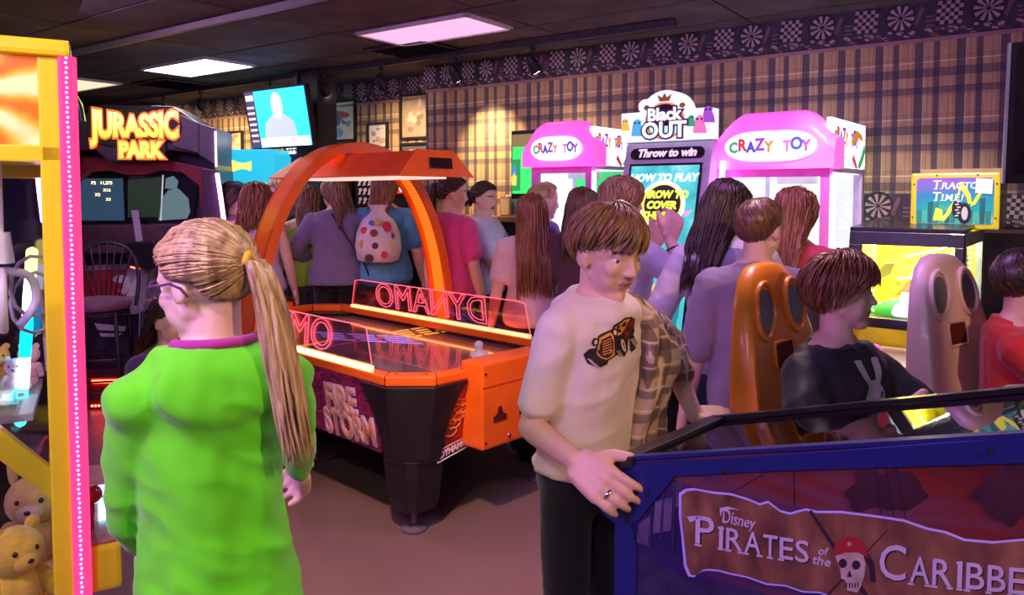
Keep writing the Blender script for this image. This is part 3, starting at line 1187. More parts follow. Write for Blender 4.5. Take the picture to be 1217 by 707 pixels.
    # ---- clothes
    def wrinkle(me, amp, fr, zst=.45):
        if not amp:
            return
        n = len(me.vertices)
        co = np.empty(n * 3)
        no = np.empty(n * 3)
        me.vertices.foreach_get('co', co)
        me.vertex_normals.foreach_get('vector', no)
        co, no = co.reshape(-1, 3), no.reshape(-1, 3)
        sx = rnd.uniform(0, 50)
        d = np.array([noise.noise(V((p[0] * fr + sx, p[1] * fr, p[2] * fr * zst + p[0] * fr * .5))) - 1.1 * abs(noise.noise(V((p[0] * fr * .8 + sx, p[1] * fr * .8 + 9, (p[2] + .5 * p[0]) * fr * 1.5)))) + .5 * noise.noise(V((p[0] * fr * 2.3, p[1] * fr * 2.3 + sx, p[2] * fr * 1.1))) for p in co])
        co = co + no * (d * amp)[:, None]
        me.vertices.foreach_set('co', co.ravel())
        me.update()
    def garment(name, mb_, m, vox, amp, fr, sm=5):
        g = fuse(mb_, name, vox, sm)
        wrinkle(g, amp, fr)
        for k in (m if isinstance(m, (list, tuple)) else [m]):
            g.materials.append(k)
        return put(name, g, root)
    parts = {'root': root, 'body': body, 'MH': MH, 'sh': sh, 'el': el, 'wr': wr, 'tips': tips, 'sp': sp, 'Xr': Xr, 'Fw': Fw, 'up': up, 'H': H, 'hh': hh}
    vox = max(lod * 1.15, .0075)
    if bottom:
        mb = MB()
        g = bottom.get('loose', .010)
        mb.loft([ring(s, g * .8) for s in (-.055, -.02, .03, bottom.get('waist', .06))])
        for s in (-1, 1):
            hp, kn, an = legs[s]
            if bottom.get('kind') == 'shorts':
                e = hp.lerp(kn, .9)
                mb.rc(hp, e, .054 * H * w + g, .045 * H + g * 1.6, 14)
            else:
                mb.rc(hp, kn, .053 * H * w + g, .035 * H + g, 14)
                mb.rc(kn, an + V((0, 0, .008 * H)), .035 * H + g, .026 * H + g * bottom.get('flare', 1.0), 14)
        parts['trousers'] = garment(bottom.get('name', 'trousers'), mb, bottom['mat'], .0125, .003, 18, 3)
    if top:
        mb = MB()
        g = top.get('loose', .012)
        hem = top.get('hem', -.03)
        ss = [hem] + [s for s in (-.02, .03, .10, .16, .215, .25, .278, .295) if s > hem + .01]
        if top['kind'] == 'tank':
            ss = [s for s in ss if s < .255]
        def gw(s):
            return g * (1 + 1.2 * max(0, 1 - (s - hem) / .15) * top.get('flare', .5))
        belly = top.get('fill', 0.35)
        rings = []
        for s in ss:
            r_ = ring(s, gw(s))
            if belly and .02 < s < .2:                      # cloth hangs straight over the waist
                a = ring(.215, g)
                c0 = sp(s)
                c1 = sp(.215)
                r_ = [p.lerp(q - c1 + c0, belly) for p, q in zip(r_, a)]
            rings.append(r_)
        mb.loft(rings)
        if top['kind'] != 'tank':
            q = MB().sph((0, 0, 0), (hh * .58, hh * .48, hh * .25), 16, 10)
            mb.add([sp(.272) + Xr * p[0] + Fw * (p[1] - .004 * H) + up * p[2] for p in q.v], q.f)
            mb.tube([nb + up * (.000 * H - .008 * H * math.sin(R(a_))) + Xr * math.cos(R(a_)) * (hh * .33) + Fw * (math.sin(R(a_)) * hh * .31 - .008) for a_ in range(0, 360, 15)], .0115, 8, closed=True)
            tk = top.get('slim', 1.0)
            for s in (-1, 1):
                mb.rc(sp(.264) + Xr * s * .045 * H * w, sh[s], .035 * H + g * .4, .035 * H + g * .5, 14)
                if top['kind'] == 'tee':
                    e = sh[s].lerp(el[s], top.get('sleeve', .62))
                    mb.rc(sh[s], e, .035 * H * (w * .6 + .4) + g * .8, .033 * H * (w * .6 + .4) + g * 1.2, 14)
                else:
                    sl = top.get('sleeve', .96)
                    e = el[s].lerp(wr[s], sl)
                    mb.rc(sh[s], el[s], (.035 * H * (w * .6 + .4) + g * .8) * (tk * .5 + .5), (.028 * H * (w * .6 + .4) + g * .9) * tk, 14)
                    mb.rc(el[s], e, (.028 * H * (w * .6 + .4) + g * .9) * tk, (.020 * H + g * .9) * (tk * .5 + .5), 14)
        else:
            for s in (-1, 1):
                a = [sp(.245) + Xr * s * .055 * H + Fw * .050 * H, sp(.285) + Xr * s * .052 * H + Fw * .01 * H, sp(.25) + Xr * s * .052 * H - Fw * .058 * H]
                mb.tube(smoothpath(a, 4), .010, 6)
        if top.get('hood'):
            # hood lying on the back of the neck
            c = nb - Fw * .045 * H
            for t in range(-75, 76, 15):
                a = R(t)
                p = nb + Xr * .058 * H * math.sin(a) - Fw * (.050 * H * math.cos(a) - .012 * H) + up * (-.012 * H - .006 * H * math.cos(a) ** 2)
                mb.sph(p, .026 * H * (.75 + .45 * math.cos(a)), 10, 8)
            q = MB().sph((0, 0, 0), (.080 * H, .021 * H, .050 * H), 18, 12, Matrix.Rotation(-.25, 3, 'X'))
            mb.add([nb + Xr * p[0] + Fw * (p[1] - .054 * H) + up * (p[2] - .034 * H) for p in q.v], q.f)
        parts['top'] = garment(top.get('name', 'shirt'), mb, top['mat'], vox, top.get('amp', .0035), top.get('fr', 16), top.get('sm', 5))
        if top.get('collar'):
            pts = []
            for t in range(0, 360, 15):
                a = R(t)
                pts.append(nb + up * (.001 * H - .006 * H * math.sin(a)) + Xr * math.cos(a) * (hh * .34) + Fw * (math.sin(a) * hh * .30 - .008))
            MB().tube(pts, .008, 6, closed=True, flat=.6).build('collar', top['collar'], root, 60)
    # ---- shoes
    sm_ = shoes or mat('dark_shoe', (.05, .05, .055), .5)
    for s in (-1, 1):
        an = legs[s][2]
        q = MB()
        q.sph(an + V((0, .0 * H, -.018 * H)), (.026 * H, .032 * H, .030 * H), 10, 8)
        q.rc(an + V((0, -.012 * H, -.026 * H)), an + V((s * .006 * H, .085 * H, -.030 * H)), .022 * H, .019 * H, 10)
        me3 = fuse(q, 'shoe', .011, 2)
        me3.materials.append(sm_)
        so = put('shoe', me3, root)
        sl = MB()
        ol = [(x, y) for x, y in ((-.024, -.04), (-.029, .02), (-.032, .07), (-.02, .108), (.005, .116), (.027, .10), (.033, .06), (.027, .0), (.02, -.04))]
        sl.prism([V((an.x + x * H * 1.0 + s * .004 * H, an.y + y * H, an.z - .045 * H + (0.001))) for x, y in ol], (0, 0, .014 * H))
        sl.build('sole', mat('shoe_sole', (.55, .53, .52), .6), so)
    # ---- hair
    if hair:
        L = Locks(seed, lod < .0062)
        getattr(L, hair['style'])(**hair.get('args', {}))
        L.mb.v = [tuple(MH @ V(p)) for p in L.mb.v]
        hm = L.mb.mesh('hair')
        hm.materials.append(hair['mat'])
        parts['hair'] = put('hair', hm, root, 180)
    return parts

def decal(part, name, polys, O, U, Wv, m, off=.0025, cuts=2):
    """print lying on a garment: outlines (x, z) on the plane O + U x + W z, laid onto the cloth"""
    me = part.data
    bvh = BVHTree.FromPolygons([v.co for v in me.vertices], [p.vertices for p in me.polygons])
    U, Wv = V(U).normalized(), V(Wv)
    Wv = (Wv - U * Wv.dot(U)).normalized()
    N = U.cross(Wv)                       # points out of the cloth
    bm = bmesh.new()
    for poly in polys:
        f = bm.faces.new([bm.verts.new((x, z, 0)) for x, z in poly])
    bmesh.ops.triangulate(bm, faces=bm.faces)
    if cuts:
        bmesh.ops.subdivide_edges(bm, edges=[e for e in bm.edges if e.calc_length() > .012], cuts=cuts, use_grid_fill=True)
        bmesh.ops.triangulate(bm, faces=bm.faces)
    for v in bm.verts:
        p = V(O) + U * v.co.x + Wv * v.co.y
        h_, n_, i_, d_ = bvh.ray_cast(p + N * .25, -N)
        v.co = (h_ if h_ else p) + N * off
    out = bpy.data.meshes.new(name)
    bm.to_mesh(out)
    bm.free()
    out.materials.append(m)
    o = put(name, out, part.parent)
    return o
# ================================================================== MACHINES ON THE LEFT
def onplane(u, v, O, Xa, Za):
    """coordinates (along Xa, along Za) of a photograph pixel on the plane through O"""
    d = px(u, v, 1.0) - V((0, 0, CH))
    N = V(Xa).cross(V(Za))
    k = (V(O) - V((0, 0, CH))).dot(N) / d.dot(N)
    p = V((0, 0, CH)) + d * k - V(O)
    return p.dot(V(Xa)), p.dot(V(Za))

M_YEL = mat('yellow_gloss', (.84, .70, .02), .28, var=.05, coat=.3)
M_YELD = mat('yellow_worn', (.78, .62, .02), .4, var=.12)
G_CLEAR = glass('clear_pane', (.96, .97, .98), .05)
E_MAG = glow('magenta_led', (1.0, .05, .22), .85)
E_LEDDOT = glow('led_dot', (.72, .16, 1.0), 5)
E_PURP = glow('purple_tube', (.75, .25, 1.0), 8)

# ---- yellow claw machine at the left edge
TH = R(29)
cl_c = V((-1.078, 1.83, 0)) - rotz(TH) @ V((.4, -.4, 0))
t = thing('claw_machine', 'yellow claw machine with pink light strip at the left edge, orange sign panel on top', 'arcade machine', cl_c, TH)
claw_root = t
m = MB()
m.bb((-.4, -.4, 0), (.4, .4, .50)).build('base_cabinet', M_YELD, t, bevel=.01)
for x, y in ((-.375, -.375), (.375, -.375), (-.375, .375), (.375, .375)):
    MB().box((x, y, 1.22), (.05, .05, 1.44)).build('post', M_YEL, t, bevel=.006)
MB().bb((-.42, -.42, 1.925), (.42, .42, 1.965)).build('top_cap', M_YEL, t, bevel=.012)
MB().bb((-.40, -.40, 1.675), (.40, .40, 1.715)).build('sign_rail', M_YEL, t, bevel=.005)
# orange sign panel: warm rays behind clear plastic
b = NB('sunburst_print', .25)
x, y, z = b.sep()
ang = b.math('ARCTAN2', b.math('SUBTRACT', z, 1.83), b.math('SUBTRACT', x, .18))
ray = b.math('ADD', b.math('MULTIPLY', b.math('SINE', b.math('MULTIPLY', ang, 9)), .35), b.noise(9, 3))
c_ = b.ramp(ray, [(.2, (.75, .16, .01)), (.5, (.95, .42, .03)), (.8, (1.0, .74, .30))])
b.base(c_)
b.emit(c_, .25)
MB().bb((-.36, -.392, 1.715), (.352, -.384, 1.925)).build('sign_panel', b.m, t)
MB().bb((.384, -.352, 1.715), (.392, .36, 1.925)).build('sign_panel', b.m, t)
for a, c in (((-.35, -.387, .50), (.35, -.383, 1.675)), ((.383, -.35, .95), (.387, .35, 1.675))):
    MB().bb(a, c).build('pane', G_CLEAR, t)
M_MIRR = mat('dark_mirror', (.10, .09, .13), .08, metal=.9)
MB().bb((-.35, .36, .5), (.35, .37, 1.675)).build('back_mirror', M_MIRR, t)
MB().bb((-.37, -.35, .5), (-.36, .35, 1.675)).build('back_mirror', M_MIRR, t)
# sloping yellow chute edge behind the pane
dl = MB()
dl.prism([(.352, -.381, .845), (.352, -.381, .925), (-.15, -.381, 1.50), (-.15, -.381, 1.42)], (0, .035, 0))
dl.build('chute_edge', M_YEL, t, bevel=.004)
MB().prism([(.352, -.345, .90), (-.12, -.345, 1.45), (-.12, .3, 1.45), (.352, .3, .90)], (0, 0, -.012)).build('chute_glass', glass('chute_pane', (.9, .9, .88), .05), t)
MB().bb((-.35, -.1, .98), (.3, .35, 1.0)).build('prize_deck', mat('deck_white', (.6, .58, .6), .5), t)
# pink strip of lights on the corner
q = Matrix.Rotation(R(38), 3, 'Z')
MB().box((.412, -.396, 1.215), (.044, .012, 1.43), q).build('light_strip', E_MAG, t, bevel=.003)
dots = MB()
for k in range(120):
    c = V((.412, -.396, .52 + k * .0118)) + q @ V((-.010 + .002 * (k % 2), -.008, 0))
    dots.sph(c, .0032, 6, 4)
dots.build('strip_leds', E_LEDDOT, t, kind='stuff')
# control shelf with joystick on the front
MB().bb((.40, -.36, .58), (.50, .30, .70)).build('control_shelf', M_YEL, t, bevel=.012)
MB().bb((.41, -.35, .70), (.495, .29, .706)).build('control_plate', mat('control_print', (.35, .08, .12), .35, var=.5, vscale=10), t)
MB().cone((.43, -.25, .70), (.435, -.252, .775), .008, .007, 8).sph((.435, -.252, .80), .026, 14, 10).build('joystick', mat('red_ball', (.42, .02, .03), .2, coat=.5), t, 40)
MB().cone((.455, .02, .706), (.455, .02, .722), .026, .022, 14).build('button', glow('blue_button', (.15, .2, 1.0), 6), t, 40)
MB().bb((.45, -.20, .706), (.47, -.06, .716)).build('button', glow('cyan_button', (.3, .9, 1.0), 5), t)
# inside: light tubes, gantry, claw and coiled cable
def inl(u, v, D):
    return rotz(-TH) @ (px(u, v, D) - cl_c) + V((0, 0, 0))
p0, p1 = inl(38, 300, 2.25), inl(24, 505, 2.2)
segs = [(0, .15, (.95, .85, .15)), (.15, .38, (1, 1, .95)), (.38, .62, (.0, .65, .95)), (.62, .8, (.85, 1, 1)), (.8, 1.0, (.05, .75, 1.0))]
for k, (a, c, co) in enumerate(segs):
    MB().rc(p0.lerp(p1, a), p0.lerp(p1, c - .02), .016, .016, 8).build('colour_light_tube', glow('tube_colour_%d' % k, co, 3.2), t, 60)
MB().rc(inl(45, 205, 2.15), inl(52, 262, 2.1), .008, .008, 8).build('purple_light_tube', E_PURP, t, 60)
MB().box(inl(36, 200, 2.1), (.14, .12, .055)).build('gantry', M_YEL, t, bevel=.005)
g0 = inl(2, 322, 1.95)
M_CLAW = mat('white_claw', (.85, .85, .88), .3)
MB().cone(g0 + V((0, 0, .02)), g0 + V((0, 0, .10)), .03, .022, 12).cone(g0 + V((0, 0, .1)), g0 + V((0, 0, .36)), .008, .008, 8).build('claw_hub', M_CLAW, t, 40)
for k in range(3):
    a = k * 2.1 + .6
    e = V((math.cos(a), math.sin(a), 0))
    MB().tube(smoothpath([g0, g0 + e * .07 + V((0, 0, -.02)), g0 + e * .085 + V((0, 0, -.09)), g0 + e * .04 + V((0, 0, -.15))], 4), .011, 8).build('claw_prong', M_CLAW, t, 60)
M_CABLE = mat('grey_cable', (.45, .42, .42), .4)
c0 = inl(38, 330, 2.05)
cable = [c0 + V((.05 * math.cos(k * .55), .02 * math.sin(k * .55 + 1), .07 * math.sin(k * .55) - .004 * k)) for k in range(0, 26)]
MB().tube(cable + [c0 + V((.03, 0, -.26))], .0055, 6).build('coiled_cable', M_CABLE, t, 60)

# ---- plush toys
def plush(name, label, loc, rz, s, col, belly=None, ears='round', cat='plush toy', rot=(0, 0), group='plush prizes in the yellow claw machine'):
    t = thing(name, label, cat, loc, rz, group)
    t.rotation_euler = (R(rot[0]), R(rot[1]), rz)
    m_ = mat('plush_%d_%d_%d' % tuple(int(c * 99) for c in col), col, .95, var=.2, vscale=30, bump=.3, bscale=150, sheen=.5)
    m2 = mat('plush_%d_%d_%d' % tuple(int(c * 99) for c in (belly or (.8, .75, .7))), belly or (.8, .75, .7), .95, var=.15, sheen=.5)
    MB().sph((0, 0, .34 * s), (.28 * s, .25 * s, .34 * s), 14, 10).build('torso', m_, t, 60)
    MB().sph((0, -.13 * s, .32 * s), (.18 * s, .15 * s, .22 * s), 12, 8).build('belly', m2, t, 60)
    MB().sph((0, -.02 * s, .84 * s), (.29 * s, .27 * s, .27 * s), 14, 10).build('head', m_, t, 60)
    MB().sph((0, -.24 * s, .78 * s), (.13 * s, .11 * s, .10 * s), 10, 8).build('muzzle', m2, t, 60)
    MB().sph((0, -.345 * s, .81 * s), (.035 * s, .02 * s, .025 * s), 8, 6).build('nose', M_BLACK, t, 60)
    for k in (-1, 1):
        MB().sph((k * .11 * s, -.245 * s, .90 * s), .03 * s, 8, 6).build('eye', M_BLACK, t, 60)
        e = (.09 * s, .05 * s, .09 * s) if ears == 'round' else (.06 * s, .04 * s, .22 * s)
        MB().sph((k * .2 * s, 0, (1.08 if ears == 'round' else 1.22) * s), e, 10, 8).build('ear', m_, t, 60)
        MB().rc((k * .24 * s, -.02 * s, .52 * s), (k * .36 * s, -.16 * s, .30 * s), .10 * s, .09 * s).build('arm', m_, t, 60)
        MB().rc((k * .14 * s, -.05 * s, .10 * s), (k * .2 * s, -.34 * s, .08 * s), .12 * s, .11 * s).build('leg', m_, t, 60)
    return t
def inw(u, v, D):
    return px(u, v, D)
YP, RP, WP, OP, PP = (.85, .62, .04), (.65, .10, .05), (.80, .76, .72), (.85, .40, .06), (.80, .40, .45)
def plz(lx, ly, z):
    p = cl_c + rotz(TH) @ V((lx, ly, 0))
    return (p.x, p.y, z)
plush('plush_bear', 'big yellow plush in the bottom of the yellow claw machine', plz(.26, -.27, .502), R(60), .23, YP, (.80, .55, .05), 'round')
plush('plush_bear', 'olive yellow plush leaning behind the big yellow plush', plz(.29, .02, .502), R(20), .26, (.62, .50, .10), (.70, .60, .3), 'long')
plush('plush_bear', 'red plush pressed under the sloping chute edge', plz(.08, -.16, .502), R(30), .30, RP, (.7, .2, .1), 'round')
plush('plush_rabbit', 'pale green plush lying left of the big yellow plush', plz(.06, -.30, .502), R(-30), .18, (.55, .75, .10), (.8, .85, .4), 'long')
plush('plush_bear', 'white and black plush on the upper prize deck', plz(.245, .14, 1.002), R(20), .10, WP, (.9, .9, .9), 'round')
plush('plush_bear', 'pink plush on the upper prize deck beside the corner post', plz(.27, .28, 1.002), R(10), .11, PP, (.9, .6, .6), 'round')
plush('plush_bear', 'orange plush between the white and the pink plush', plz(.19, .24, 1.002), R(40), .12, OP, (.9, .7, .2), 'round')
plush('plush_bear', 'small cream plush at the front of the upper prize deck', plz(.20, -.02, 1.002), R(0), .08, (.8, .7, .5), (.9, .85, .7), 'round')
plush('plush_bear', 'brown plush farther back on the upper prize deck', plz(.05, .2, 1.002), R(-10), .13, (.4, .2, .1), (.6, .4, .3), 'round')

# ---- dinosaur shooter cabinet
M_DKP = mat('dark_purple_plastic', (.045, .030, .050), .35, var=.25, coat=.2)
M_DKR = mat('dark_red_plastic', (.22, .018, .025), .4, var=.2)
M_GREYP = mat('grey_plastic', (.10, .085, .12), .35, var=.2)
JD = 6.15
jp0 = px(162, 200, JD)
TJ = R(6)
t = thing('shooter_cabinet', 'dark dinosaur shooter cabinet with glowing yellow title sign and twin screen openings', 'arcade machine', (jp0.x, jp0.y, 0), TJ)
jp = t
JO, JX, JZ = V((jp0.x, jp0.y, 0)), rotz(TJ) @ V((1, 0, 0)), V((0, 0, 1))
def J(u, v, off=0.0):
    return onplane(u, v, JO - rotz(TJ) @ V((0, off, 0)), JX, JZ)
def jpoly(mb, pts, y0, depth):
    mb.prism([(*J(u, v, -y0)[:1], y0, J(u, v, -y0)[1]) for u, v in pts], (0, depth, 0))
# shell behind everything
jpoly(MB(), [], 0, 0) if False else None
m = MB()
jpoly(m, [(75, 150), (120, 128), (205, 128), (252, 160), (256, 210), (258, 470), (75, 470)], .12, .6)
m.build('cabinet_body', M_DKP, t, bevel=.01)
# hood with stepped plates
m = MB()
jpoly(m, [(70, 180), (85, 145), (118, 124), (205, 126), (236, 146), (236, 183), (200, 178), (172, 192), (128, 192), (112, 178)], -.22, .4)
m.build('hood', M_DKP, t, bevel=.012)
m = MB()
jpoly(m, [(205, 132), (236, 146), (236, 182), (205, 174)], -.25, .06)
m.build('hood_plate', M_GREYP, t, bevel=.008)
m = MB()
jpoly(m, [(236, 146), (256, 153), (256, 196), (236, 184)], -.25, .5)
m.build('hood_end', M_GREYP, t, bevel=.008)
m = MB()
jpoly(m, [(104, 126), (208, 131), (216, 150), (212, 166), (196, 168), (196, 190), (140, 190), (138, 174), (104, 170)], -.265, .03)
m.build('sign_backing', mat('sign_black', (.02, .015, .02), .3), t, bevel=.006)
# red arched valance and dark screen openings
m = MB()
jpoly(m, [(70, 200), (100, 186), (140, 190), (200, 190), (245, 200), (256, 260), (240, 262), (236, 220), (216, 205), (188, 202), (172, 208), (150, 208), (128, 202), (104, 204), (88, 216), (80, 262), (66, 262)], -.06, .14)
m.build('red_arch', M_DKR, t, bevel=.006)
m = MB()
jpoly(m, [(84, 212), (104, 205), (128, 203), (150, 209), (172, 209), (188, 203), (214, 206), (234, 222), (230, 256), (206, 262), (168, 262), (158, 268), (140, 268), (84, 264)], .06, .03)
m.build('screen', mat('black_glass', (.012, .014, .02), .08, coat=1.0), t)
def jflat(name, polys, mt, y=.058, lab=None):
    q = MB()
    for i, pl in enumerate(polys):
        jpoly(q, pl, y - .0006 * i, .0012)
    o = q.build(name, mt, t)
    if lab:
        o['label'] = lab
    return o
jflat('left_picture', [[(90, 212), (146, 212), (148, 262), (92, 262)]], emitmat('screen_navy', (.02, .045, .08), .9))
jflat('right_picture', [[(152, 214), (192, 210), (190, 258), (152, 258)]], emitmat('screen_green', (.012, .025, .012), .8))
jflat('screen_figure', [[(188, 262), (192, 236), (200, 226), (212, 224), (224, 236), (226, 252), (222, 260)], [(196, 224), (197, 212), (206, 209), (212, 215), (210, 225)]], emitmat('screen_teal', (.09, .15, .16), .8))
jflat('screen_edge_line', [[(190, 262), (193, 208), (194.5, 208), (192, 262)]], emitmat('screen_grey', (.4, .4, .45), 1))
def jtext(s, u, v, size, mt, off, bold=0, sx=1.0, warp=None, ext=.004, align='CENTER', name='lettering'):
    x, z = J(u, v, off)
    return letters(s, size, name, mt, t, at((x, -off, z)), ext, bold, 0, 1.0, align, sx, 0, warp)
E_SCORE = emitmat('score_yellow', (.95, .85, .35), 2)
jtext('P2   11,275', 121, 217.5, .036, E_SCORE, -.055, name='score_text')
jtext('X16', 127, 226, .034, E_SCORE, -.055, name='score_text')
jtext('X2', 116, 231.5, .034, E_SCORE, -.055, name='score_text')
jtext('X1', 129, 237, .034, E_SCORE, -.055, name='score_text')
# title: glowing yellow letters on an orange-red body
b = NB('title_glow', .4)
x, y, z = b.sep()
g = b.math('MULTIPLY', b.math('SUBTRACT', z, 1.93), 3.2, clamp=True)
cc = b.ramp(g, [(.0, (1.0, .62, .06)), (.45, (1.0, .50, .04)), (.8, (1.0, .72, .18))])
b.base((.5, .3, .05))
b.emit(cc, 1.9)
E_RIM = glow('title_red_rim', (1.0, .10, .02), 1.5)
ar = lambda x, z: (x, z * (1.0 + .38 * abs(x) / .34) + .015 * (abs(x) / .34))
for s, u, v, size, sx, wp in (('JURASSIC', 161, 151, .215, .72, ar), ('PARK', 167, 179, .165, .80, None)):
    jtext(s, u, v, size, E_RIM, .266, .022, sx, wp, .012, name='title_rim')
    jtext(s, u, v, size, b.m, .276, .008, sx, wp, .012, name='title_lettering')
# side panel with tilted purple neon
def jtube(name, pts, r, mt, y):
    return MB().tube([(J(u, v, -y)[0], y, J(u, v, -y)[1]) for u, v in pts], r, 8).build(name, mt, t, 60)
jtube('neon_tube', [(258, 206), (262, 232), (268, 276), (272, 300)], .016, glow('neon_pink', (1.0, .32, .95), 9), -.20)
jtube('neon_tube', [(256, 156), (257, 198)], .008, glow('neon_dim', (.75, .45, 1.0), 3), -.26)
m = MB()
jpoly(m, [(240, 200), (258, 202), (272, 300), (274, 465), (246, 465)], -.18, .1)
m.build('side_panel', M_DKP, t, bevel=.006)
# console, gun pods and lower front with red and white artwork
m = MB()
jpoly(m, [(76, 268), (246, 266), (250, 300), (76, 302)], -.12, .3)
m.build('console', mat('console_brown', (.09, .045, .05), .45, var=.3), t, bevel=.012)
m = MB()
jpoly(m, [(150, 288), (184, 286), (188, 310), (180, 320), (156, 320), (149, 308)], -.30, .16)
m.build('gun_pod', M_BEZEL, t, bevel=.015)
jflat('pod_light', [[(155, 316), (166, 319), (166, 321), (155, 318)]], glow('red_pod_glow', (1, .08, .04), 5), -.31)
m = MB()
jpoly(m, [(156, 250), (164, 250), (170, 290), (162, 290)], -.13, .01)
m.build('white_divider', mat('lavender_paint', (.5, .45, .6), .5), t)
jflat('artwork_frame', [[(84, 316), (200, 312), (200, 372), (84, 376)]], mat('art_silver', (.42, .40, .45), .4), .10)
jflat('artwork_red', [[(94, 322), (150, 320), (150, 366), (94, 370)]], mat('art_red', (.45, .03, .04), .45), .098)
jflat('artwork_curves', [[(132, 332), (140, 326), (152, 328), (156, 340), (148, 350), (140, 346), (146, 342), (146, 336), (138, 336)], [(150, 352), (160, 330), (168, 328), (160, 352)]], mat('art_white', (.7, .66, .66), .45), .096)
m = MB()
jpoly(m, [(168, 318), (176, 318), (171, 430), (163, 430)], .06, .03)
m.build('white_support', mat('lavender_paint'), t)
jflat('artwork_stripes', [[(112, 384), (150, 388), (148, 394), (116, 392)], [(118, 396), (146, 396), (140, 400), (120, 400)]], mat('art_white'), .11)
# floor platform with a red light bar and its reflection built as dots
M_PLAT = mat('red_platform', (.20, .02, .03), .35, var=.2)
PL = thing('light_platform', 'low dark red platform with red light bar and reflection in front of the dinosaur cabinet', 'platform', (px(140, 300, 5.75).x, 5.75, 0), TJ)
MB().bb((-.48, -.10, 0), (.50, .18, .22)).build('step', M_PLAT, PL, bevel=.01)
MB().bb((-.52, -.20, 0), (.52, -.10, .05)).build('lower_step', M_PLAT, PL, bevel=.008)
E_RED = glow('red_bar', (1.0, .05, .02), 11)
MB().bb((-.17, -.112, .175), (.12, -.10, .20)).build('light_bar', E_RED, PL)
lb = MB()
for k in range(12):
    lb.box((-.13 + k * .024, -.205, .03), (.012, .008, .014))
lb.build('reflection_dots', glow('red_reflection', (1.0, .1, .05), 7), PL, kind='stuff')  # glowing dots stand in for the light bar's reflection

# ---- tall bar stool with fan back
M_STOOL = mat('black_stool_frame', (.02, .018, .022), .35)
M_SEAT = mat('plum_vinyl', (.16, .07, .10), .45, var=.15, sheen=.2)
sp0 = pz(121, 497, 0)
def stool(label, loc, rz):
    t = thing('bar_stool', label, 'stool', loc, rz, 'bar stools at the dinosaur cabinet')
    H_ = .78
    MB().lathe([(.17, 0), (.205, .012), (.215, .04), (.20, .07), (.12, .085), (.0, .088)], (0, 0, H_), 24).build('seat', M_SEAT, t, 50)
    MB().lathe([(.19, -.03), (.20, -.025), (.20, 0), (.19, .0)], (0, 0, H_), 24).build('seat_ring', M_STOOL, t, 40)
    for x, y in ((-1, -1), (1, -1), (-1, 1), (1, 1)):
        MB().rc((x * .15, y * .15, H_ - .02), (x * .19, y * .19, .02), .014, .014, 8).build('leg', M_STOOL, t, 60)
        MB().lathe([(.018, .001), (.018, .02)], (x * .19, y * .19, 0), 10).build('foot_cap', M_BEZEL, t)
    for z in (.22, .45):
        k = .15 + .04 * (H_ - z) / H_
        for a, c in (((-k, -k), (k, -k)), ((k, -k), (k, k)), ((k, k), (-k, k)), ((-k, k), (-k, -k))):
            MB().rc((*a, z), (*c, z), .009, .009, 6).build('stretcher', M_STOOL, t, 60)
    hoop = smoothpath([(-.20, .16, H_), (-.215, .20, H_ + .22), (-.15, .235, H_ + .40), (0, .245, H_ + .46), (.15, .235, H_ + .40), (.215, .20, H_ + .22), (.20, .16, H_)], 5)
    MB().tube(hoop, .014, 8).build('back_hoop', M_STOOL, t, 60)
    for k in range(-3, 4):
        x = k * .055
        zt = H_ + .455 - .55 * (k * .046) ** 2 * 7
        MB().rc((k * .028, .17, H_ + .06), (x, .237 - abs(k) * .006, zt), .007, .007, 6).build('spindle', M_STOOL, t, 60)
    return t
s1 = stool('black fan-backed bar stool with plum seat right of the yellow claw machine', (sp0.x, sp0.y, 0), R(12))
dup(s1, (sp0.x + .52, sp0.y + .06, 0), R(-20), 'second fan-backed bar stool, mostly hidden behind the head of the girl in lime', 'bar stools at the dinosaur cabinet')

# ---- far-left cabinet with rounded lime marquee behind the claw machine
p = px(84, 120, 5.0)
t = thing('lime_cabinet', 'tall dark cabinet with rounded lime marquee peeping out behind the yellow claw machine', 'arcade machine', (p.x - .34, p.y, 0), R(0))
MB().bb((-.35, 0, 0), (-.06, .6, 2.02)).build('cabinet_body', M_DKP, t, bevel=.01)
MB().prism([(-.3, -.03, 2.02), (.40, -.03, 2.08)] + [(.40 - .07 * (1 - math.cos(a)) * 2.2, -.03, 2.08 + .24 * math.sin(a)) for a in (.5, 1.0, 1.4)] + [(-.3, -.03, 2.34)], (0, .1, 0)).build('marquee', emitmat('lime_marquee', (.45, .60, .06), .9), t, bevel=.006)
MB().tube(smoothpath([(.43, -.04, 2.07), (.41, -.04, 2.18), (.33, -.04, 2.30), (.2, -.04, 2.35), (-.3, -.04, 2.36)], 4), .02, 8).build('marquee_edge', M_BEZEL, t, 60)

# ---- turquoise machine under the television
def simple(label, name, u0, u1, vtop, D, rz, depth, m_, cat='arcade machine'):
    p = px((u0 + u1) / 2, 230, D)
    w = (u1 - u0) / F * D
    return thing(name, label, cat, (p.x, p.y, 0), rz), w, 1.6 + (230 - vtop) / F * D
M_TURQ = mat('turquoise_paint', (.02, .36, .50), .35)
t, w, h = simple('turquoise prize machine with yellow lettering below the television', 'prize_machine', 258, 330, 178, 6.9, R(-8), .7, M_TURQ)
MB().bb((-w / 2, 0, 0), (w / 2, .7, 1.0)).build('base_cabinet', M_TURQ, t, bevel=.01)
MB().bb((-w / 2, -.02, h - .30), (w / 2, .7, h)).build('marquee', emitmat('turquoise_glow', (.02, .42, .62), .9), t, bevel=.01)
for x in (-w / 2 + .03, .10, w / 2 - .03):
    MB().bb((x - .03, .0, 1.0), (x + .03, .06, h - .30)).build('post', glow('pale_cyan_post', (.55, .9, 1.0), 1.8), t)
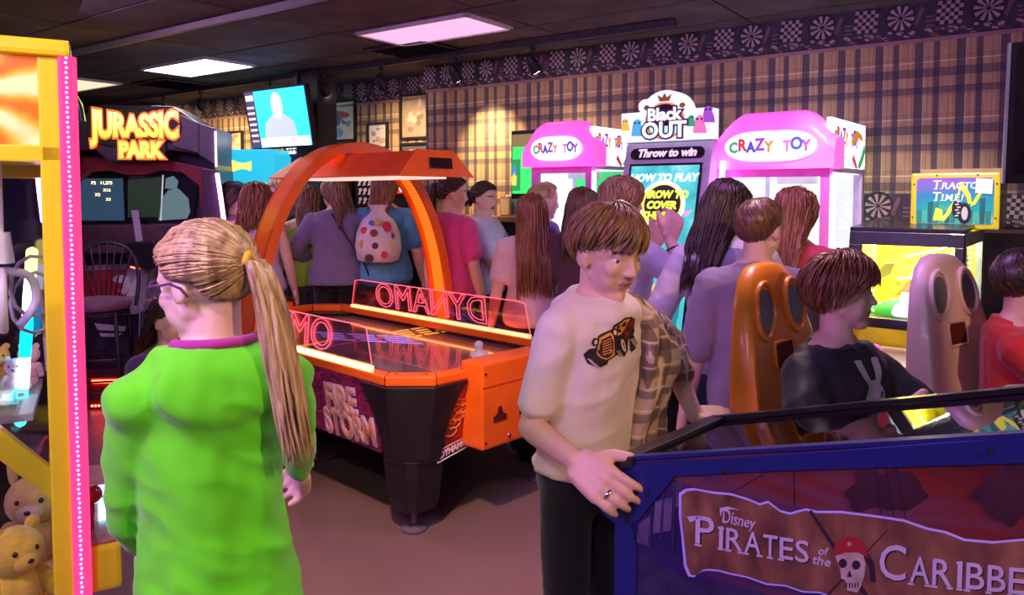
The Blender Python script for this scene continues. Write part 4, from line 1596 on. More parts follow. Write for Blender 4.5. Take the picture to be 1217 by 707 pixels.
MB().bb((-w / 2 + .05, .5, 1.0), (w / 2 - .05, .52, h - .3)).build('back_wall', glow('warm_back', (.9, .75, .5), .7), t)
MB().bb((-w / 2, .012, 1.0), (w / 2, .018, h - .3)).build('pane', G_CLEAR, t)
rnd = random.Random(5)
for i in range(10):
    m = MB()
    x = -.24 + i * .03
    hh_ = .09 + .03 * math.sin(i * .7)
    pl = [(x, -hh_ / 2), (x + .024, -hh_ / 2 + .01), (x + .026, hh_ / 2), (x + .002, hh_ / 2 - .01)]
    flat2d(m, pl, at((0, -.022, h - .15)), .006)
    m.build('sign_stroke', glow('sign_yellow', (.95, .75, .08), 1.2), t)

# ---- ornate black and white cabinet top, below the television
t, w, h = simple('black cabinet with pale ornate lettered top just under the television', 'ornate_cabinet', 334, 412, 168, 7.1, R(-20), .6, M_BEZEL)
MB().bb((-w / 2, 0, 0), (w / 2, .5, h - .12)).build('cabinet_body', M_BEZEL, t, bevel=.01)
MB().prism([(-w / 2, -.03, h - .14), (w / 2, -.03, h - .14), (w / 2 - .08, -.03, h), (.05, -.03, h + .01), (-w / 2, -.03, h - .03)], (0, .3, 0)).build('top_sign', M_BEZEL, t, bevel=.005)
rnd = random.Random(9)
for i in range(16):
    m = MB()
    x, z = -w / 2 + .03 + (i % 8) * .036, h - .12 + (i // 8) * .045
    flat2d(m, [(x + rnd.uniform(0, .008), z), (x + .026, z + rnd.uniform(0, .008)), (x + .03, z + .032), (x + .012, z + .036), (x, z + .02)], at((0, -.031, 0)), .004)
    m.build('sign_stroke', glow('pale_violet_sign', (.75, .75, 1.0), 1.5), t)
m = MB()
flat2d(m, [(0, h - .10), (.16, h - .10), (.30, h - .07), (.16, h - .085), (0, h - .085)], at((0, -.031, 0)), .004)
m.build('sign_flourish', glow('pale_violet_sign', (.75, .75, 1.0), 1.5), t)

# ---- big black round-shouldered cabinet behind the backpack
t, w, h = simple('black round-shouldered cabinet with red sign, behind the person with the dotted backpack', 'black_cabinet', 412, 512, 204, 6.95, R(-25), .6, M_BEZEL)
o = [(-w / 2, 0, 0), (w / 2, 0, 0), (w / 2, 0, 1.2)] + [(w / 2 - .3 + .3 * math.cos(a), 0, 1.2 + (h - 1.2) * math.sin(a)) for a in (.3, .6, .9, 1.2, 1.5)] + [(-w / 2, 0, h)]
MB().prism(o, (0, .5, 0)).build('cabinet_body', M_BEZEL, t, bevel=.01)
MB().bb((-.12, -.02, h - .20), (.24, 0, h - .03)).build('red_sign', emitmat('red_sign_glow', (.75, .05, .03), .8), t)
letters('NS', .10, 'sign_lettering', glow('white_letter', (1, 1, 1), 1.6), t, at((.15, -.022, h - .15)), .006, .004)
rnd = random.Random(4)
for k in range(9):
    m = MB()
    x, z = -.34 + (k % 3) * .055, h - .30 + (k // 3) * .085
    flat2d(m, [(x, z), (x + .03, z + .01), (x + .028, z + .03), (x + .045, z + .04), (x + .04, z + .065), (x + .01, z + .06), (x + .012, z + .03)], at((0, -.004, 0)), .004)
    m.build('white_ornament', mat('ornament_white', (.6, .58, .6), .5), t)
# ================================================================== AIR HOCKEY TABLE
LD, SD = V((-.722, .692, 0)), V((.692, .722, 0))       # along the table (away), across it
AC0 = V((-.463, 3.317, 0))
TA = math.atan2(-.692, .722)
ac = AC0 + SD * .6 + LD * 1.225
t = thing('air_hockey_table', 'orange air hockey table with lit overhead arch and purple flame side panels', 'air hockey table', ac, TA)
ah = t
HL, HW, CHM, ZR = 1.225, .60, .17, .76
M_OR = mat('orange_gloss', (.90, .15, .012), .3, var=.06, coat=.3)
M_ORD = mat('orange_deep', (.72, .075, .012), .35, var=.08)
M_BLKP = mat('black_satin', (.012, .011, .014), .32, var=.3)
# body panels with printed flames
def flames(name, dark, mid, hot, sc):
    b = NB(name, .32)
    x, y, z = b.sep()
    n = b.noise(sc, 4, stretch=(1, 1, 2.2), dist=1.6)
    n2 = b.noise(sc * 2.2, 3, stretch=(1, 1, 3), dist=.8)
    f = b.math('ADD', b.math('MULTIPLY', n, .7), b.math('MULTIPLY', n2, .3))
    b.base(b.ramp(f, [(.40, dark), (.50, mid), (.56, dark), (.63, hot), (.70, mid)]))
    return b.m
F_SIDE = flames('magenta_flame_print', (.10, .010, .05), (.34, .02, .13), (.50, .03, .20), 5)
F_END = flames('red_flame_print', (.28, .018, .015), (.48, .03, .02), (.62, .07, .03), 6)
oc = [(-HL + CHM, -HW), (HL - CHM, -HW), (HL, -HW + CHM), (HL, HW - CHM), (HL - CHM, HW), (-HL + CHM, HW), (-HL, HW - CHM), (-HL, -HW + CHM)]
ins = lambda k: [(x * (1 - k / HL), y * (1 - k / HW)) for x, y in oc]
m = MB()
o = ins(.035)
m.loft([[V((x, y, z)) for x, y in (ins(g))] for z, g in ((.40, .10), (.69, .036))])
m.build('inner_body', M_BLKP, t)
# side and end panels, leaning in a little towards the foot
def lean(pts, sgn, axis):
    out = []
    for a, z in pts:
        k = .05 * (1 - (z - .36) / .36)
        out.append(V((a, sgn * (HW - k), z)) if axis == 'y' else V((sgn * (HL - k), a, z)))
    return out
for sg in (-1, 1):
    MB().prism(lean([(-HL + .19, .715), (-HL + .27, .37), (HL - .27, .37), (HL - .19, .715)], sg, 'y'), (0, -sg * .02, 0)).build('side_panel', F_SIDE, t)
    MB().prism(lean([(-HW + .19, .715), (-HW + .26, .37), (HW - .26, .37), (HW - .19, .715)], sg, 'x'), (-sg * .02, 0, 0)).build('end_panel', F_END, t)
# top rails in eight lengths
for i in range(8):
    a, c = V((*oc[i], 0)), V((*oc[(i + 1) % 8], 0))
    ai, ci = V((*ins(.075)[i], 0)), V((*ins(.075)[(i + 1) % 8], 0))
    d = (c - a).normalized() * .002
    MB().prism([a + d + V((0, 0, .715)), c - d + V((0, 0, .715)), ci - d + V((0, 0, .715)), ai + d + V((0, 0, .715))], (0, 0, .045)).build('rail', M_OR, t, bevel=.008)
    sc = MB()
    for f in (.2, .8):
        p = a.lerp(c, f) * .5 + ai.lerp(ci, f) * .5
        sc.cone(p + V((0, 0, .759)), p + V((0, 0, .7625)), .006, .005, 8)
    sc.build('screws', M_BLACK, t, kind='stuff')
# playing surface
M_PLAY = mat('grey_playfield', (.13, .11, .10), .16, var=.12, vscale=4, coat=.5)
o = ins(.07)
MB().prism([V((x, y, .685)) for x, y in o], (0, 0, .012)).build('playfield', M_PLAY, t)
def pprint(name, polys, m_):
    q = MB()
    for i, pl in enumerate(polys):
        q.prism([V((x, y, .6972 + i * .00005)) for x, y in pl], (0, 0, .0004))
    return q.build(name, m_, t)
M_PVIO = mat('violet_print', (.34, .24, .90), .3, emit=(.35, .25, 1.0), estr=.35)
M_PYEL = mat('amber_print', (.90, .50, .06), .3, emit=(1.0, .5, .05), estr=.3)
def bars(x0, y0, ang, n, ln, w, gap):
    out = []
    c, s = math.cos(ang), math.sin(ang)
    for i in range(n):
        for k in range(3):
            a0, a1 = k * ln / 3 + .01, (k + 1) * ln / 3 - .01 + .03 * (i % 2)
            y = i * gap
            out.append([(x0 + c * a - s * (y + b_), y0 + s * a + c * (y + b_)) for a, b_ in ((a0, 0), (a1, 0), (a1 - .02, w), (a0 + .02, w))])
    return out
def tp(u, v):
    p = rotz(-TA) @ (pz(u, v, .6975) - ac)
    return (p.x, p.y)
def rows(p0, p1, n_, dv, th):
    out = []
    for i in range(n_):
        for f0, f1 in ((.0, .30), (.34, .62), (.66, 1.0)):
            f0, f1 = f0 + .02 * (i % 2), f1 - .03 * (i % 3)
            a_ = (p0[0] + (p1[0] - p0[0]) * f0 + 5 * i, p0[1] + (p1[1] - p0[1]) * f0 + dv * i)
            c_ = (p0[0] + (p1[0] - p0[0]) * f1 + 5 * i, p0[1] + (p1[1] - p0[1]) * f1 + dv * i)
            out.append([tp(a_[0], a_[1]), tp(c_[0], c_[1]), tp(c_[0] + 3, c_[1] + th), tp(a_[0] + 3, a_[1] + th)])
    return out
pprint('violet_markings', rows((372, 394), (486, 400), 4, 2.6, 1.5), M_PVIO)
pprint('amber_markings', rows((466, 394), (528, 384), 4, 2.2, 1.3), M_PYEL)
pprint('amber_flame_line', [[tp(332, 413), tp(370, 408), tp(404, 401), tp(372, 410), tp(334, 416)]], M_PYEL)
pprint('centre_line', [[(-.012, -.52), (.012, -.52), (.012, .52), (-.012, .52)]], mat('magenta_print', (.7, .12, .6), .2))
# goal boxes
for sg in (-1, 1):
    x0, x1 = (HL - .05, HL + .10) if sg > 0 else (-HL - .10, -HL + .05)
    MB().bb((x0, -.235, .385), (x1, .235, .80)).build('goal_box', M_OR, t, bevel=.012)
    MB().bb((x1 - .002 if sg > 0 else x0 - .003, -.235, .685), (x1 + .003 if sg > 0 else x0 + .002, .235, .69)).build('goal_seam', M_ORD, t)
    xf = x1 + .0005 if sg > 0 else x0 - .0045
    for yy in (-.12, .06):
        pl = arcpts(0, .035, .016, 0, 180, 8) + [(-.022, .018), (-.055, .004), (-.055, -.02), (.055, -.02), (.055, .004), (.022, .018)]
        MB().prism([V((xf, yy + a * .8, .53 + z)) for a, z in pl], (.004, 0, 0)).build('mallet_slot', mat('slot_shade', (.10, .008, .004), .6), t)  # hole drawn as a flat piece, its shade put into the colour
    MB().cone((x1 if sg > 0 else x0, -.06, .425), (x1 + .012 if sg > 0 else x0 - .012, -.06, .425), .010, .008, 12).build('lock', mat('chrome', (.6, .6, .62), .2, metal=1), t, 40)
    for yy, zz in ((-.215, .75), (-.215, .42)):
        MB().cone((x1 if sg > 0 else x0, yy, zz), (x1 + .004 if sg > 0 else x0 - .004, yy, zz), .006, .006, 8).build('bolt', M_BLACK, t)
# corner legs
for sx in (-1, 1):
    for sy in (-1, 1):
        def ring_(z, a, off, inn):
            # outline round a corner: along the side, chamfer, along the end
            k = CHM - .02
            p = [(HL - a, HW + off), (HL - k, HW + off), (HL + off, HW - k), (HL + off, HW - a), (HL - inn, HW - a), (HL - a, HW - inn)]
            return [V((sx * x, sy * y, z)) for x, y in p]
        m = MB()
        m.loft([ring_(z, a, off, inn) for z, a, off, inn in ((.714, .36, .014, .10), (.64, .305, .006, .10), (.56, .268, -.006, .10), (.46, .240, -.022, .10), (.36, .225, -.035, .11), (.345, .215, -.045, .12))])
        lg = m.build('leg_skirt', M_BLKP, t, bevel=.008)
        c = V((sx * (HL - .155), sy * (HW - .155), 0))
        def sq(z, w):
            return [c + V((sx * x * w, sy * y * w, z)) for x, y in ((-1, 1), (.55, 1), (1, .55), (1, -1), (-1, -1))]
        m = MB()
        m.loft([sq(.36, .105), (sq(.16, .088)), (sq(.105, .075))])
        m.build('leg', M_BLKP, t, bevel=.010)
        MB().cone(c + V((0, 0, .03)), c + V((0, 0, .11)), .014, .014, 10).lathe([(.052, .001), (.062, .006), (.060, .014), (.03, .028), (.016, .034)], c, 20).build('foot_pad', mat('grey_foot', (.20, .17, .22), .4, metal=.4), t, 40)
# acrylic guards with edge-lit lettering, over glowing strips
E_HOT = glow('orange_white_led', (1.0, .42, .12), 7)
E_HOT2 = glow('orange_led', (1.0, .28, .08), 4.2)
E_EDGE = glow('pink_edge_light', (1.0, .10, .16), 1.7)
G_ACR = glass('pink_acrylic', (.93, .72, .76), .06)
for sg, e_ in ((-1, E_HOT), (1, E_HOT2)):
    y0 = sg * (HW - .045)
    ol = [(-.90, .775), (.905, .775), (.86, .955), (.80, .965), (-.80, .965), (-.86, .955)]
    MB().prism([V((x, y0, z)) for x, z in ol], (0, sg * .008, 0)).build('acrylic_guard', G_ACR, t)
    MB().tube([V((x, y0 + sg * .004, z)) for x, z in ol], .0028, 6, closed=True).build('lit_edge', E_EDGE, t)
    letters('DYNAMO', .235, 'lit_lettering', E_EDGE, t, at((-.02, y0 + sg * .004, .868), 0 if sg < 0 else PI), .003, 0, .12, 1.0, 'CENTER', 1.12, .0024)
    n_ = 6
    for k in range(n_):
        a = -.90 + 1.80 * k / n_
        MB().bb((a + .006, y0 - sg * .012, .7605), (a + 1.80 / n_ - .006, y0 + sg * .022, .776)).build('light_strip', e_, t)
for sx in (-1, 1):   # low clear end guard plates
    MB().bb((sx * (HL - .045) - .003, -.26, .80), (sx * (HL - .045) + .003, .26, .84)).build('end_guard', G_ACR, t) if sx < 0 else None
# overhead arch
ARX = -.03
def archpt(a, r=0.0):
    c, s = math.cos(a), math.sin(a)
    yy = (.695 + r) * math.copysign(abs(c) ** .92, c)
    return V((ARX, yy, .64 + (1.235 + r) * abs(s) ** .95))
pts = [archpt(PI * k / 48) for k in range(49)]
def arch(r0, r1, wx, name, m_, n=48, x0=0.0):
    q = MB()
    rings = []
    for k in range(n + 1):
        a = PI * k / n
        o_, i_ = archpt(a, r0), archpt(a, r1)
        rings.append([o_ + V((-wx + x0, 0, 0)), o_ + V((wx + x0, 0, 0)), i_ + V((wx + x0, 0, 0)), i_ + V((-wx + x0, 0, 0))])
    q.loft(rings)
    return q.build(name, m_, t, 50)
arch(.03, .012, .085, 'arch', M_OR)
for s in (-1, 1):
    arch(.03, -.025, .010, 'arch_flange', M_OR, x0=s * .078)
# perforated inner sheet, lit from behind
b = NB('perforated_amber', .4)
vx, vy, vz = b.sep()
hole = b.math('LESS_THAN', b.math('ADD', b.math('POWER', b.math('SUBTRACT', b.math('FRACT', b.math('DIVIDE', vx, .012)), .5), 2), b.math('POWER', b.math('SUBTRACT', b.math('FRACT', b.math('DIVIDE', b.math('ADD', vz, b.math('MULTIPLY', vy, .7)), .012)), .5), 2)), .07)
c_ = b.mix(hole, (1.0, .26, .015), (.55, .09, .01))
b.base(c_)
b.emit(c_, .55)
arch(.011, .004, .068, 'arch_inner_panel', b.m)
for s in (-1, 1):
    MB().bb((ARX - .09, s * .665 - .07, .60), (ARX + .09, s * .665 + .05, .70)).build('arch_bracket', M_BLKP, t, bevel=.008)
# lamp hood
xn, xf = HL - .50, HL - 1.85
m = MB()
sec = lambda x, k, dz: [V((x, -.26, 1.695)), V((x, .26, 1.695)), V((x + dz, .12 * k, 1.83)), V((x + dz, -.12 * k, 1.83))]
hood = m.loft([sec(xf, 1, .16), sec(xn, 1, -.02)])
m.build('lamp_hood', M_ORD, t, bevel=.006)
m = MB()
m.prism([V((xn, -.265, 1.69)), V((xn, .265, 1.69)), V((xn - .02, .125, 1.836)), V((xn - .02, -.125, 1.836))], (.02, 0, 0))
m.build('hood_end', M_OR, t, bevel=.004)
MB().box((xn + .012, .02, 1.762), (.016, .16, .06), Matrix.Rotation(-.14, 3, 'Y')).build('score_display', mat('score_display', (.03, .012, .012), .15, coat=.6), t, bevel=.003)
MB().bb((xf + .1, -.16, 1.682), (xn - .1, .16, 1.694)).build('hood_diffuser', glow('hood_tube', (1.0, .70, .6), .7), t)
# side lettering
M_LOUT = mat('lavender_outline', (.62, .52, .85), .35)
M_LFIL = mat('salmon_letter', (.80, .36, .26), .35)
tl = math.atan2(.05, .36)
def sidetext(s, x, z, size, shear, sx):
    k = .05 * (1 - (z - .36) / .36)
    for o_, b_, m_ in ((.002, .012, M_LOUT), (.006, .001, M_LFIL)):
        letters(s, size, 'side_lettering', m_, t, at((x, -(HW - k) - o_, z), 0, tl) @ Matrix.Rotation(R(-3), 4, 'Y'), .004, b_, shear, 1.02, 'CENTER', sx)
OS = ac - SD * (HW - .02)
def sidepos(u, v):
    x, z = onplane(u, v, OS, -LD, V((0, 0, 1)))
    return x, z
x_, z_ = sidepos(405, 476)
sidetext('FIRE', x_, z_, .185, 0, .80)
x_, z_ = sidepos(412, 508)
sidetext('STORM', x_, z_, .180, 0, .74)
# puck with flame tail beside the lettering
def sideflat(polys, m_, o_):
    for pl in polys:
        q = MB()
        q.prism([V((x, -(HW - .05 * (1 - (z - .36) / .36)) - o_, z)) for x, z in pl], (0, -.002, 0))
        q.build('side_emblem', m_, t)
sideflat([[(.02, .71), (.10, .69), (.20, .64), (.27, .56), (.29, .48), (.24, .42), (.16, .43), (.22, .50), (.20, .57), (.12, .63), (.0, .66)]], mat('flame_orange', (.95, .24, .02), .35), .001)
sideflat([arcpts(.14, .53, .115, 0, 360, 24, .055)[:-1]], M_LOUT, .004)
sideflat([arcpts(.14, .535, .095, 0, 360, 24, .042)[:-1]], mat('puck_mauve', (.45, .22, .22), .4), .007)
# end panel: flame curls and framed maker's lettering
def endpt(y, z, o_=.0):
    return V((HL - .05 * (1 - (z - .36) / .36) + o_, y, z))
M_CURL = mat('flame_orange')
M_GOLD = mat('gold_line', (.85, .50, .12), .35)
rnd = random.Random(12)
for k in range(7):
    y0, z0 = -.385 + (k % 4) * .03, .49 + k * .018
    pts = [(y0, z0), (y0 + .04, z0 + .025), (y0 + .09, z0 + .015), (y0 + .12, z0 + .045), (y0 + .16, z0 + .03)]
    MB().tube(smoothpath([endpt(y, z, .001) for y, z in pts], 4), [.008 * (1 - i / 18) + .001 for i in range(17)], 6, flat=.4).build('flame_curl', M_CURL, t, 60)
for k in range(4):
    y0, z0 = -.36 + k * .02, .46 + k * .035
    MB().tube(smoothpath([endpt(y, z, .002) for y, z in ((y0, z0), (y0 + .05, z0 - .012), (y0 + .08, z0 + .01), (y0 + .06, z0 + .03), (y0 + .04, z0 + .02))], 4), .0022, 5).build('gold_curl', M_GOLD, t, 60)
OE = ac - LD * (HL - .03)
y_, z_ = onplane(541, 534, OE, SD, V((0, 0, 1)))
Mr = at(endpt(y_, z_, .003), PI / 2, 0, 0) @ Matrix.Rotation(R(-10), 4, 'Y')
M_WINK = mat('white_ink', (.80, .72, .72), .4)
letters('DYNAMO', .042, 'maker_lettering', M_WINK, t, Mr, .003, .002, .15, 1.0, 'CENTER', .95)
fr = [(-.105, -.027), (.095, -.027), (.115, .027), (-.085, .027)]
MB().tube([Mr @ V((x, 0, z)) for x, z in fr], .003, 6, closed=True).build('maker_frame', M_WINK, t)

# mallet on the table
mp = pz(569, 424, .698)
t = thing('air_hockey_mallet', 'white air hockey mallet standing on the grey table surface', 'mallet', (mp.x, mp.y, .698), 0)
M_MAL = mat('white_mallet', (.78, .72, .84), .35)
MB().lathe([(.046, .0), (.050, .004), (.050, .022), (.046, .028), (.022, .030)], n=24).build('base', M_MAL, t, 40)
MB().lathe([(.021, .028), (.020, .05), (.025, .062), (.024, .078), (.012, .088), (.0, .09)], n=18).build('knob', M_MAL, t, 60)
sp_ = thing('power_cord', 'black cord lying on the floor under the air hockey table', 'cord', (0, 0, 0))
MB().tube(smoothpath([pz(392, 545, .006), pz(420, 538, .006), pz(445, 541, .006), pz(470, 552, .006)], 6), .006, 6).build('cord', M_BLACK, sp_, 60)
# ================================================================== MACHINES ALONG THE RIGHT WALL
TM2 = R(-38)
M_PINK = mat('pink_translucent', (.95, .30, .72), .3, emit=(1.0, .10, .62), estr=.62, var=.05)
M_PINKD = mat('pink_metal', (.70, .20, .62), .35, var=.08)
E_WHT = glow('white_interior', (.82, .88, 1.0), .9)
E_NEON = glow('pink_neon', (1.0, .35, .92), 6)
M_LILAC = mat('lilac_metal', (.60, .50, .72), .35)
M_WPAN = mat('white_lit_panel', (.8, .8, .82), .4, emit=(.9, .92, 1.0), estr=1.0)
INK = {k: mat('ink_' + k, c, .5, emit=c, estr=.35) for k, c in dict(green=(.05, .50, .18), red=(.75, .06, .10), blue=(.08, .12, .65), violet=(.40, .10, .55), orange=(.9, .40, .05), yellow=(.9, .75, .10), pink=(.9, .25, .5), cyan=(.1, .6, .8)).items()}

def colour_text(words_, size, root, M, ext=.004, sx=1.0):
    """toy lettering, each letter its own colour"""
    cols = ['green', 'red', 'blue', 'violet', 'orange', 'green', 'pink', 'blue', 'violet', 'red']
    w = size * .66 * sx
    n = len(words_)
    for i, ch in enumerate(words_):
        if ch == ' ':
            continue
        letters(ch, size * (1.05 if i % 2 else .92), 'sign_letter', INK[cols[i % len(cols)]], root, M @ at(((i - (n - 1) / 2) * w, 0, size * .07 * (1 if i % 2 else -1))), ext, .004, 0, 1, 'CENTER', sx)

def crane(label, fr, w, dep, H, rz, back, seed, sign='CRAZY TOY', rnd_=None):
    """lit prize crane; fr = front right foot of the cabinet"""
    c = fr - rotz(rz) @ V((w / 2, 0, 0))
    t = thing('prize_crane', label, 'arcade machine', c, rz, 'pink prize cranes at the papered wall')
    h0, h1 = .88, H - .30            # window
    MB().bb((-w / 2, 0, .03), (w / 2, dep, h0 - .06)).build('base_cabinet', M_PINKD, t, bevel=.012)
    MB().bb((-w / 2 + .03, .03, 0), (w / 2 - .03, dep - .03, .03)).build('plinth', M_BEZEL, t)
    MB().prism([(-w / 2, 0, h0 - .20), (-w / 2, -.16, h0 - .14), (-w / 2, -.16, h0 - .10), (-w / 2, 0, h0 - .06)], (w, 0, 0)).build('control_shelf', mat('console_lilac', (.45, .35, .65), .35), t, bevel=.008)
    MB().cone((-.06, -.09, h0 - .09), (-.06, -.085, h0 - .01), .007, .006, 8).sph((-.06, -.085, h0 + .0), .02, 10, 8).build('joystick', M_BEZEL, t, 40)
    for i, e in enumerate((glow('violet_button', (.6, .2, 1.0), 4), glow('blue_button'), glow('white_button', (.9, .9, 1), 3))):
        MB().cone((.02 + i * .05, -.10, h0 - .105), (.02 + i * .05, -.095, h0 - .075), .016, .014, 12).build('button', e, t)
    f = .05
    for x in (-1, 1):
        MB().bb((x * w / 2 - (f if x > 0 else 0), 0, h0 - .06), (x * w / 2 + (f if x < 0 else 0), f, h1)).build('front_post', M_PINKD, t, bevel=.004)
        MB().bb((x * w / 2 - (f if x > 0 else 0), dep - f, h0 - .06), (x * w / 2 + (f if x < 0 else 0), dep, H - .05)).build('rear_post', M_LILAC, t, bevel=.004)
    MB().bb((-w / 2 + f, 0, h1 - .05), (w / 2 - f, f, h1)).build('front_rail', M_PINKD, t)
    MB().bb((-w / 2 + f, 0, h0 - .06), (w / 2 - f, f, h0 - .01)).build('front_rail', M_PINKD, t)
    MB().bb((-w / 2 + f, .018, h0 - .01), (w / 2 - f, .024, h1 - .05)).build('pane', G_CLEAR, t)
    MB().bb((w / 2 - .024, f, h0 - .06), (w / 2 - .018, dep - f, h1 - .02)).build('pane', G_CLEAR, t)
    MB().bb((-w / 2 + .018, f, h0 - .06), (-w / 2 + .024, dep - f, h1 - .02)).build('side_wall', E_WHT, t)
    MB().bb((-w / 2 + f, dep - .04, h0 - .06), (w / 2 - f, dep - .03, h1)).build('back_wall', back, t)
    MB().bb((-w / 2 + .02, .03, h0 - .08), (w / 2 - .02, dep - .03, h0 - .06)).build('prize_deck', M_WPAN, t)
    MB().bb((-w / 2 + .02, .03, h1 - .03), (w / 2 - .02, dep - .03, h1 - .01)).build('ceiling_light', E_WHT, t)
    # side sign over the side window
    MB().bb((w / 2 - .03, f * .5, h1 - .0), (w / 2, dep, H - .04)).build('side_sign', M_WPAN, t, bevel=.004)
    MB().bb((w / 2 - .03, f * .5, h1 - .025), (w / 2 + .003, dep, h1 - .0)).build('side_rail', M_LILAC, t)
    Ms = at((w / 2 + .001, dep * .42, (h1 + H - .04) / 2 + .03), PI / 2)
    colour_text(sign, .115, t, Ms, .004, dep / .98)
    for i, (k, pl) in enumerate((('orange', [(dep * .55, .02), (dep * .70, .09), (dep * .86, .07), (dep * .90, .03), (dep * .74, .05), (dep * .6, -.0)]), ('green', [(dep * .76, -.11), (dep * .86, -.05), (dep * .95, .02), (dep * .97, -.03), (dep * .88, -.10), (dep * .80, -.13)]), ('red', [(dep * .58, -.08), (dep * .70, -.13), (dep * .74, -.12), (dep * .62, -.05)]))):
        MB().prism([V((w / 2 + .001 + .0005 * i, y, (h1 + H - .04) / 2 + z)) for y, z in pl], (.003, 0, 0)).build('sign_picture', INK[k], t)
    MB().tube(smoothpath([V((w / 2 + .002, dep * a, (h1 + H) / 2 - .02 + b_)) for a, b_ in ((.06, -.07), (.2, -.05), (.35, -.075), (.5, -.06))], 4), .005, 6, flat=.4).build('sign_squiggle', INK['yellow'], t)
    # moulded glowing canopy with a bulging crown
    m = MB()
    nx, rings = 24, []
    pw = w / 2 + .035
    def prof(u):
        a = abs(u)
        return .12 * (1 if a < .45 else max(0, math.cos((a - .45) / .45 * PI / 2)) if a < .9 else 0)
    for y, k in ((-.045, .0), (-.06, .35), (-.03, .85), (.03, 1.0), (.10, 1.0), (.13, .8)):
        top = [V((u * pw, y, h1 + .005 + (H - .12 - h1 + prof(u)) * (.45 + .55 * k) - .03 * (abs(u) ** 8))) for u in [-1 + 2 * i / nx for i in range(nx + 1)]]
        bot = [V((u * pw, y, h1 - .008)) for u in (1, -1)]
        rings.append(top + bot)
    m.loft(rings)
    m.build('canopy', M_PINK, t, 60)
    z_ = (h1 + H) / 2 - .035
    plate = [(x * w * .41, z_ + z * .082) for x, z in arcpts(0, 0, 1, 0, 360, 28)[:-1]]
    q = MB()
    q.prism([V((math.copysign(abs(x / (w * .41)) ** .6, x) * w * .41, -.066, z)) for x, z in plate], (0, .02, 0))
    q.build('logo_plate', glow('logo_white', (1.0, .93, 1.0), 1.1), t, bevel=.004)
    colour_text(sign, .085, t, at((0, -.067, z_)), .004, w * 1.45)
    # neon down the front right corner
    MB().cone((w / 2 + .012, .012, h0 - .02), (w / 2 + .012, .012, h1 - .04), .014, .014, 8).build('neon_tube', E_NEON, t, 60)
    # gantry, claw and cable
    MB().box((.02, dep * .5, h1 - .06), (.20, .12, .05)).build('gantry', M_CLAW, t, bevel=.004)
    g = V((.04, dep * .45, h1 - .42))
    cab = [g + V((.05 * math.sin(k * .5), .03 * math.cos(k * .5), .33 - .018 * k)) for k in range(18)]
    MB().tube(cab, .007, 6).build('coiled_cable', M_CLAW, t, 60)
    MB().cone(g, g + V((0, 0, .09)), .026, .02, 10).build('claw_hub', M_CLAW, t, 40)
    for k in range(3):
        a = k * 2.1 + seed
        e = V((math.cos(a), math.sin(a), 0))
        MB().tube(smoothpath([g, g + e * .06 + V((0, 0, -.02)), g + e * .07 + V((0, 0, -.08)), g + e * .03 + V((0, 0, -.13))], 3), .008, 6).build('claw_prong', M_CLAW, t, 60)
    return t

CR1 = px(986, 230, 3.95) * 1
CR1.z = 0
crane('large pink prize crane with glowing canopy right of the throwing game', CR1, .60, .72, 2.04, TM2, E_WHT, .3)
CR2 = px(703, 230, 5.05)
CR2.z = 0
E_GRNB = emitmat('green_picture', (.02, .55, .14), 1.1)
crane('small pink prize crane with green backdrop left of the throwing game', CR2, .50, .54, 2.09, TM2, E_GRNB, 1.2)
for i, (dx_, col_) in enumerate((((-.16, .35), (.75, .3, .5)), ((.05, .25), (.9, .8, .2)), ((.18, .4), (.3, .5, .8)))):
    p = CR1 + rotz(TM2) @ V((-.30 + dx_[0], dx_[1], .822))
    plush('plush_bear', ('pink', 'yellow', 'blue')[i] + ' plush on the deck of the large pink prize crane', p, TM2, .16, col_, None, 'round', group='plush prizes in the pink cranes')
    if i < 2:
        p = CR2 + rotz(TM2) @ V((-.25 + dx_[0] * .7, dx_[1] * .75, .822))
        plush('plush_bear', ('rose', 'golden')[i] + ' plush on the deck of the small pink prize crane', p, TM2, .14, col_, None, 'long', group='plush prizes in the pink cranes')
CRL1 = CR1 + rotz(TM2) @ V((-.33, .36, 1.70))
CRL2 = CR2 + rotz(TM2) @ V((-.23, .36, 1.70))

# ---- throwing game
BF = px(847, 230, 4.25)
BF.z = 0
w = .55
c = BF - rotz(TM2) @ V((w / 2, 0, 0))
t = thing('throwing_game', 'tall lilac ball throwing game with lit round-topped sign and aqua screen', 'arcade machine', c, TM2)
tb = t
M_SILV = mat('silver_lilac', (.52, .44, .58), .3, var=.08)
MB().prism([(-w / 2, -.30, .02), (-w / 2, -.30, .62), (-w / 2, .0, 1.90), (-w / 2, .5, 1.90), (-w / 2, .5, .02)], (w, 0, 0)).build('cabinet_body', M_SILV, t, bevel=.012)
# local frame of the leaning face
A0, A1 = V((0, -.30, .62)), V((0, 0, 1.90))
Zs = lambda z: 1.905 + (z - 1.86) * .86
fz = (A1 - A0).normalized()
fn = V((1, 0, 0)).cross(fz)          # points out
def face(x, s, o_=0.0):
    return A0 + V((x, 0, 0)) + fz * s + fn * -o_ if False else A0 + V((x, 0, 0)) + fz * s + V((0, -fz.z, fz.y)) * o_
FM = Matrix.Translation(A0) @ Matrix(((1, 0, 0, 0), (0, fz.z, fz.y, 0), (0, -fz.y, fz.z, 0), (0, 0, 0, 1)))
SL = (A1 - A0).length
def fbox(name, a, c, m_, bev=0.0):
    q = MB().bb(a, c)
    q.v = [tuple(FM @ V(p)) for p in q.v]
    return q.build(name, m_, t, bevel=bev)
def fflat(name, polys, m_, o_=.012, e=.002):
    for i, pl in enumerate(polys):
        q = MB()
        flat2d(q, pl, FM @ at((0, -o_ - .0006 * i, 0)), e)
        q.build(name, m_, t)
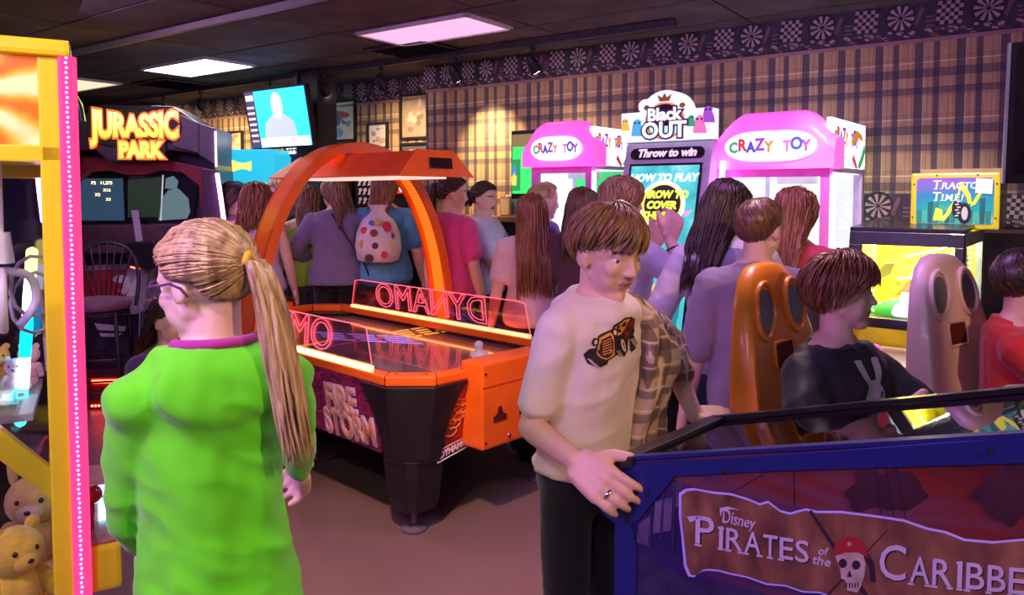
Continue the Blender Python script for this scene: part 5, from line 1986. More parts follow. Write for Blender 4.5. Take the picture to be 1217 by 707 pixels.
fbox('screen_bezel', (-w / 2 + .045, -.008, .14), (w / 2 - .045, .004, 1.185), M_BEZEL, .004)
b = NB('aqua_screen', .2)
cc = b.ramp(b.noise(5, 3, dist=1.0), [(.3, (.02, .32, .42)), (.55, (.10, .62, .68)), (.75, (.45, .85, .90))])
b.base((.02, .1, .1))
b.emit(cc, .75)
fbox('screen', (-w / 2 + .06, -.010, .155), (w / 2 - .06, -.006, 1.17), b.m)
def ftext(s, x, z, size, m_, o_=.016, bold=.002, sx=1.0, shear=.15):
    letters(s, size, 'screen_text', m_, t, FM @ at((x, -o_, z)), .002, bold, shear, 1, 'CENTER', sx)
E_SW = emitmat('screen_white', (1, 1, 1), 1.4)
ftext('HOW TO PLAY', 0, 1.095, .062, E_SW)
fflat('sun_halo', [arcpts(.01, .935, .145, 0, 360, 28)[:-1]], emitmat('sun_glow', (.95, .95, .75), 1.3), .0125)
fflat('sun_ring', [arcpts(.01, .935, .125, 0, 360, 28)[:-1]], emitmat('sun_yellow', (.95, .75, .1), 1.1), .0140)
fflat('sun_disc', [arcpts(.015, .94, .114, 0, 360, 28)[:-1]], emitmat('sun_black', (.03, .02, .03), .5), .0155)
E_SG = emitmat('screen_lime', (.80, .95, .06), 1.2)
for i, s in enumerate(('THROW TO', 'COVER', 'THE SUN')):
    ftext(s, .01, .995 - .062 * i, .060, E_SG, .018, .003, .95)
fflat('screen_fish', [[(-.20, 1.0), (-.13, .97), (-.11, .94), (-.16, .93)], [(.15, .90), (.20, .91), (.17, .87)]], emitmat('screen_pink', (.9, .25, .5), 1.1))
fflat('screen_ball', [arcpts(.08, .44, .07, 0, 360, 20)[:-1]], emitmat('screen_amber', (.9, .55, .08), 1))
fflat('screen_patch', [[(-.1, .24), (.02, .28), (.18, .34), (.19, .17), (-.15, .165)], [(.10, .44), (.19, .44), (.19, .30), (.12, .33)]], emitmat('screen_deep', (.02, .22, .26), .8))
fflat('screen_orange_patch', [[(.09, .21), (.15, .25), (.18, .20), (.13, .17)]], emitmat('screen_orange', (.9, .35, .05), 1))
fflat('pill', [arcpts(.20, 1.245, .034, -90, 90, 8) + arcpts(-.20, 1.245, .034, 90, 270, 8)], M_BEZEL, .002, .006)
letters('Throw to win', .066, 'pill_lettering', mat('pill_white', (.85, .78, .85), .4, emit=(.9, .8, .9), estr=.4), t, FM @ at((0, -.010, 1.245)), .003, .003, .2)
fflat('side_label', [[(.235, .60), (.265, .60), (.265, .90), (.235, .90)]], M_BEZEL, .002, .004)
for i, s in enumerate(('HOW', 'TO', 'PLAY')):
    letters(s, .018, 'label_lettering', M_WINK, t, FM @ at((.25, -.008, .875 - i * .022)), .001)
fflat('bolt', [arcpts(.235, 1.16, .013, 0, 360, 10)[:-1]], M_SILV, .002, .004)
# lit sign with a round crown
so = [(-.285, 1.86), (.285, 1.86), (.285, 2.06), (.15, 2.06)] + arcpts(0, 2.045, .15, 8, 172, 14) + [(-.15, 2.06), (-.285, 2.06)]
MB().prism([V((x, -.05, Zs(z))) for x, z in so], (0, .10, 0)).build('sign', mat('sign_lit_white', (.8, .82, .85), .4, emit=(.72, .88, 1.0), estr=.62), t, bevel=.006)
MB().prism([V((-w / 2, 0, 1.90)), V((w / 2, 0, 1.90)), V((w / 2, 0, 1.91)), V((-w / 2, 0, 1.91))], (0, .4, 0)).build('sign_base', M_SILV, t)
def sflat(name, pl, m_, o_):
    q = MB()
    flat2d(q, [(x_, Zs(z_)) for x_, z_ in pl], at((0, -.0505 - o_, 0)), .003)
    q.build(name, m_, t)
E_MOUTH = mat('sign_mouth', (.03, .008, .02), .4)
sflat('mouth_ring', arcpts(0, 1.99, .125, 0, 360, 28)[:-1], mat('sign_ring', (.75, .28, .08), .4, emit=(.8, .3, .1), estr=.5), .000)
sflat('mouth', arcpts(0, 1.99, .112, 0, 360, 28)[:-1], E_MOUTH, .003)
sflat('mouth_glow', arcpts(.0, 1.955, .095, 180, 360, 14, .075), mat('sign_cyan', (.25, .7, .8), .4, emit=(.4, .9, 1), estr=.8), .005)
for s in (-1, 1):
    sflat('round_eye', arcpts(s * .118, 2.095, .048, 0, 360, 20)[:-1], mat('sign_eye_white', (.85, .85, .85), .4, emit=(1, 1, 1), estr=1.1), .003)
    sflat('round_pupil', arcpts(s * .112, 2.085, .019, 0, 360, 14)[:-1], mat('sign_amber', (.55, .30, .03), .4), .006)
sflat('crown', [(-.03, 2.12), (.03, 2.12), (.045, 2.165), (.015, 2.145), (0, 2.175), (-.015, 2.145), (-.045, 2.165)], mat('sign_amber'), .003)
M_SWL = mat('sign_letter_white', (.9, .9, .92), .4, emit=(1, 1, 1), estr=.9)
for o_, b_, m_ in ((.008, .014, mat('sign_letter_edge', (.12, .08, .14), .5)), (.012, .003, M_SWL)):
    letters('Black', .098, 'sign_lettering', m_, t, at((.0, -.052 - o_, Zs(2.03))), .003, b_)
    letters('OUT', .125, 'sign_lettering', m_, t, at((.0, -.052 - o_, Zs(1.925))), .003, b_, .0, 1, 'CENTER', 1.05)
for k, x, z, s in (('yellow', -.255, 1.98, .8), ('cyan', -.175, 1.955, 1.1), ('green', .165, 1.98, .7), ('pink', .215, 1.955, 1.1), ('violet', .265, 2.015, 1.0)):
    sflat('sign_critter', [(x + s * a, z + s * b_) for a, b_ in ((-.035, -.05), (.04, -.055), (.035, -.02), (.022, .02), (.026, .04), (.0, .055), (-.022, .04), (-.03, .0))], INK[k], .001)
    for e in (-1, 1):
        sflat('critter_eye', arcpts(x + s * e * .012, z + s * .03, .006 * s, 0, 360, 8)[:-1], E_MOUTH, .0045)
MB().bb((-w / 2 + .02, -.305, .10), (w / 2 - .02, -.298, .55)).build('coin_door', M_BEZEL, t, bevel=.004)
MB().bb((.10, -.312, .34), (.14, -.304, .40)).build('coin_slot', glow('coin_slot_glow', (1.0, .6, .15), 2), t)
MB().prism([(-w / 2, -.30, .62), (-w / 2, -.44, .60), (-w / 2, -.44, .66), (-w / 2, -.30, .74)], (w, 0, 0)).build('ball_tray', M_SILV, t, bevel=.006)
MB().cone((w / 2 + .02, -.16, .06), (w / 2 + .05, .02, 1.78), .016, .016, 8).build('neon_tube', E_NEON, t, 60)
rnd = random.Random(3)
for i, (k, x) in enumerate((('yellow', -.12), ('orange', .03), ('yellow', .15))):
    p = c + rotz(TM2) @ V((x, -.385, .70))
    o = MB().sph((0, 0, 0), .035, 14, 10).build('throwing_ball', INK[k], None, 60)
    o.location = p
    tag(o, ('yellow foam ball at the left of the throwing game tray', 'orange foam ball in the middle of the throwing game tray', 'yellow foam ball at the right of the throwing game tray')[i], 'ball', 'balls in the throwing game tray')

# ---- digger prize machine
TT = R(-38)
FRT = px(1147, 277, 3.35)
WD = .48
ct = V((FRT.x, FRT.y, 0)) - rotz(TT) @ V((WD / 2, 0, 0))
t = thing('digger_machine', 'yellow and black digger prize machine with tractor sign behind the orange seats', 'arcade machine', ct, TT)
dg_ = t
DO, DXX = V((ct.x, ct.y, 0)), rotz(TT) @ V((1, 0, 0))
def Dp(u, v, off=0.0):
    return onplane(u, v, DO - rotz(TT) @ V((0, off, 0)), DXX, V((0, 0, 1)))
zt = Dp(1100, 277)[1]
x0, zb = Dp(1010, 388)
MB().bb((-WD / 2, .02, .05), (WD / 2, .72, .98)).build('base_cabinet', M_YELD, t, bevel=.01)
MB().bb((-WD / 2, .0, .0), (WD / 2, .70, .05)).build('plinth', M_BEZEL, t)
# sloping black frame with window
def fr_(x, s, y=0.0):
    return V((x, -.10 * (1 - s), .98 + (zt - .98) * s))
m = MB()
k = .06
for a, b_, c_, d_ in (((-WD / 2, 0), (WD / 2, 0), (WD / 2, .10), (-WD / 2, .10)), ((-WD / 2, .86), (WD / 2, .86), (WD / 2, 1), (-WD / 2, 1)), ((-WD / 2, .1), (-WD / 2 + k, .1), (-WD / 2 + k, .86), (-WD / 2, .86)), ((WD / 2 - k * .6, .1), (WD / 2, .1), (WD / 2, .86), (WD / 2 - k * .6, .86))):
    MB().prism([fr_(*q) for q in (a, b_, c_, d_)], (0, .035, 0)).build('window_frame', M_BEZEL, t, bevel=.003)
MB().prism([fr_(*q) + V((0, .012, 0)) for q in ((-WD / 2 + k, .1), (WD / 2 - k * .6, .1), (WD / 2 - k * .6, .86), (-WD / 2 + k, .86))], (0, .005, 0)).build('pane', G_CLEAR, t)
MB().prism([V((-WD / 2, -.0, zt)), V((WD / 2, -.0, zt)), V((WD / 2, .72, zt + .03)), V((-WD / 2, .72, zt + .03))], (0, 0, .02)).build('roof', M_BEZEL, t, bevel=.004)
M_WINT = mat('white_interior_paint', (.72, .72, .74), .5)
MB().bb((WD / 2 - .02, .06, 1.0), (WD / 2 - .014, .66, zt)).build('side_pane', G_CLEAR, t)
for y in (.04, .66):
    MB().bb((WD / 2 - .03, y - .03, .98), (WD / 2, y + .03, zt)).build('side_post', M_WINT, t)
MB().bb((WD / 2 - .03, .04, zt - .06), (WD / 2 + .002, .68, zt)).build('side_top_rail', M_WINT, t)
MB().bb((-WD / 2, .68, .98), (WD / 2, .70, zt)).build('back_wall', mat('yellow_lit_wall', (.85, .72, .03), .5), t)
MB().bb((-WD / 2, .04, .98), (-WD / 2 + .015, .68, zt)).build('side_wall', mat('yellow_lit_wall'), t)
MB().bb((-WD / 2 + .02, .03, 1.0), (WD / 2 - .03, .66, 1.012)).build('deck', M_BEZEL, t)
# LED columns in the window corners
for x in (-WD / 2 + .10, WD / 2 - .055):
    q = MB()
    for k_ in range(14):
        q.sph((x, .05, 1.04 + k_ * .024), .006, 6, 4)
    q.build('led_column', glow('mint_led', (.55, 1.0, .85), 6), t, kind='stuff')
for y in (.12, .58):
    q = MB()
    for k_ in range(14):
        q.sph((WD / 2 - .045, y, 1.04 + k_ * .026), .007, 6, 4)
    q.build('led_column', glow('mint_led'), t, kind='stuff')
# digger arm
M_DIG = mat('digger_yellow', (.90, .74, .02), .35)
pv = V((.16, .34, 1.30))
e1, e2 = V((-.02, .22, 1.27)), V((-.08, .16, 1.17))
MB().tube([pv, pv.lerp(e1, .5) + V((0, 0, .02)), e1], [.035, .03, .022], 4).build('digger_boom', M_DIG, t)
MB().tube([pv + V((0, -.02, -.11)), V((.05, .20, 1.19)), V((-.06, .15, 1.17))], [.03, .025, .02], 4).build('digger_stick', M_DIG, t)
for a, b_ in ((pv + V((-.02, -.03, .04)), e1 + V((-.01, -.03, .02))), (pv + V((-.02, -.04, -.06)), V((.0, .15, 1.21)))):
    MB().cone(a, b_, .006, .006, 8).build('ram', mat('chrome'), t, 60)
for bx, bz in ((-.13, 1.22), (-.02, 1.15)):
    MB().prism([V((bx - .05, .12, bz - .05)), V((bx + .02, .12, bz + .04)), V((bx + .07, .12, bz + .05)), V((bx + .05, .12, bz - .01)), V((bx + .01, .12, bz - .03))], (0, .09, 0)).build('digger_bucket', M_DIG, t, bevel=.003)
MB().bb((.06, .30, 1.012), (.20, .56, 1.20)).bb((.10, .42, 1.2), (.19, .55, 1.32)).build('digger_cab', M_DIG, t, bevel=.008)
b_ = MB()
b_.lathe([(.0, .0), (.17, .0), (.16, .03), (.08, .055), (.0, .06)], (-.03, .26, 1.012), 24)
b_.build('green_mound', mat('green_mound', (.02, .42, .05), .6), t, 60)
rnd = random.Random(8)
for i in range(9):
    q = MB().sph((-.18 + rnd.random() * .38, .10 + rnd.random() * .5, 1.035), .022, 10, 8)
    o = q.build('prize_capsule', INK[('red', 'yellow', 'blue', 'orange', 'violet', 'pink', 'green', 'cyan', 'red')[i]], None, 60)
    o.location = (ct.x, ct.y, 0)
    o.rotation_euler = (0, 0, TT)
    tag(o, ('red capsule at the back of the black digger deck', 'yellow capsule on the black digger deck', 'blue capsule on the black digger deck', 'orange capsule on the black digger deck', 'violet capsule on the black digger deck', 'pink capsule on the black digger deck', 'green capsule on the black digger deck', 'cyan capsule on the black digger deck', 'red capsule nearer the digger window pane')[i], 'capsule', 'capsules in the digger machine')
area('digger_lamp', ct + rotz(TT) @ V((0, .3, zt - .03)), ct + rotz(TT) @ V((0, .3, 1.0)), (.3, .4), 9, (1, .98, .9))
spot('unseen_ceiling_spot', ct + V((-.55, -.75, HC - .1)), ct + V((.1, .35, 1.5)), 70, (1.0, .93, .8), 50, .6, .05)  # added spot, gives the digger machine more white light
# control shelf
MB().prism([V((-WD / 2, -.10, .90)), V((-WD / 2, -.34, .86)), V((-WD / 2, -.34, .80)), V((-WD / 2, -.10, .78))], (WD, 0, 0)).build('control_shelf', mat('tan_shelf', (.62, .40, .22), .4), t, bevel=.006)
for x, e in ((-.18, glow('violet_button2', (.45, .25, .9), 1.2)), (-.08, glow('magenta_button', (.9, .05, .35), 1.2))):
    MB().lathe([(.035, .0), (.034, .02), (.022, .034), (.0, .038)], (x, -.2, .885), 16).build('button', e, t, 50)
fx, fz_ = .02, .60
MB().bb((-.02, .012, .55), (.20, .02, .74)).build('badge', mat('badge_violet', (.10, .05, .22), .4), t)
MB().prism([V((.03, .008, .70)), V((.15, .008, .70)), V((.13, .008, .665)), V((.06, .008, .66))], (0, .004, 0)).build('badge_emblem', INK['green'], t)
# marquee box with the picture of a tractor
ml, mz = Dp(1083, 206, -.30)
mr, _ = Dp(1190, 206, -.30)
mb_z = Dp(1135, 272, -.30)[1]
MB().bb((ml, .30, mb_z), (mr, .62, mz)).build('marquee_box', M_YEL, t, bevel=.01)
MB().bb((ml + .03, .36, mz), (mr, .62, mz + .02)).build('marquee_lid', mat('tan_lid', (.45, .30, .15), .5), t)
mw, mh = (mr - ml), (mz - mb_z)
cx, cz = (ml + mr) / 2, (mz + mb_z) / 2
def rr(x0, z0, x1, z1, r):
    return arcpts(x1 - r, z0 + r, r, -90, 0, 4) + arcpts(x1 - r, z1 - r, r, 0, 90, 4) + arcpts(x0 + r, z1 - r, r, 90, 180, 4) + arcpts(x0 + r, z0 + r, r, 180, 270, 4)
b = NB('tractor_sky', .25)
x, y, z = b.sep()
f = b.math('ADD', b.math('MULTIPLY', b.math('SUBTRACT', z, mb_z), 1.6 / mh * .5), b.math('MULTIPLY', b.noise(8, 3), .5))
cc = b.ramp(f, [(.25, (.30, .55, .52)), (.5, (.01, .33, .28)), (.75, (.02, .20, .34)), (.95, (.20, .10, .40))])
b.base(cc)
b.emit(cc, .40)
q = MB()
flat2d(q, rr(cx - mw * .43, cz - mh * .41, cx + mw * .43, cz + mh * .41, .02), at((0, .2995, 0)), .003)
q.build('sign_picture', b.m, t)
def mflat(name, polys, m_, o_):
    for i, pl in enumerate(polys):
        q = MB()
        flat2d(q, [(cx + a * mw, cz + c2 * mh) for a, c2 in pl], at((0, .2965 - o_ - i * .0003, 0)), .0015)
        q.build(name, m_, t)
GT = [mat('city_green_%d' % i, c, .4, emit=c, estr=.3) for i, c in enumerate(((.02, .22, .16), (.05, .40, .26), (.01, .12, .12)))]
rnd = random.Random(6)
for i in range(13):
    x = -.42 + i * .064
    h_ = (.34 if i in (2, 3, 4) else .38 if i == 11 else .16) + rnd.random() * .10
    mflat('skyline_tower', [[(x, -.40), (x + .058, -.40), (x + .058, -.40 + h_), (x, -.40 + h_ * .95)]], GT[i % 3], .001 + .0004 * (i % 3))
M_TY = mat('sign_tractor_yellow', (.90, .74, .05), .4, emit=(.9, .74, .05), estr=.4)
mflat('sign_digger', [[(-.23, -.34), (-.20, -.12), (-.13, -.16), (-.12, -.30), (.04, .10), (.06, .32), (.09, .34), (.18, .12), (.20, -.05), (.16, -.05), (.14, .06), (.08, .2), (-.04, -.24), (-.10, -.36)], [(.18, -.10), (.27, .15), (.31, .15), (.24, -.06)], [(-.22, -.36), (-.18, -.20), (-.14, -.34)]], M_TY, .003)
mflat('sign_tyre', [[(.12 + .075 * math.cos(a), -.22 + .19 * math.sin(a)) for a in [2 * PI * i / 18 for i in range(18)]], [(.04 + .06 * math.cos(a), -.14 + .17 * math.sin(a)) for a in [2 * PI * i / 18 for i in range(18)]]], mat('sign_tyre_black', (.02, .02, .02), .5), .0045)
mflat('sign_wheel', [[(.125 + .036 * math.cos(a), -.22 + .12 * math.sin(a)) for a in [2 * PI * i / 14 for i in range(14)]]] + [[(.02 + .02 * (i % 2), -.28 + .05 * i), (.06 + .02 * (i % 2), -.27 + .05 * i), (.055 + .02 * (i % 2), -.245 + .05 * i), (.015 + .02 * (i % 2), -.255 + .05 * i)] for i in range(6)], mat('sign_wheel_white', (.75, .75, .65), .5), .0056)
M_TW = mat('sign_white_letter', (.85, .85, .82), .4, emit=(.9, .9, .85), estr=.4)
def slab(s, x, z, size, root, M, m_, sx=1.05, sh=.12):
    """heavy slab-serif small capitals, letter by letter"""
    adv = 0
    for i, ch in enumerate(s):
        sz = size * (1.22 if i == 0 else .92)
        wd = {'I': .34, '!': .34, 'M': .86, 'T': .62, 'R': .68, 'A': .70, 'O': .74, 'C': .68, 'E': .62, 'P': .64, 'S': .64, 'N': .74, 'B': .68}.get(ch, .66) * sz * sx
        xc = x + adv + wd / 2
        letters(ch, sz, 'sign_letter', m_, root, M @ at((xc, 0, z + (sz - size) * .30)), .002, size * .012, sh, 1, 'CENTER', sx)
        zb_, ztp = z + (sz - size) * .30 - sz * .355, z + (sz - size) * .30 + sz * .345
        ser = {'T': [(0, -1)], 'R': [(-.26, -1), (.28, -1)], 'A': [(-.3, -1), (.3, -1)], 'I': [(0, -1), (0, 1)], 'M': [(-.34, -1), (.34, -1)], 'P': [(-.24, -1)], 'N': [(-.28, -1), (.28, 1)]}.get(ch, [])
        for a, e in ser:
            q = MB()
            zz = zb_ if e < 0 else ztp
            xs = xc + a * sz * sx + sh * (zz - z)
            q.prism([M @ V((xs - sz * .12, -.001, zz)), M @ V((xs + sz * .12, -.001, zz)), M @ V((xs + sz * .12, -.001, zz + sz * .07 * -e)), M @ V((xs - sz * .12, -.001, zz + sz * .07 * -e))], M.to_3x3() @ V((0, .002, 0)))
            q.build('letter_serif', m_, root)
        adv += wd
    return adv
slab('TRACTOR', cx - mw * .25, cz + mh * .27, mh * .175, t, at((0, .291, 0)), M_TW)
slab('TIME!', cx - mw * .25, cz + mh * .06, mh * .175, t, at((0, .291, 0)), M_TW)
mflat('paper_label', [[(.235, .14), (.415, .12), (.42, .38), (.24, .40)]], mat('white_label', (.75, .72, .68), .6, emit=(.9, .85, .8), estr=.25), .0085)
for a, c2 in ((-.46, .3), (-.47, -.3), (.46, .3), (.455, -.3), (-.2, .46), (.25, .46), (-.25, -.46), (.2, -.46)):
    MB().cone((cx + a * mw, .30, cz + c2 * mh), (cx + a * mw, .296, cz + c2 * mh), .004, .004, 8).build('bolt', M_BLACK, t)

# ---- screen and counter between the table and the small crane
cp = px(588, 258, 6.05)
t = thing('wall_counter', 'brown wooden counter against the papered wall left of the green screen', 'counter', (cp.x, cp.y, 0), TW)
M_WOOD = mat('brown_wood', (.38, .19, .08), .45, var=.3, vscale=5)
MB().bb((-.55, -.1, 1.38), (.62, .14, 1.42)).build('worktop', M_WOOD, t, bevel=.005)
MB().bb((-.50, .02, 0), (.60, .13, 1.38)).build('front_panel', M_WAINS, t)
for i, (u, w_, h_, mm, lb) in enumerate(((601, .10, .15, mat('cream_card', (.7, .58, .4), .6), 'small cream upright card on the wooden counter'), (610, .13, .17, mat('blue_card', (.12, .2, .35), .4), 'small blue framed picture on the wooden counter beside the screen'))):
    p = px(u, 240, 6.02)
    f = thing('counter_frame', lb, 'frame', (p.x, p.y, 1.4205), TW, 'small frames on the counter')
    MB().bb((-w_ / 2, -.01, 0), (w_ / 2, .01, h_)).build('frame', M_WINT if i else M_WOOD, f)
    MB().bb((-w_ / 2 + .012, -.013, .012), (w_ / 2 - .012, -.009, h_ - .012)).build('picture', mm, f)
    MB().bb((-.01, .01, 0), (.01, .06, h_ * .6)).build('strut', M_WOOD, f)
gp = px(619, 195, 5.55)
t = thing('game_screen', 'tall black game screen with a glowing green picture left of the small pink crane', 'screen', (gp.x, gp.y, 0), TM2)
MB().bb((-.09, 0, 1.56), (.13, .06, 2.06)).build('case', M_BEZEL, t, bevel=.006)
MB().bb((-.075, -.006, 1.60), (.12, -.001, 2.03)).build('screen', emitmat('screen_bright_green', (.03, .55, .10), 1.3), t)
MB().bb((-.07, -.009, 1.62), (-.0, -.006, 1.85)).build('side_picture', emitmat('screen_forest', (.02, .25, .06), 1), t)
MB().bb((-.075, -.009, 1.94), (.12, -.006, 2.03)).build('top_picture', emitmat('screen_umber', (.20, .14, .05), 1), t)
for pl, m_ in (([(-.075, 1.66), (-.035, 1.66), (-.03, 1.72), (-.05, 1.76), (-.08, 1.72)], emitmat('screen_amber')), ([(-.07, 1.73), (-.04, 1.73), (-.035, 1.79), (-.06, 1.82)], emitmat('screen_blue', (.05, .2, .7), 1))):
    q = MB()
    flat2d(q, pl, at((0, -.0095, 0)), .001)
    q.build('picture_figure', m_, t)
MB().bb((-.03, .06, 0), (.05, .2, 1.9)).build('stand', M_BEZEL, t)
MB().bb((-.1, .02, 0), (.12, .3, .05)).build('stand_foot', M_BEZEL, t)
# ================================================================== PINBALL MACHINE AND RACING SEATS
PU, PW = V((.72, -.69, 0)).normalized(), V((.69, .72, 0)).normalized()
PA = V((.247, 1.72, 0))
TP = math.atan2(PU.y, PU.x)
t = thing('pinball_machine', 'blue-railed pinball machine with pirate parchment artwork at the bottom right', 'pinball machine', PA, TP)
pb = t
def Q(u, v):
    return onplane(u, v, PA, PU, V((0, 0, 1)))
LP, WP_ = 1.30, .43
ztop = lambda x: .983 + .295 * x
zbot = lambda x: .60 + .12 * x
# cabinet side artwork: dusk sky, red to violet to blue
b = NB('pirate_dusk', .42)
b.b.inputs['Specular IOR Level'].default_value = .25
x, y, z = b.sep()
up_ = b.math('ADD', b.math('MULTIPLY', b.math('SUBTRACT', z, .72), 2.2), b.math('MULTIPLY', b.math('SUBTRACT', x, .3), .35))
n = b.noise(4.5, 4, stretch=(1, 1, 3.5), dist=.6)
f = b.math('ADD', b.math('MULTIPLY', up_, .6), b.math('MULTIPLY', b.math('SUBTRACT', n, .5), .9), clamp=True)
b.base(b.ramp(f, [(.0, (.016, .013, .10)), (.22, (.045, .020, .11)), (.42, (.15, .045, .07)), (.6, (.17, .022, .018)), (.85, (.06, .010, .015))]))
M_DUSK = b.m
M_RAILB = mat('blue_rail', (.020, .026, .20), .35, metal=.3, var=.06)
M_CABD = mat('pinball_dark', (.02, .02, .05), .4)
for nm, y0, y1 in (('near_side_panel', 0, .018), ('far_side_panel', WP_ - .018, WP_)):
    MB().prism([V((0, y0, zbot(0))), V((LP, y0, zbot(LP))), V((LP, y0, ztop(LP))), V((0, y0, ztop(0)))], (0, y1 - y0, 0)).build(nm, M_DUSK, t)
MB().prism([V((0, .018, zbot(0))), V((.02, .018, zbot(0))), V((.02, .018, ztop(0) - .005)), V((0, .018, ztop(0) - .005))], (0, WP_ - .036, 0)).build('front_panel', M_CABD, t)
MB().prism([V((0, .018, zbot(0))), V((LP, .018, zbot(LP))), V((LP, .018, zbot(LP) + .015)), V((0, .018, zbot(0) + .015))], (0, WP_ - .036, 0)).build('floor_panel', M_CABD, t)
MB().prism([V((LP - .02, .018, zbot(LP))), V((LP, .018, zbot(LP))), V((LP, .018, ztop(LP) - .01)), V((LP - .02, .018, ztop(LP) - .01))], (0, WP_ - .036, 0)).build('rear_panel', M_CABD, t)
# side rails with the rounded front lobe
rail = [Q(*p) for p in ((737, 553), (724, 585), (713, 599), (718, 610), (732, 621), (746, 625), (759, 619), (778, 596), (803, 566), (900, 560))]
rail += [(LP, ztop(LP) - .042), (LP, ztop(LP) + .004), (.759, ztop(.759) + .004)]
for nm, y0 in (('side_rail', -.006), ('side_rail', WP_)):
    MB().prism([V((x_, y0, z_)) for x_, z_ in rail], (0, .006, 0)).build(nm, M_RAILB, t, bevel=.0015)
MB().prism([V((.02, -.006, ztop(.02) + .002)), V((LP, -.006, ztop(LP) + .002)), V((LP, .02, ztop(LP) + .002)), V((.02, .02, ztop(.02) + .002))], (0, 0, .008)).build('rail_cap', M_RAILB, t)
MB().prism([V((.02, WP_ - .02, ztop(.02) + .002)), V((LP, WP_ - .02, ztop(LP) + .002)), V((LP, WP_ + .006, ztop(LP) + .002)), V((.02, WP_ + .006, ztop(.02) + .002))], (0, 0, .012)).build('rail_cap', M_BEZEL, t)
MB().prism([V((-.02, -.012, .955)), V((-.025, -.012, .985)), V((.0, -.012, .998)), V((.045, -.012, 1.006)), V((.045, -.012, .98))], (0, WP_ + .024, 0)).build('lockdown_bar', mat('dark_lockbar', (.05, .045, .06), .3, metal=.6), t, bevel=.004)
for u, v in ((771, 585), (746, 619), (862, 560), (1178, 535)):
    x_, z_ = Q(u, v)
    MB().cone((x_, -.006, z_), (x_, -.010, z_), .005, .004, 10).build('rail_bolt', M_BLACK, t, 40)
x_, z_ = Q(739, 574)
MB().cone((x_ + .004, -.006, z_), (x_ + .004, -.020, z_), .022, .019, 18).build('flipper_button', M_BEZEL, t, 40)
G_TOP = glass('pinball_glass', (.75, .74, .78), .16, .015)
MB().prism([V((.04, .018, ztop(.04) - .004)), V((LP, .018, ztop(LP) - .004)), V((LP, WP_ - .018, ztop(LP) - .004)), V((.04, WP_ - .018, ztop(.04) - .004))], (0, 0, .004)).build('glass', G_TOP, t)
# playfield under the glass
zpf = lambda x: .90 + .20 * x
b = NB('playfield_print', .3)
v_ = b.noise(9, 3, dist=1.2)
b.base(b.ramp(v_, [(.3, (.03, .02, .03)), (.45, (.16, .08, .04)), (.55, (.05, .10, .12)), (.7, (.30, .20, .08))]))
MB().prism([V((.03, .02, zpf(.03))), V((LP - .02, .02, zpf(LP))), V((LP - .02, WP_ - .02, zpf(LP))), V((.03, WP_ - .02, zpf(.03)))], (0, 0, .012)).build('playfield', b.m, t)
for yy, s in ((.13, 1), (.29, -1)):
    MB().prism([V((.20, yy, zpf(.2) + .014)), V((.235, yy - s * .01, zpf(.235) + .014)), V((.17, yy + s * .075, zpf(.17) + .014)), V((.16, yy + s * .07, zpf(.16) + .014))], (0, 0, .022)).build('flipper', mat('ivory_flipper', (.7, .62, .5), .4), t)
for i, (xx, yy) in enumerate(((.72, .14), (.80, .26), (.66, .32))):
    MB().lathe([(.03, 0), (.03, .03), (.045, .034), (.04, .05), (.0, .055)], (xx, yy, zpf(xx) + .012), 16).build('bumper', INK[('red', 'yellow', 'green')[i]], t, 50)
MB().bb((.52, .33, zpf(.52) + .012), (.62, .39, zpf(.62) + .05)).build('green_target', mat('green_eye_target', (.12, .45, .10), .4), t)
q = MB()
for k in range(9):
    q.sph((.25 + .07 * k, WP_ - .05, zpf(.25 + .07 * k) + .03), .006, 6, 4)
q.build('insert_lamps', glow('amber_insert', (1.0, .6, .25), 5), t, kind='stuff')
# legs with bolts
for x0_, y0_ in ((.0, 0), (.0, WP_), (LP, 0), (LP, WP_)):
    sx_ = -1 if x0_ == 0 else 1
    sy_ = -1 if y0_ == 0 else 1
    zt_ = (.885 if x0_ == 0 else .98)
    zl = zbot(x0_)
    top_ = [V((x0_ + sx_ * .007, y0_ + sy_ * .007, 0)), V((x0_ - sx_ * .055, y0_ + sy_ * .007, 0)), V((x0_ - sx_ * .055, y0_ + sy_ * .001, 0)), V((x0_ - sx_ * -.001, y0_ + sy_ * .001, 0)), V((x0_ + sx_ * .001, y0_ - sy_ * .055, 0)), V((x0_ + sx_ * .007, y0_ - sy_ * .055, 0))]
    r_ = []
    for z_, k_, o_ in ((zt_, .45, 0), (zt_ - .09, 1.0, 0), (zl, .95, .0), (.05, .55, .035)):
        r_.append([V((x0_ + (p.x - x0_) * k_ + sx_ * o_, y0_ + (p.y - y0_) * k_ + sy_ * o_, z_)) for p in top_])
    MB().loft(r_).build('leg', M_RAILB, t)
    MB().lathe([(.03, .0), (.03, .008), (.01, .02), (.008, .05)], (x0_ + sx_ * .035, y0_ + sy_ * .035, .001), 14).build('foot', mat('chrome'), t, 40)
    for dz in (.10, .17):
        MB().sph((x0_ + sx_ * .009, y0_ - sy_ * .02, zt_ - dz), (.008, .011, .011), 10, 8).build('leg_bolt', mat('chrome'), t, 60)
# backbox at the far end (outside the photograph's frame)
MB().bb((LP - .02, -.06, ztop(LP) + .015), (LP + .22, WP_ + .06, 2.0)).build('backbox', M_CABD, t, bevel=.008)
MB().bb((LP - .024, -.02, ztop(LP) + .10), (LP - .02, WP_ + .02, 1.95)).build('backglass', emitmat('backglass_glow', (.5, .25, .15), .5), t)

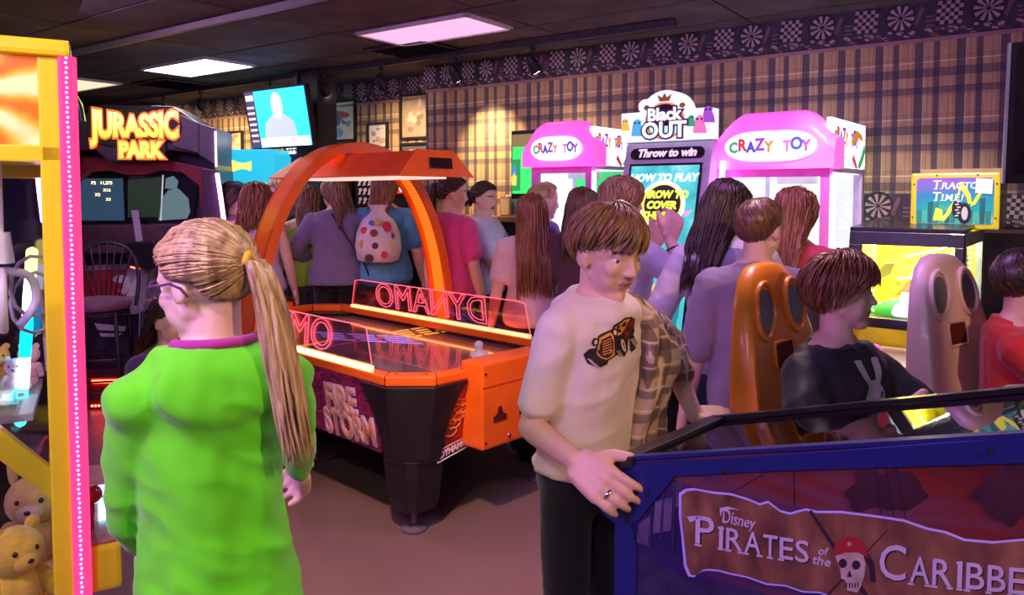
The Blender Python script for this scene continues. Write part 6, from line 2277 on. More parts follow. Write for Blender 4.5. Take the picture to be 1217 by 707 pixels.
# ---- artwork on the near side, all flat print
def sideart(name, pts, m_, o_, e=.0008):
    q = MB()
    q.prism([V((*Q(u, v)[:1], -o_, Q(u, v)[1])) for u, v in pts], (0, -e, 0))
    return q.build(name, m_, t)
M_SHIP = mat('ship_print', (.030, .022, .085), .45, var=.4, vscale=20)
M_SAIL = mat('sail_print', (.10, .07, .17), .45, var=.4, vscale=14)
M_GLOW = mat('violet_rim_print', (.42, .33, .85), .4, emit=(.45, .35, 1.0), estr=.10)
sideart('ship_hull', [(736, 630), (760, 655), (820, 690), (900, 702), (960, 730), (735, 760)], M_SHIP, .0012)
for us in ((790, 576, 786, 640), (803, 570, 800, 655), (776, 600, 772, 650)):
    sideart('mast', [(us[0] - 1.2, us[1]), (us[0] + 1.2, us[1]), (us[2] + 1.6, us[3]), (us[2] - 1.6, us[3])], M_SHIP, .0014)
for pts in ([(779, 596), (800, 590), (798, 630), (776, 634)], [(760, 622), (774, 612), (770, 648), (757, 644)], [(801, 575), (812, 570), (812, 600), (800, 604)]):
    sideart('sail', pts, M_SAIL, .0010)
def blob(u, v, a, c, sd):
    r_ = random.Random(sd)
    w1, w2, w3 = r_.uniform(0, 6), r_.uniform(0, 6), r_.uniform(0, 6)
    return [(u + a * math.cos(t_) * (1 + .16 * math.sin(3 * t_ + w1) + .09 * math.sin(7 * t_ + w2)), v + c * math.sin(t_) * (1 + .18 * math.sin(4 * t_ + w3) + .1 * math.sin(9 * t_ + w1))) for t_ in [2 * PI * i / 48 for i in range(48)]]
M_CLOUD = mat('dark_cloud_print', (.05, .012, .025), .45, var=.4)
sideart('storm_cloud', blob(1050, 582, 46, 26, 1), M_CLOUD, .0010)
sideart('storm_cloud', blob(1205, 585, 44, 34, 2), M_CLOUD, .0010)
M_LINE = mat('rigging_print', (.02, .012, .03), .5)
for a, c in (((1040, 548), (1046, 610)), ((1052, 548), (1062, 614)), ((1064, 547), (1076, 616)), ((943, 562), (944, 600)), ((860, 590), (920, 556))):
    sideart('rigging', [a, (a[0] + 1, a[1]), (c[0] + 1, c[1]), c], M_LINE, .0016)
parch = [(811, 588), (818, 583), (828, 582), (848, 586), (870, 588), (890, 594), (904, 600), (914, 597), (928, 608), (940, 611), (958, 606), (972, 609), (1000, 609), (1040, 614), (1074, 619), (1103, 629), (1124, 633), (1146, 642), (1180, 645), (1214, 642), (1250, 640), (1250, 745), (1150, 735), (1060, 722), (997, 710), (975, 702), (955, 701), (935, 694), (912, 692), (890, 684), (870, 680), (855, 676), (844, 675), (836, 676), (829, 683), (822, 682), (817, 670), (814, 640), (811, 615)]
cxp, czp = 1010, 655
sideart('parchment_glow', [(u + (u - cxp) * .006 + (-2.2 if u < 830 else 0), v + (-2.4 if v < czp else 2.4)) for u, v in parch], M_GLOW, .0020)
b = NB('parchment_print', .5)
n = b.noise(16, 4, stretch=(1, 1, .5))
b.base(b.ramp(n, [(.3, (.07, .025, .02)), (.5, (.20, .08, .045)), (.7, (.34, .16, .08))]))
sideart('parchment', parch, b.m, .0034)
M_LET = mat('silver_violet_letter', (.60, .52, .72), .35)
M_LSH = mat('letter_shadow_print', (.03, .012, .03), .5)
def fittext(s, p0, p1, cap, m_, o_, name, bold=.006, arc=0.0, shear=0.0, width=None):
    """lettering whose baseline runs from pixel p0 to p1 on the cabinet side; cap height in pixels at its start"""
    a, c = V((Q(*p0)[0], 0, Q(*p0)[1])), V((Q(*p1)[0], 0, Q(*p1)[1]))
    h_ = Q(p0[0], p0[1] - cap)[1] - a.z
    o = letters(s, 1.0, name, m_, t, None, .004, bold, shear, 1.0, 'LEFT')
    me = o.data
    xs = [v.co.x for v in me.vertices]
    zs = [v.co.z for v in me.vertices]
    x0_, w0 = min(xs), max(xs) - min(xs)
    zb_ = -.345
    ex = (c - a) / w0
    for v in me.vertices:
        f_ = (v.co.x - x0_) / w0
        p = a + ex * (v.co.x - x0_) + V((0, 0, 1)) * ((v.co.z - zb_) / .69 * h_ * (1 + arc * (1 - f_) ** 2))
        v.co = V((p.x, -o_ + v.co.y * .5, p.z))
    return o
def titles(s, p0, p1, cap, big=1.25, gap=0.0):
    """small capitals: the first letter larger, with serif bars under the stems"""
    n_ = len(s)
    wts = [{'I': .50, 'P': .9, 'C': 1.05, 'A': 1.0, 'R': 1.0, 'E': .85, 'T': .9, 'S': .85, 'B': .95, 'N': 1.0}.get(ch, 1) * (big if i == 0 else 1) for i, ch in enumerate(s)]
    tot = sum(wts)
    acc = 0
    for i, ch in enumerate(s):
        f0, f1 = acc / tot, (acc + wts[i] * .86) / tot
        if ch == 'I':
            f0, f1 = f0 + .22 * wts[i] / tot, f1 - .22 * wts[i] / tot
        acc += wts[i]
        q0 = (p0[0] + (p1[0] - p0[0]) * f0, p0[1] + (p1[1] - p0[1]) * f0)
        q1 = (p0[0] + (p1[0] - p0[0]) * f1, p0[1] + (p1[1] - p0[1]) * f1)
        cp_ = cap * (big if i == 0 else 1)
        fittext(ch, (q0[0] + 1.2, q0[1] + 1.2), (q1[0] + 1.2, q1[1] + 1.2), cp_, M_LSH, .0040, 'title_shadow', .012)
        fittext(ch, q0, q1, cp_, M_LET, .0048, 'title_letter', .004)
        du = (q1[0] - q0[0])
        for fx, e in {'P': [(.14, 0)], 'I': [(.5, 0), (.5, 1)], 'R': [(.12, 0), (.92, 0)], 'A': [(.06, 0), (.94, 0)], 'T': [(.5, 0)], 'B': [(.08, 0)], 'N': [(.1, 0), (.9, 1)], 'E': [(.1, 0)]}.get(ch, []):
            uu = q0[0] + du * fx
            vv = q0[1] + (q1[1] - q0[1]) * fx - e * cp_
            hw = 3.6 * (1.2 if i == 0 else 1)
            sl = (p1[1] - p0[1]) / (p1[0] - p0[0])
            sideart('letter_serif', [(uu - hw, vv - hw * sl - 1.0), (uu + hw, vv + hw * sl - 1.0), (uu + hw, vv + hw * sl + 1.3), (uu - hw, vv - hw * sl + 1.3)], M_LET, .0050, .001)
titles('PIRATES', (828, 646), (965, 670), 25, 1.30)
titles('CARIBBEAN', (1046, 688), (1275, 714), 31, 1.30)
fittext('Disney', (860, 621), (899, 628), 12, M_LET, .0050, 'small_lettering', .004, .5, .15)
sideart('swash', [(857, 603), (866, 601), (880, 605), (872, 604), (860, 606), (858, 613)], M_LET, .0050)
sideart('swash', [(818, 613), (832, 612), (842, 616), (830, 616), (822, 620)], M_LET, .0050)
fittext('of', (974, 658), (986, 660), 9, M_LET, .0050, 'small_lettering', .004, 0, .15)
fittext('the', (967, 669), (988, 673), 10, M_LET, .0050, 'small_lettering', .004, 0, .15)
# crossed torches, skull and red scarf of the emblem
M_BONE = mat('bone_print', (.52, .40, .34), .45, var=.25, vscale=40)
M_SCAR = mat('red_scarf_print', (.36, .02, .03), .45)
for a, c in (((964, 606), (1034, 712)), ((1056, 628), (985, 706))):
    sideart('crossed_sword', [(a[0] - 1.5, a[1] + 1), (a[0] + 1.5, a[1] - 1), (c[0] + 2.5, c[1] - 1), (c[0] - 2.5, c[1] + 1)], M_LSH, .0040)
sideart('skull', [(994, 660), (1000, 676), (1001, 686), (1006, 688), (1008, 700), (1020, 703), (1025, 694), (1028, 684), (1030, 668), (1026, 652), (998, 650)], M_BONE, .0046)
sideart('scarf', [(992, 660), (993, 648), (1000, 639), (1012, 636), (1024, 640), (1031, 650), (1033, 662), (1022, 655), (1006, 655)], M_SCAR, .0052)
sideart('scarf_tail', [(1030, 652), (1040, 668), (1042, 690), (1036, 690), (1034, 672), (1028, 662)], M_LSH, .0050)
for c_ in ((1003, 668), (1019, 670)):
    sideart('eye_socket', [(c_[0] + 5 * math.cos(a), c_[1] + 5.5 * math.sin(a)) for a in [2 * PI * i / 12 for i in range(12)]], M_LSH, .0056)
sideart('nose_socket', [(1011, 676), (1014, 684), (1008, 684)], M_LSH, .0056)
for k in range(5):
    sideart('tooth_gap', [(1007 + 3.4 * k, 691), (1008 + 3.4 * k, 691), (1008 + 3.4 * k, 697), (1007 + 3.4 * k, 697)], M_LSH, .0056)
sideart('scarf_mark', [(1011 + 2.6 * math.cos(a), 645 + 2.6 * math.sin(a)) for a in [2 * PI * i / 8 for i in range(8)]], M_BONE, .0058)

# ================================================================== RACING SEATS
def racing_seat(label, pos, shell, inner, turn=0):
    t = thing('racing_chair', label, 'chair', (pos[0], pos[1], 0), math.atan2(PU.x, -PU.y) - R(turn), 'racing chairs behind the pinball machine')
    # local -y is the way the seat faces
    m = MB()
    prof = [(.44, .25, .16, .00), (.60, .265, .15, .005), (.80, .265, .12, .02), (1.00, .25, .10, .04), (1.14, .225, .085, .055), (1.25, .20, .08, .065), (1.33, .15, .075, .075), (1.365, .10, .06, .08), (1.375, .05, .04, .08)]
    rings = []
    for z, hw, d, y0 in prof:
        r = []
        for k in range(28):
            a = 2 * PI * k / 28
            c_, s_ = math.cos(a), math.sin(a)
            x = hw * math.copysign(abs(c_) ** .55, c_)
            y = y0 + d * .5 * math.copysign(abs(s_) ** .7, s_)
            if s_ < 0:                                   # side wings come forward
                y -= .05 * (abs(x) / hw) ** 4 * min(1, (1.36 - z) / .3)
            r.append(V((x, y, z)))
        rings.append(r)
    m.loft(rings)
    m.build('backrest', shell, t, 60)
    def front(x, z):
        for (z0, h0, d0, y0), (z1, h1, d1, y1) in zip(prof, prof[1:]):
            if z <= z1:
                k = (z - z0) / (z1 - z0)
                hw, d, y = h0 + (h1 - h0) * k, d0 + (d1 - d0) * k, y0 + (y1 - y0) * k
                return y - d * .5 * (max(0, 1 - (abs(x) / hw) ** 3.6)) ** .35 - .05 * (abs(x) / hw) ** 4 * min(1, (1.36 - z) / .3)
        return 0
    for s in (-1, 1):
        cx, cz = s * .105, 1.235
        o_, i_, g_ = [], [], []
        for k in range(24):
            a = 2 * PI * k / 24
            x, z = cx + .062 * math.cos(a) - s * .012 * math.sin(a), cz + .085 * math.sin(a)
            o_.append(V((x, front(x, z) - .004, z)))
            x2, z2 = cx + .045 * math.cos(a) - s * .009 * math.sin(a), cz + .065 * math.sin(a)
            i_.append(V((x2, front(x2, z2) - .004, z2)))
        q = MB()
        q.tube(o_, .010, 6, closed=True)
        q.build('speaker_rim', shell, t, 60)
        q = MB()
        q.prism(i_, (0, -.004, 0))
        q.build('speaker_grille', mat('grey_grille', (.22, .22, .25), .6, bump=.5, bscale=400), t)
    q = MB()
    pl = [(-.06, 1.045), (.06, 1.045), (.07, 1.06), (.07, 1.115), (.06, 1.13), (-.06, 1.13), (-.07, 1.115), (-.07, 1.06)]
    q.prism([V((x, front(x, z) - .003, z)) for x, z in pl], (0, .02, 0))
    q.build('belt_slot', inner, t)
    q = MB()
    q.tube([V((x, front(x, z) - .004, z)) for x, z in pl], .006, 6, closed=True)
    q.build('slot_rim', shell, t, 60)
    m = MB()
    rings = []
    for y, hw, zc in ((-.46, .17, .46), (-.42, .22, .50), (-.2, .25, .49), (0, .25, .50), (.06, .24, .52)):
        rings.append([V((hw * math.copysign(abs(math.cos(a)) ** .6, math.cos(a)), y, zc + .06 * math.sin(a) + .03 * (abs(math.cos(a))) ** 4)) for a in [2 * PI * k / 20 for k in range(20)]])
    m.loft(rings)
    m.build('seat', shell, t, 60)
    MB().bb((-.2, -.30, .08), (.2, .05, .45)).build('pedestal', M_BEZEL, t, bevel=.02)
    MB().bb((-.28, -.45, 0), (.28, .12, .08)).build('base', M_BEZEL, t, bevel=.01)
    return t
M_SO = mat('seat_orange', (.98, .32, .03), .35, var=.06, coat=.2)
M_SW = mat('seat_rose_white', (.88, .66, .64), .35, var=.06, coat=.2)
racing_seat('orange racing seat with speaker holes behind the boy in black', (.875, 2.40), M_SO, mat('slot_red', (.12, .015, .008), .6))
racing_seat('pale rose racing seat with speaker holes at the right, beside the boy in red', (1.640, 2.76), M_SW, mat('slot_red'), 11)
def racing_rig(label, pos):
    t = thing('racing_cabinet', label, 'arcade machine', (pos[0], pos[1], 0), math.atan2(PU.x, -PU.y), 'racing cabinets at the right edge')
    MB().bb((-.3, -.45, 0), (.3, -.08, .95)).build('pedestal', M_BEZEL, t, bevel=.01)
    MB().bb((-.32, -.60, .95), (.32, -.42, 1.55)).build('screen_case', M_BEZEL, t, bevel=.01)
    MB().bb((-.27, -.425, 1.0), (.27, -.415, 1.5)).build('screen', emitmat('race_screen', (.35, .45, .6), .8), t)
    MB().prism([V((-.3, -.42, .95)), V((-.3, -.08, .84)), V((-.3, -.08, .95)), V((-.3, -.42, 1.02))], (.6, 0, 0)).build('dashboard', M_BEZEL, t, bevel=.008)
    c, n_ = V((0, .03, 1.0)), V((0, -.92, -.38)).normalized()
    u_ = V((1, 0, 0))
    w_ = n_.cross(u_)
    MB().tube([c + (u_ * math.cos(a) + w_ * math.sin(a)) * .15 for a in [2 * PI * k / 32 for k in range(32)]], .016, 8, closed=True).build('wheel_rim', M_BEZEL, t, 60)
    for a in (0, 2.1, 4.2):
        e = u_ * math.cos(a + .5) + w_ * math.sin(a + .5)
        MB().rc(c, c + e * .145, .014, .011, 8).build('wheel_spoke', M_BEZEL, t, 60)
    MB().cone(c - n_ * .02, c + n_ * .03, .045, .05, 16).cone(c + n_ * .03, c + n_ * .14, .02, .02, 10).build('wheel_hub', M_BEZEL, t, 40)
    return t
racing_rig('black racing cabinet whose steering wheel edge shows at the right edge of the picture', (1.53, 1.86))
# ================================================================== THE PEOPLE
FAIR = skinmat('fair_skin', (.74, .47, .36))
PALE = skinmat('pale_skin', (.80, .56, .46))
ROSY = skinmat('rosy_skin', (.72, .42, .34))
H_BLOND = hairmat('dark_blond_hair', (.24, .13, .055), (.72, .52, .28))
H_BROWN = hairmat('brown_hair', (.06, .028, .015), (.22, .11, .05))
H_LBROWN = hairmat('light_brown_hair', (.10, .05, .022), (.34, .18, .08))
H_AUBURN = hairmat('auburn_hair', (.12, .03, .014), (.36, .12, .045))
H_RED = hairmat('red_brown_hair', (.13, .04, .022), (.38, .15, .07))
H_DARK = hairmat('dark_hair', (.018, .010, .009), (.075, .038, .026))
H_SAND = hairmat('sandy_hair', (.30, .18, .08), (.58, .40, .2))
def root_at(u, D):
    p = px(u, 230, D)
    return (p.x, p.y)
def zat(v, D):
    return px(608, v, D).z
BLUEJ = cloth('blue_jeans', (.035, .06, .22), .8, .2)
DKJ = cloth('dark_jeans', (.012, .016, .05), .8, .2)
BLK = cloth('black_cloth', (.012, .012, .015), .85)
GRYT = cloth('grey_trousers', (.10, .085, .075), .85)

# ---- girl in lime hoodie, nearest the camera
LIME = cloth('lime_fleece', (.13, .84, .012), .9, .06, 350, .3)
g1 = person('girl in lime hoodie with glasses and long blond ponytail, from behind', root_at(252, 1.42), 36, 1.545, .86, True,
            head=(34, 10, 0), lean=2, lod=.0050,
            arms=(dict(world=px(356, 556, 1.86), wpole=(.6, .1, -.6), curl=35), dict(world=px(178, 650, 1.58), wpole=(.05, -1, .1), wdir=(-.05, .6, -.7), wback=(-.6, -.2, .8), curl=30)),
            skin=PALE, hair=dict(style='pony', mat=H_BLOND, args=dict(n=420, tie=(0, -.49, .10), length=1.75, w=.020, tail=190, drift=(.05, -.05), spread=.115, off=.045, wave=.02, tw=.019)),
            top=dict(kind='long', name='hoodie', mat=LIME, loose=.013, hood=True, hem=-.045, amp=.010, fr=11, fill=.6, sleeve=.97, flare=1.2, slim=.78, sm=8), bottom=dict(mat=DKJ, loose=.002, waist=.03), seed=3)
r = g1['root']
MHg = g1['MH']
def hp(v):
    return MHg @ V(v)
q = MB()
ring = [hp((math.cos(a) * .058, -.52 + .02 * math.sin(a * 2), .115 + math.sin(a) * .058)) for a in [2 * PI * k / 20 for k in range(20)]]
q.tube(ring, .0075, 8, closed=True)
q.build('hair_tie', mat('yellow_elastic', (.85, .55, .04), .7), r, 60)
M_GLS = mat('purple_glasses', (.10, .03, .12), .25, coat=.4)
q = MB()
for s in (-1, 1):
    q.tube([hp((s * .15 + .105 * math.cos(a), .385 - .05 * abs(math.cos(a)) * (1 if s * math.cos(a) > 0 else .2), .005 + .075 * math.sin(a))) for a in [2 * PI * k / 24 for k in range(24)]], .0022, 6, closed=True)
    q.tube([hp((s * .265, .335, .03)), hp((s * .33, .22, .035)), hp((s * .362, .0, .03)), hp((s * .362, -.10, -.02)), hp((s * .35, -.15, -.10))], .0026, 6)
q.tube([hp((-.045, .39, .02)), hp((0, .40, .03)), hp((.045, .39, .02))], .0022, 6)
q.build('glasses', M_GLS, r, 60)
q = MB()
pts = []
for k in range(13):
    a = R(200 + 140 * k / 12)
    pts.append(g1['sp'](.300) + g1['Xr'] * .052 * 1.545 * math.cos(a) + g1['Fw'] * (.05 * 1.545 * math.sin(a)) + g1['up'] * .012)
q.tube(pts, .011, 8)
q.build('undershirt_collar', cloth('magenta_cloth', (.42, .03, .30)), r, 60)

# ---- child beside the claw machine
p2 = person('child with long dark violet-lit hair, peeping out behind the girl in lime', root_at(199, 2.75), -125, 1.225, .95, True, head=(10, 14, 0), lod=.006, arms=(dict(wrist=(.10, .20, .60), pole=(1, -.5, -.3)), dict(wrist=(-.10, .20, .60), pole=(-1, -.5, -.3))),
       skin=FAIR, hair=dict(style='long', mat=H_DARK, args=dict(n=170, length=1.5, w=.035, phmin=92)), top=dict(kind='long', mat=cloth('violet_cloth', (.08, .03, .16)), loose=.015), bottom=dict(mat=DKJ), seed=4, mouth=.012)

# ---- group beyond the table
person('woman with curly red-brown hair in a lavender strap top, seen from behind', root_at(304, 5.95), 8, zat(219, 5.95), 1.08, True, head=(0, 5, 0), lod=.010,
       skin=FAIR, hair=dict(style='long', mat=H_RED, args=dict(n=150, length=1.25, w=.05, wave=.07, half=.52, taper=1.1, off=.12)), top=dict(kind='tank', mat=cloth('lavender_cotton', (.55, .46, .66)), loose=.016, flare=2.5, hem=-.06), bottom=dict(mat=cloth('lavender_trousers', (.34, .30, .46))), seed=5)
person('girl with straight dark hair facing right, left of the curly-haired woman', root_at(278, 6.35), -70, zat(217, 6.35), 1, True, lod=.010,
       skin=FAIR, hair=dict(style='long', mat=H_DARK, args=dict(n=110, length=1.3, w=.045)), top=dict(kind='tee', mat=cloth('plum_cloth', (.16, .05, .12))), bottom=dict(mat=DKJ), seed=6)
person('person with short sandy hair in black, facing the room beside curly hair', root_at(333, 6.7), 140, zat(214, 6.7), 1.05, True, head=(-10, 5, 0), lod=.010,
       skin=PALE, hair=dict(style='short', mat=H_SAND, args=dict(n=130, w=.045, fringe=66)), top=dict(kind='tee', mat=BLK), bottom=dict(mat=cloth('lavender_trousers')), seed=7)
person('girl in a lime strap top with brown hair, half hidden behind the orange arch', root_at(365, 6.35), 15, zat(222, 6.35), 1, True, lod=.010,
       skin=FAIR, hair=dict(style='long', mat=H_LBROWN, args=dict(n=110, length=1.3, w=.045)), top=dict(kind='tank', mat=cloth('lime_cotton', (.36, .62, .06)), loose=.014, hem=-.03), bottom=dict(mat=cloth('grey_jeans', (.07, .07, .09))), seed=8)
p7 = person('girl in grey-violet hoodie with wavy brown hair, seen under the orange arch', root_at(399, 6.15), 8, zat(212, 6.15), 1.08, True, head=(42, 5, 0), lod=.010,
       arms=(dict(wrist=(.12, .14, .55), pole=(1, -.6, -.3)), dict(wrist=(-.12, .14, .60), pole=(-1, -.6, -.3))),
       skin=FAIR, hair=dict(style='long', mat=H_LBROWN, args=dict(n=150, length=1.25, w=.045, wave=.04)), top=dict(kind='long', name='hoodie', mat=cloth('grey_violet_fleece', (.20, .17, .27)), loose=.026, hood=True, flare=1), bottom=dict(mat=BLK), seed=9)
p8 = person('tall person in a blue tee with long reddish hair carrying a dotted backpack', root_at(457, 6.2), -6, zat(206, 6.2), 1.15, True, head=(-4, 3, 0), lod=.010,
       skin=FAIR, hair=dict(style='long', mat=H_RED, args=dict(n=150, length=1.15, w=.045, half=.36, taper=.6)), top=dict(kind='tee', mat=cloth('sky_blue_cotton', (.10, .36, .60)), loose=.020, hem=-.05, flare=1), bottom=dict(mat=BLUEJ), seed=10)
p9 = person('girl in a pink tee with a dark ponytail, in profile right of the orange arch', root_at(536, 5.3), -42, zat(209, 5.3), 1.0, True, head=(-38, 4, 0), lod=.010,
       skin=FAIR, hair=dict(style='pony', mat=H_DARK, args=dict(n=150, length=.9, w=.032, tail=60, tie=(0, -.46, .22))), top=dict(kind='tee', mat=cloth('hot_pink_cotton', (.70, .06, .26)), loose=.014), bottom=dict(mat=BLUEJ), seed=11)
p10 = person('smiling person with dark pulled-back hair in a pale tee, hands at the waist', root_at(575, 5.8), -100, zat(217, 5.8), 1.22, True, head=(-22, 4, 0), lod=.010,
       arms=(dict(wrist=(.05, .17, .57), pole=(1, -.6, -.3)), dict(wrist=(-.05, .17, .57), pole=(-1, -.6, -.3))),
       skin=PALE, hair=dict(style='pony', mat=H_DARK, args=dict(n=150, length=.5, w=.032, tail=40)), top=dict(kind='tee', mat=cloth('pale_lavender_cotton', (.60, .58, .80)), loose=.018, flare=1), bottom=dict(mat=DKJ), seed=12, mouth=.02)
person('girl in pale pink tee with very long straight auburn hair, from behind', root_at(632, 4.66), 4, zat(231, 4.66), 1.0, True, head=(0, 4, 0), lod=.0095,
       skin=ROSY, hair=dict(style='long', mat=H_AUBURN, args=dict(n=260, length=2.35, w=.036, half=.50, taper=1.15, y_end=-.62)), top=dict(kind='tee', mat=cloth('pale_pink_cotton', (.74, .50, .56)), loose=.014, flare=1, hem=-.04), bottom=dict(mat=DKJ), seed=13)
person('boy with cropped blond hair in violet, facing right behind the auburn-haired girl', root_at(645, 5.02), -72, zat(217, 5.02), .95, False, head=(0, 4, 0), lod=.010,
       skin=PALE, hair=dict(style='short', mat=H_SAND, args=dict(n=120, ln=25, off=.03, fringe=56, w=.035, over=2)), top=dict(kind='tee', mat=cloth('violet_cotton', (.22, .10, .50))), bottom=dict(mat=DKJ), seed=14)
person('brown-haired girl in a brown top, half hidden behind the white tee boy', root_at(692, 4.55), -10, zat(224, 4.55), 1, True, head=(-15, 6, 0), lod=.010,
       skin=ROSY, hair=dict(style='long', mat=H_BROWN, args=dict(n=140, length=1.4, w=.04)), top=dict(kind='tee', mat=cloth('brown_cotton', (.10, .045, .05))), bottom=dict(mat=DKJ), seed=15)
P14 = root_at(738, 3.72)
p14 = person('girl with light brown hair raising both hands at the throwing game', P14, -62, zat(211, 3.72), 1.0, True, head=(-8, 0, 0), lod=.0085,
       arms=(dict(world=px(795, 284, 3.62), wpole=(.2, -.4, -1), wdir=(.35, .2, 1), wback=(.3, -1, 0), curl=45), dict(world=px(778, 290, 3.85), wpole=(-.2, -.1, -1), wdir=(.4, .1, 1), curl=45)),
       skin=ROSY, hair=dict(style='long', mat=H_LBROWN, args=dict(n=170, length=1.2, w=.038)), top=dict(kind='tee', mat=cloth('pale_violet_cotton', (.45, .40, .55)), loose=.013), bottom=dict(mat=DKJ), seed=16)
q = MB()
w_, e_ = p14['wr'][1], p14['el'][1]
d = (e_ - w_).normalized()
u_ = d.orthogonal().normalized()
q.tube([w_ + d * .05 + (u_ * math.cos(a) + d.cross(u_) * math.sin(a)) * .034 for a in [2 * PI * k / 16 for k in range(16)]], .004, 6, closed=True)
q.build('wristband', M_BLACK, p14['root'], 60)
WSL = cloth('white_cotton', (.70, .66, .72))
p16 = person('girl with long dark hair in a grey vest over white sleeves at the large crane', root_at(862, 3.25), -12, zat(214, 3.25), 1.0, True, head=(-30, 8, 8), lod=.0085, lean=4,
       arms=(dict(wrist=(.10, .22, .62), pole=(1, -.5, -.4)), dict(wrist=(-.13, .10, .52), pole=(-1, -.6, -.3))),
       skin=FAIR, hair=dict(style='long', mat=H_DARK, args=dict(n=230, length=1.7, w=.036)), top=dict(kind='tee', mat=WSL, loose=.012, sleeve=.9), bottom=dict(mat=DKJ), seed=17)
# vest over the tee
def vest(P, m_, g, name='vest'):
    H = P['H']
    mb = MB()
    rings = []
    for s_ in (-.03, .03, .10, .16, .215, .25, .272):
        a, d_, sh_ = tor(s_, True)
        c = P['sp'](s_) + P['Fw'] * sh_ * H
        k = 1.0 if s_ < .24 else .86
        rings.append([c + P['Xr'] * (a * H * k + g) * math.cos(t_) + P['Fw'] * (d_ * H + g) * math.sin(t_) for t_ in [2 * PI * j / 22 for j in range(22)]])
    mb.loft(rings)
    q_ = MB().sph((0, 0, 0), (P['hh'] * .56, P['hh'] * .5, P['hh'] * .24), 16, 10)
    mb.add([P['sp'](.270) + P['Xr'] * p[0] + P['Fw'] * p[1] + P['up'] * p[2] for p in q_.v], q_.f)
    me = fuse(mb, name, .008, 3)
    me.materials.append(m_)
    return put(name, me, P['root'])
vest(p16, cloth('grey_violet_knit', (.26, .23, .34)), .024)
p17 = person('short-haired boy in a grey-violet tee standing behind the orange seat', root_at(900, 2.82), -6, zat(237, 2.82), 1.02, False, head=(-40, 4, 0), lod=.008,
       skin=PALE, hair=dict(style='short', mat=H_BROWN, args=dict(n=240, ln=38, off=.045, fringe=62, w=.026, over=3)), top=dict(kind='tee', mat=cloth('grey_violet_cotton', (.30, .26, .34)), loose=.018, flare=.6, sleeve=.85, hem=-.04), bottom=dict(mat=GRYT, loose=.016), seed=18)
p18 = person('girl in red-pink tee with long brown hair, before the large pink crane', root_at(944, 3.45), -22, zat(224, 3.45), 1.0, True, head=(-20, 12, 0), lod=.0085,
       skin=FAIR, hair=dict(style='long', mat=H_RED, args=dict(n=210, length=1.7, w=.036)), top=dict(kind='tee', mat=cloth('red_pink_cotton', (.72, .08, .16)), loose=.014), bottom=dict(mat=DKJ), seed=19)

# ---- backpack and shoulder bag
H8 = p8['H']
bp_ = thing('drawstring_backpack', 'white drawstring backpack with coloured dots on the back of the person in blue', 'backpack', V((*root_at(457, 6.2), 0)) + rotz(R(-6)) @ V((0, -.165, .60 * H8)), R(-6))
m = MB()
rings = []
for z, w_, d_ in ((-.02, .10, .04), (.0, .17, .07), (.10, .19, .09), (.22, .175, .085), (.32, .13, .06), (.37, .07, .035), (.40, .055, .03), (.44, .085, .035)):
    rings.append([V((w_ * math.copysign(abs(math.cos(a)) ** .7, math.cos(a)), -.03 + d_ * math.sin(a), z)) for a in [2 * PI * k / 24 for k in range(24)]])
m.loft(rings)
m.build('sack', cloth('white_nylon', (.72, .68, .70), .6), bp_, 70)
rnd = random.Random(21)
for i, (x, z, r_, k) in enumerate(((.09, .27, .042, 'red'), (-.01, .22, .030, 'brown'), (.11, .12, .036, 'yellow'), (-.10, .13, .034, 'orange'), (-.05, .02, .034, 'dark'), (.07, .05, .03, 'red'), (-.09, .24, .028, 'red'), (.02, .31, .026, 'yellow'), (.0, .12, .026, 'dark'), (-.03, .30, .02, 'blue'), (.13, .2, .022, 'brown'))):
    cm = {'red': (.65, .04, .08), 'brown': (.25, .05, .05), 'yellow': (.7, .62, .08), 'orange': (.6, .33, .06), 'dark': (.10, .03, .07), 'blue': (.1, .2, .6)}[k]
    y = -.03 - .088 * math.sqrt(max(0, 1 - (x / .195) ** 2)) - .004
    yb = rotz(-math.asin(max(-1, min(1, x / .30)))) 
    q = MB()
    q.prism([V((x, y, z)) + yb @ V((r_ * math.cos(a), 0, r_ * math.sin(a))) for a in [2 * PI * j / 16 for j in range(16)]], (0, .012, 0))
    q.build('dot', mat('dot_' + k, cm, .6), bp_)
for s in (-1, 1):
    MB().tube(smoothpath([V((s * .05, .0, .40)), V((s * .10, .05, .42)), V((s * .14, .075, .30)), V((s * .15, .05, .10)), V((s * .15, .02, .03))], 4), .006, 6).build('strap_cord', mat('brown_cord', (.2, .12, .08), .8), bp_, 60)
bg = thing('shoulder_bag', 'black patterned shoulder bag hanging at the hip of the girl in grey-violet', 'bag', V((*root_at(399, 6.15), 0)) + rotz(R(8)) @ V((.26, -.06, .60)), R(8))
MB().prism([V((-.10, -.05, 0)), V((.12, -.05, -.02)), V((.13, -.05, .24)), V((-.08, -.05, .26))], (0, .07, 0)).build('sack', cloth('bag_black', (.03, .025, .025)), bg, bevel=.02)
rnd = random.Random(2)
for k in range(7):
    q = MB()
    x, z = rnd.uniform(-.06, .08), rnd.uniform(.03, .2)
    q.prism([V((x + .022 * math.cos(a) * (1 + .4 * (j % 2)), -.052, z + .022 * math.sin(a) * (1 + .4 * (j % 2)))) for j, a in enumerate([2 * PI * j / 8 for j in range(8)])], (0, .004, 0))
    q.build('bag_print', mat('bag_print', (.28, .24, .18), .7), bg)
MB().tube(smoothpath([V((.02, -.04, .25)), V((-.02, -.10, .42)), V((-.14, -.12, .62)), V((-.28, -.06, .84))], 5), .010, 6, flat=.4).build('strap', cloth('bag_black'), bg, 60)

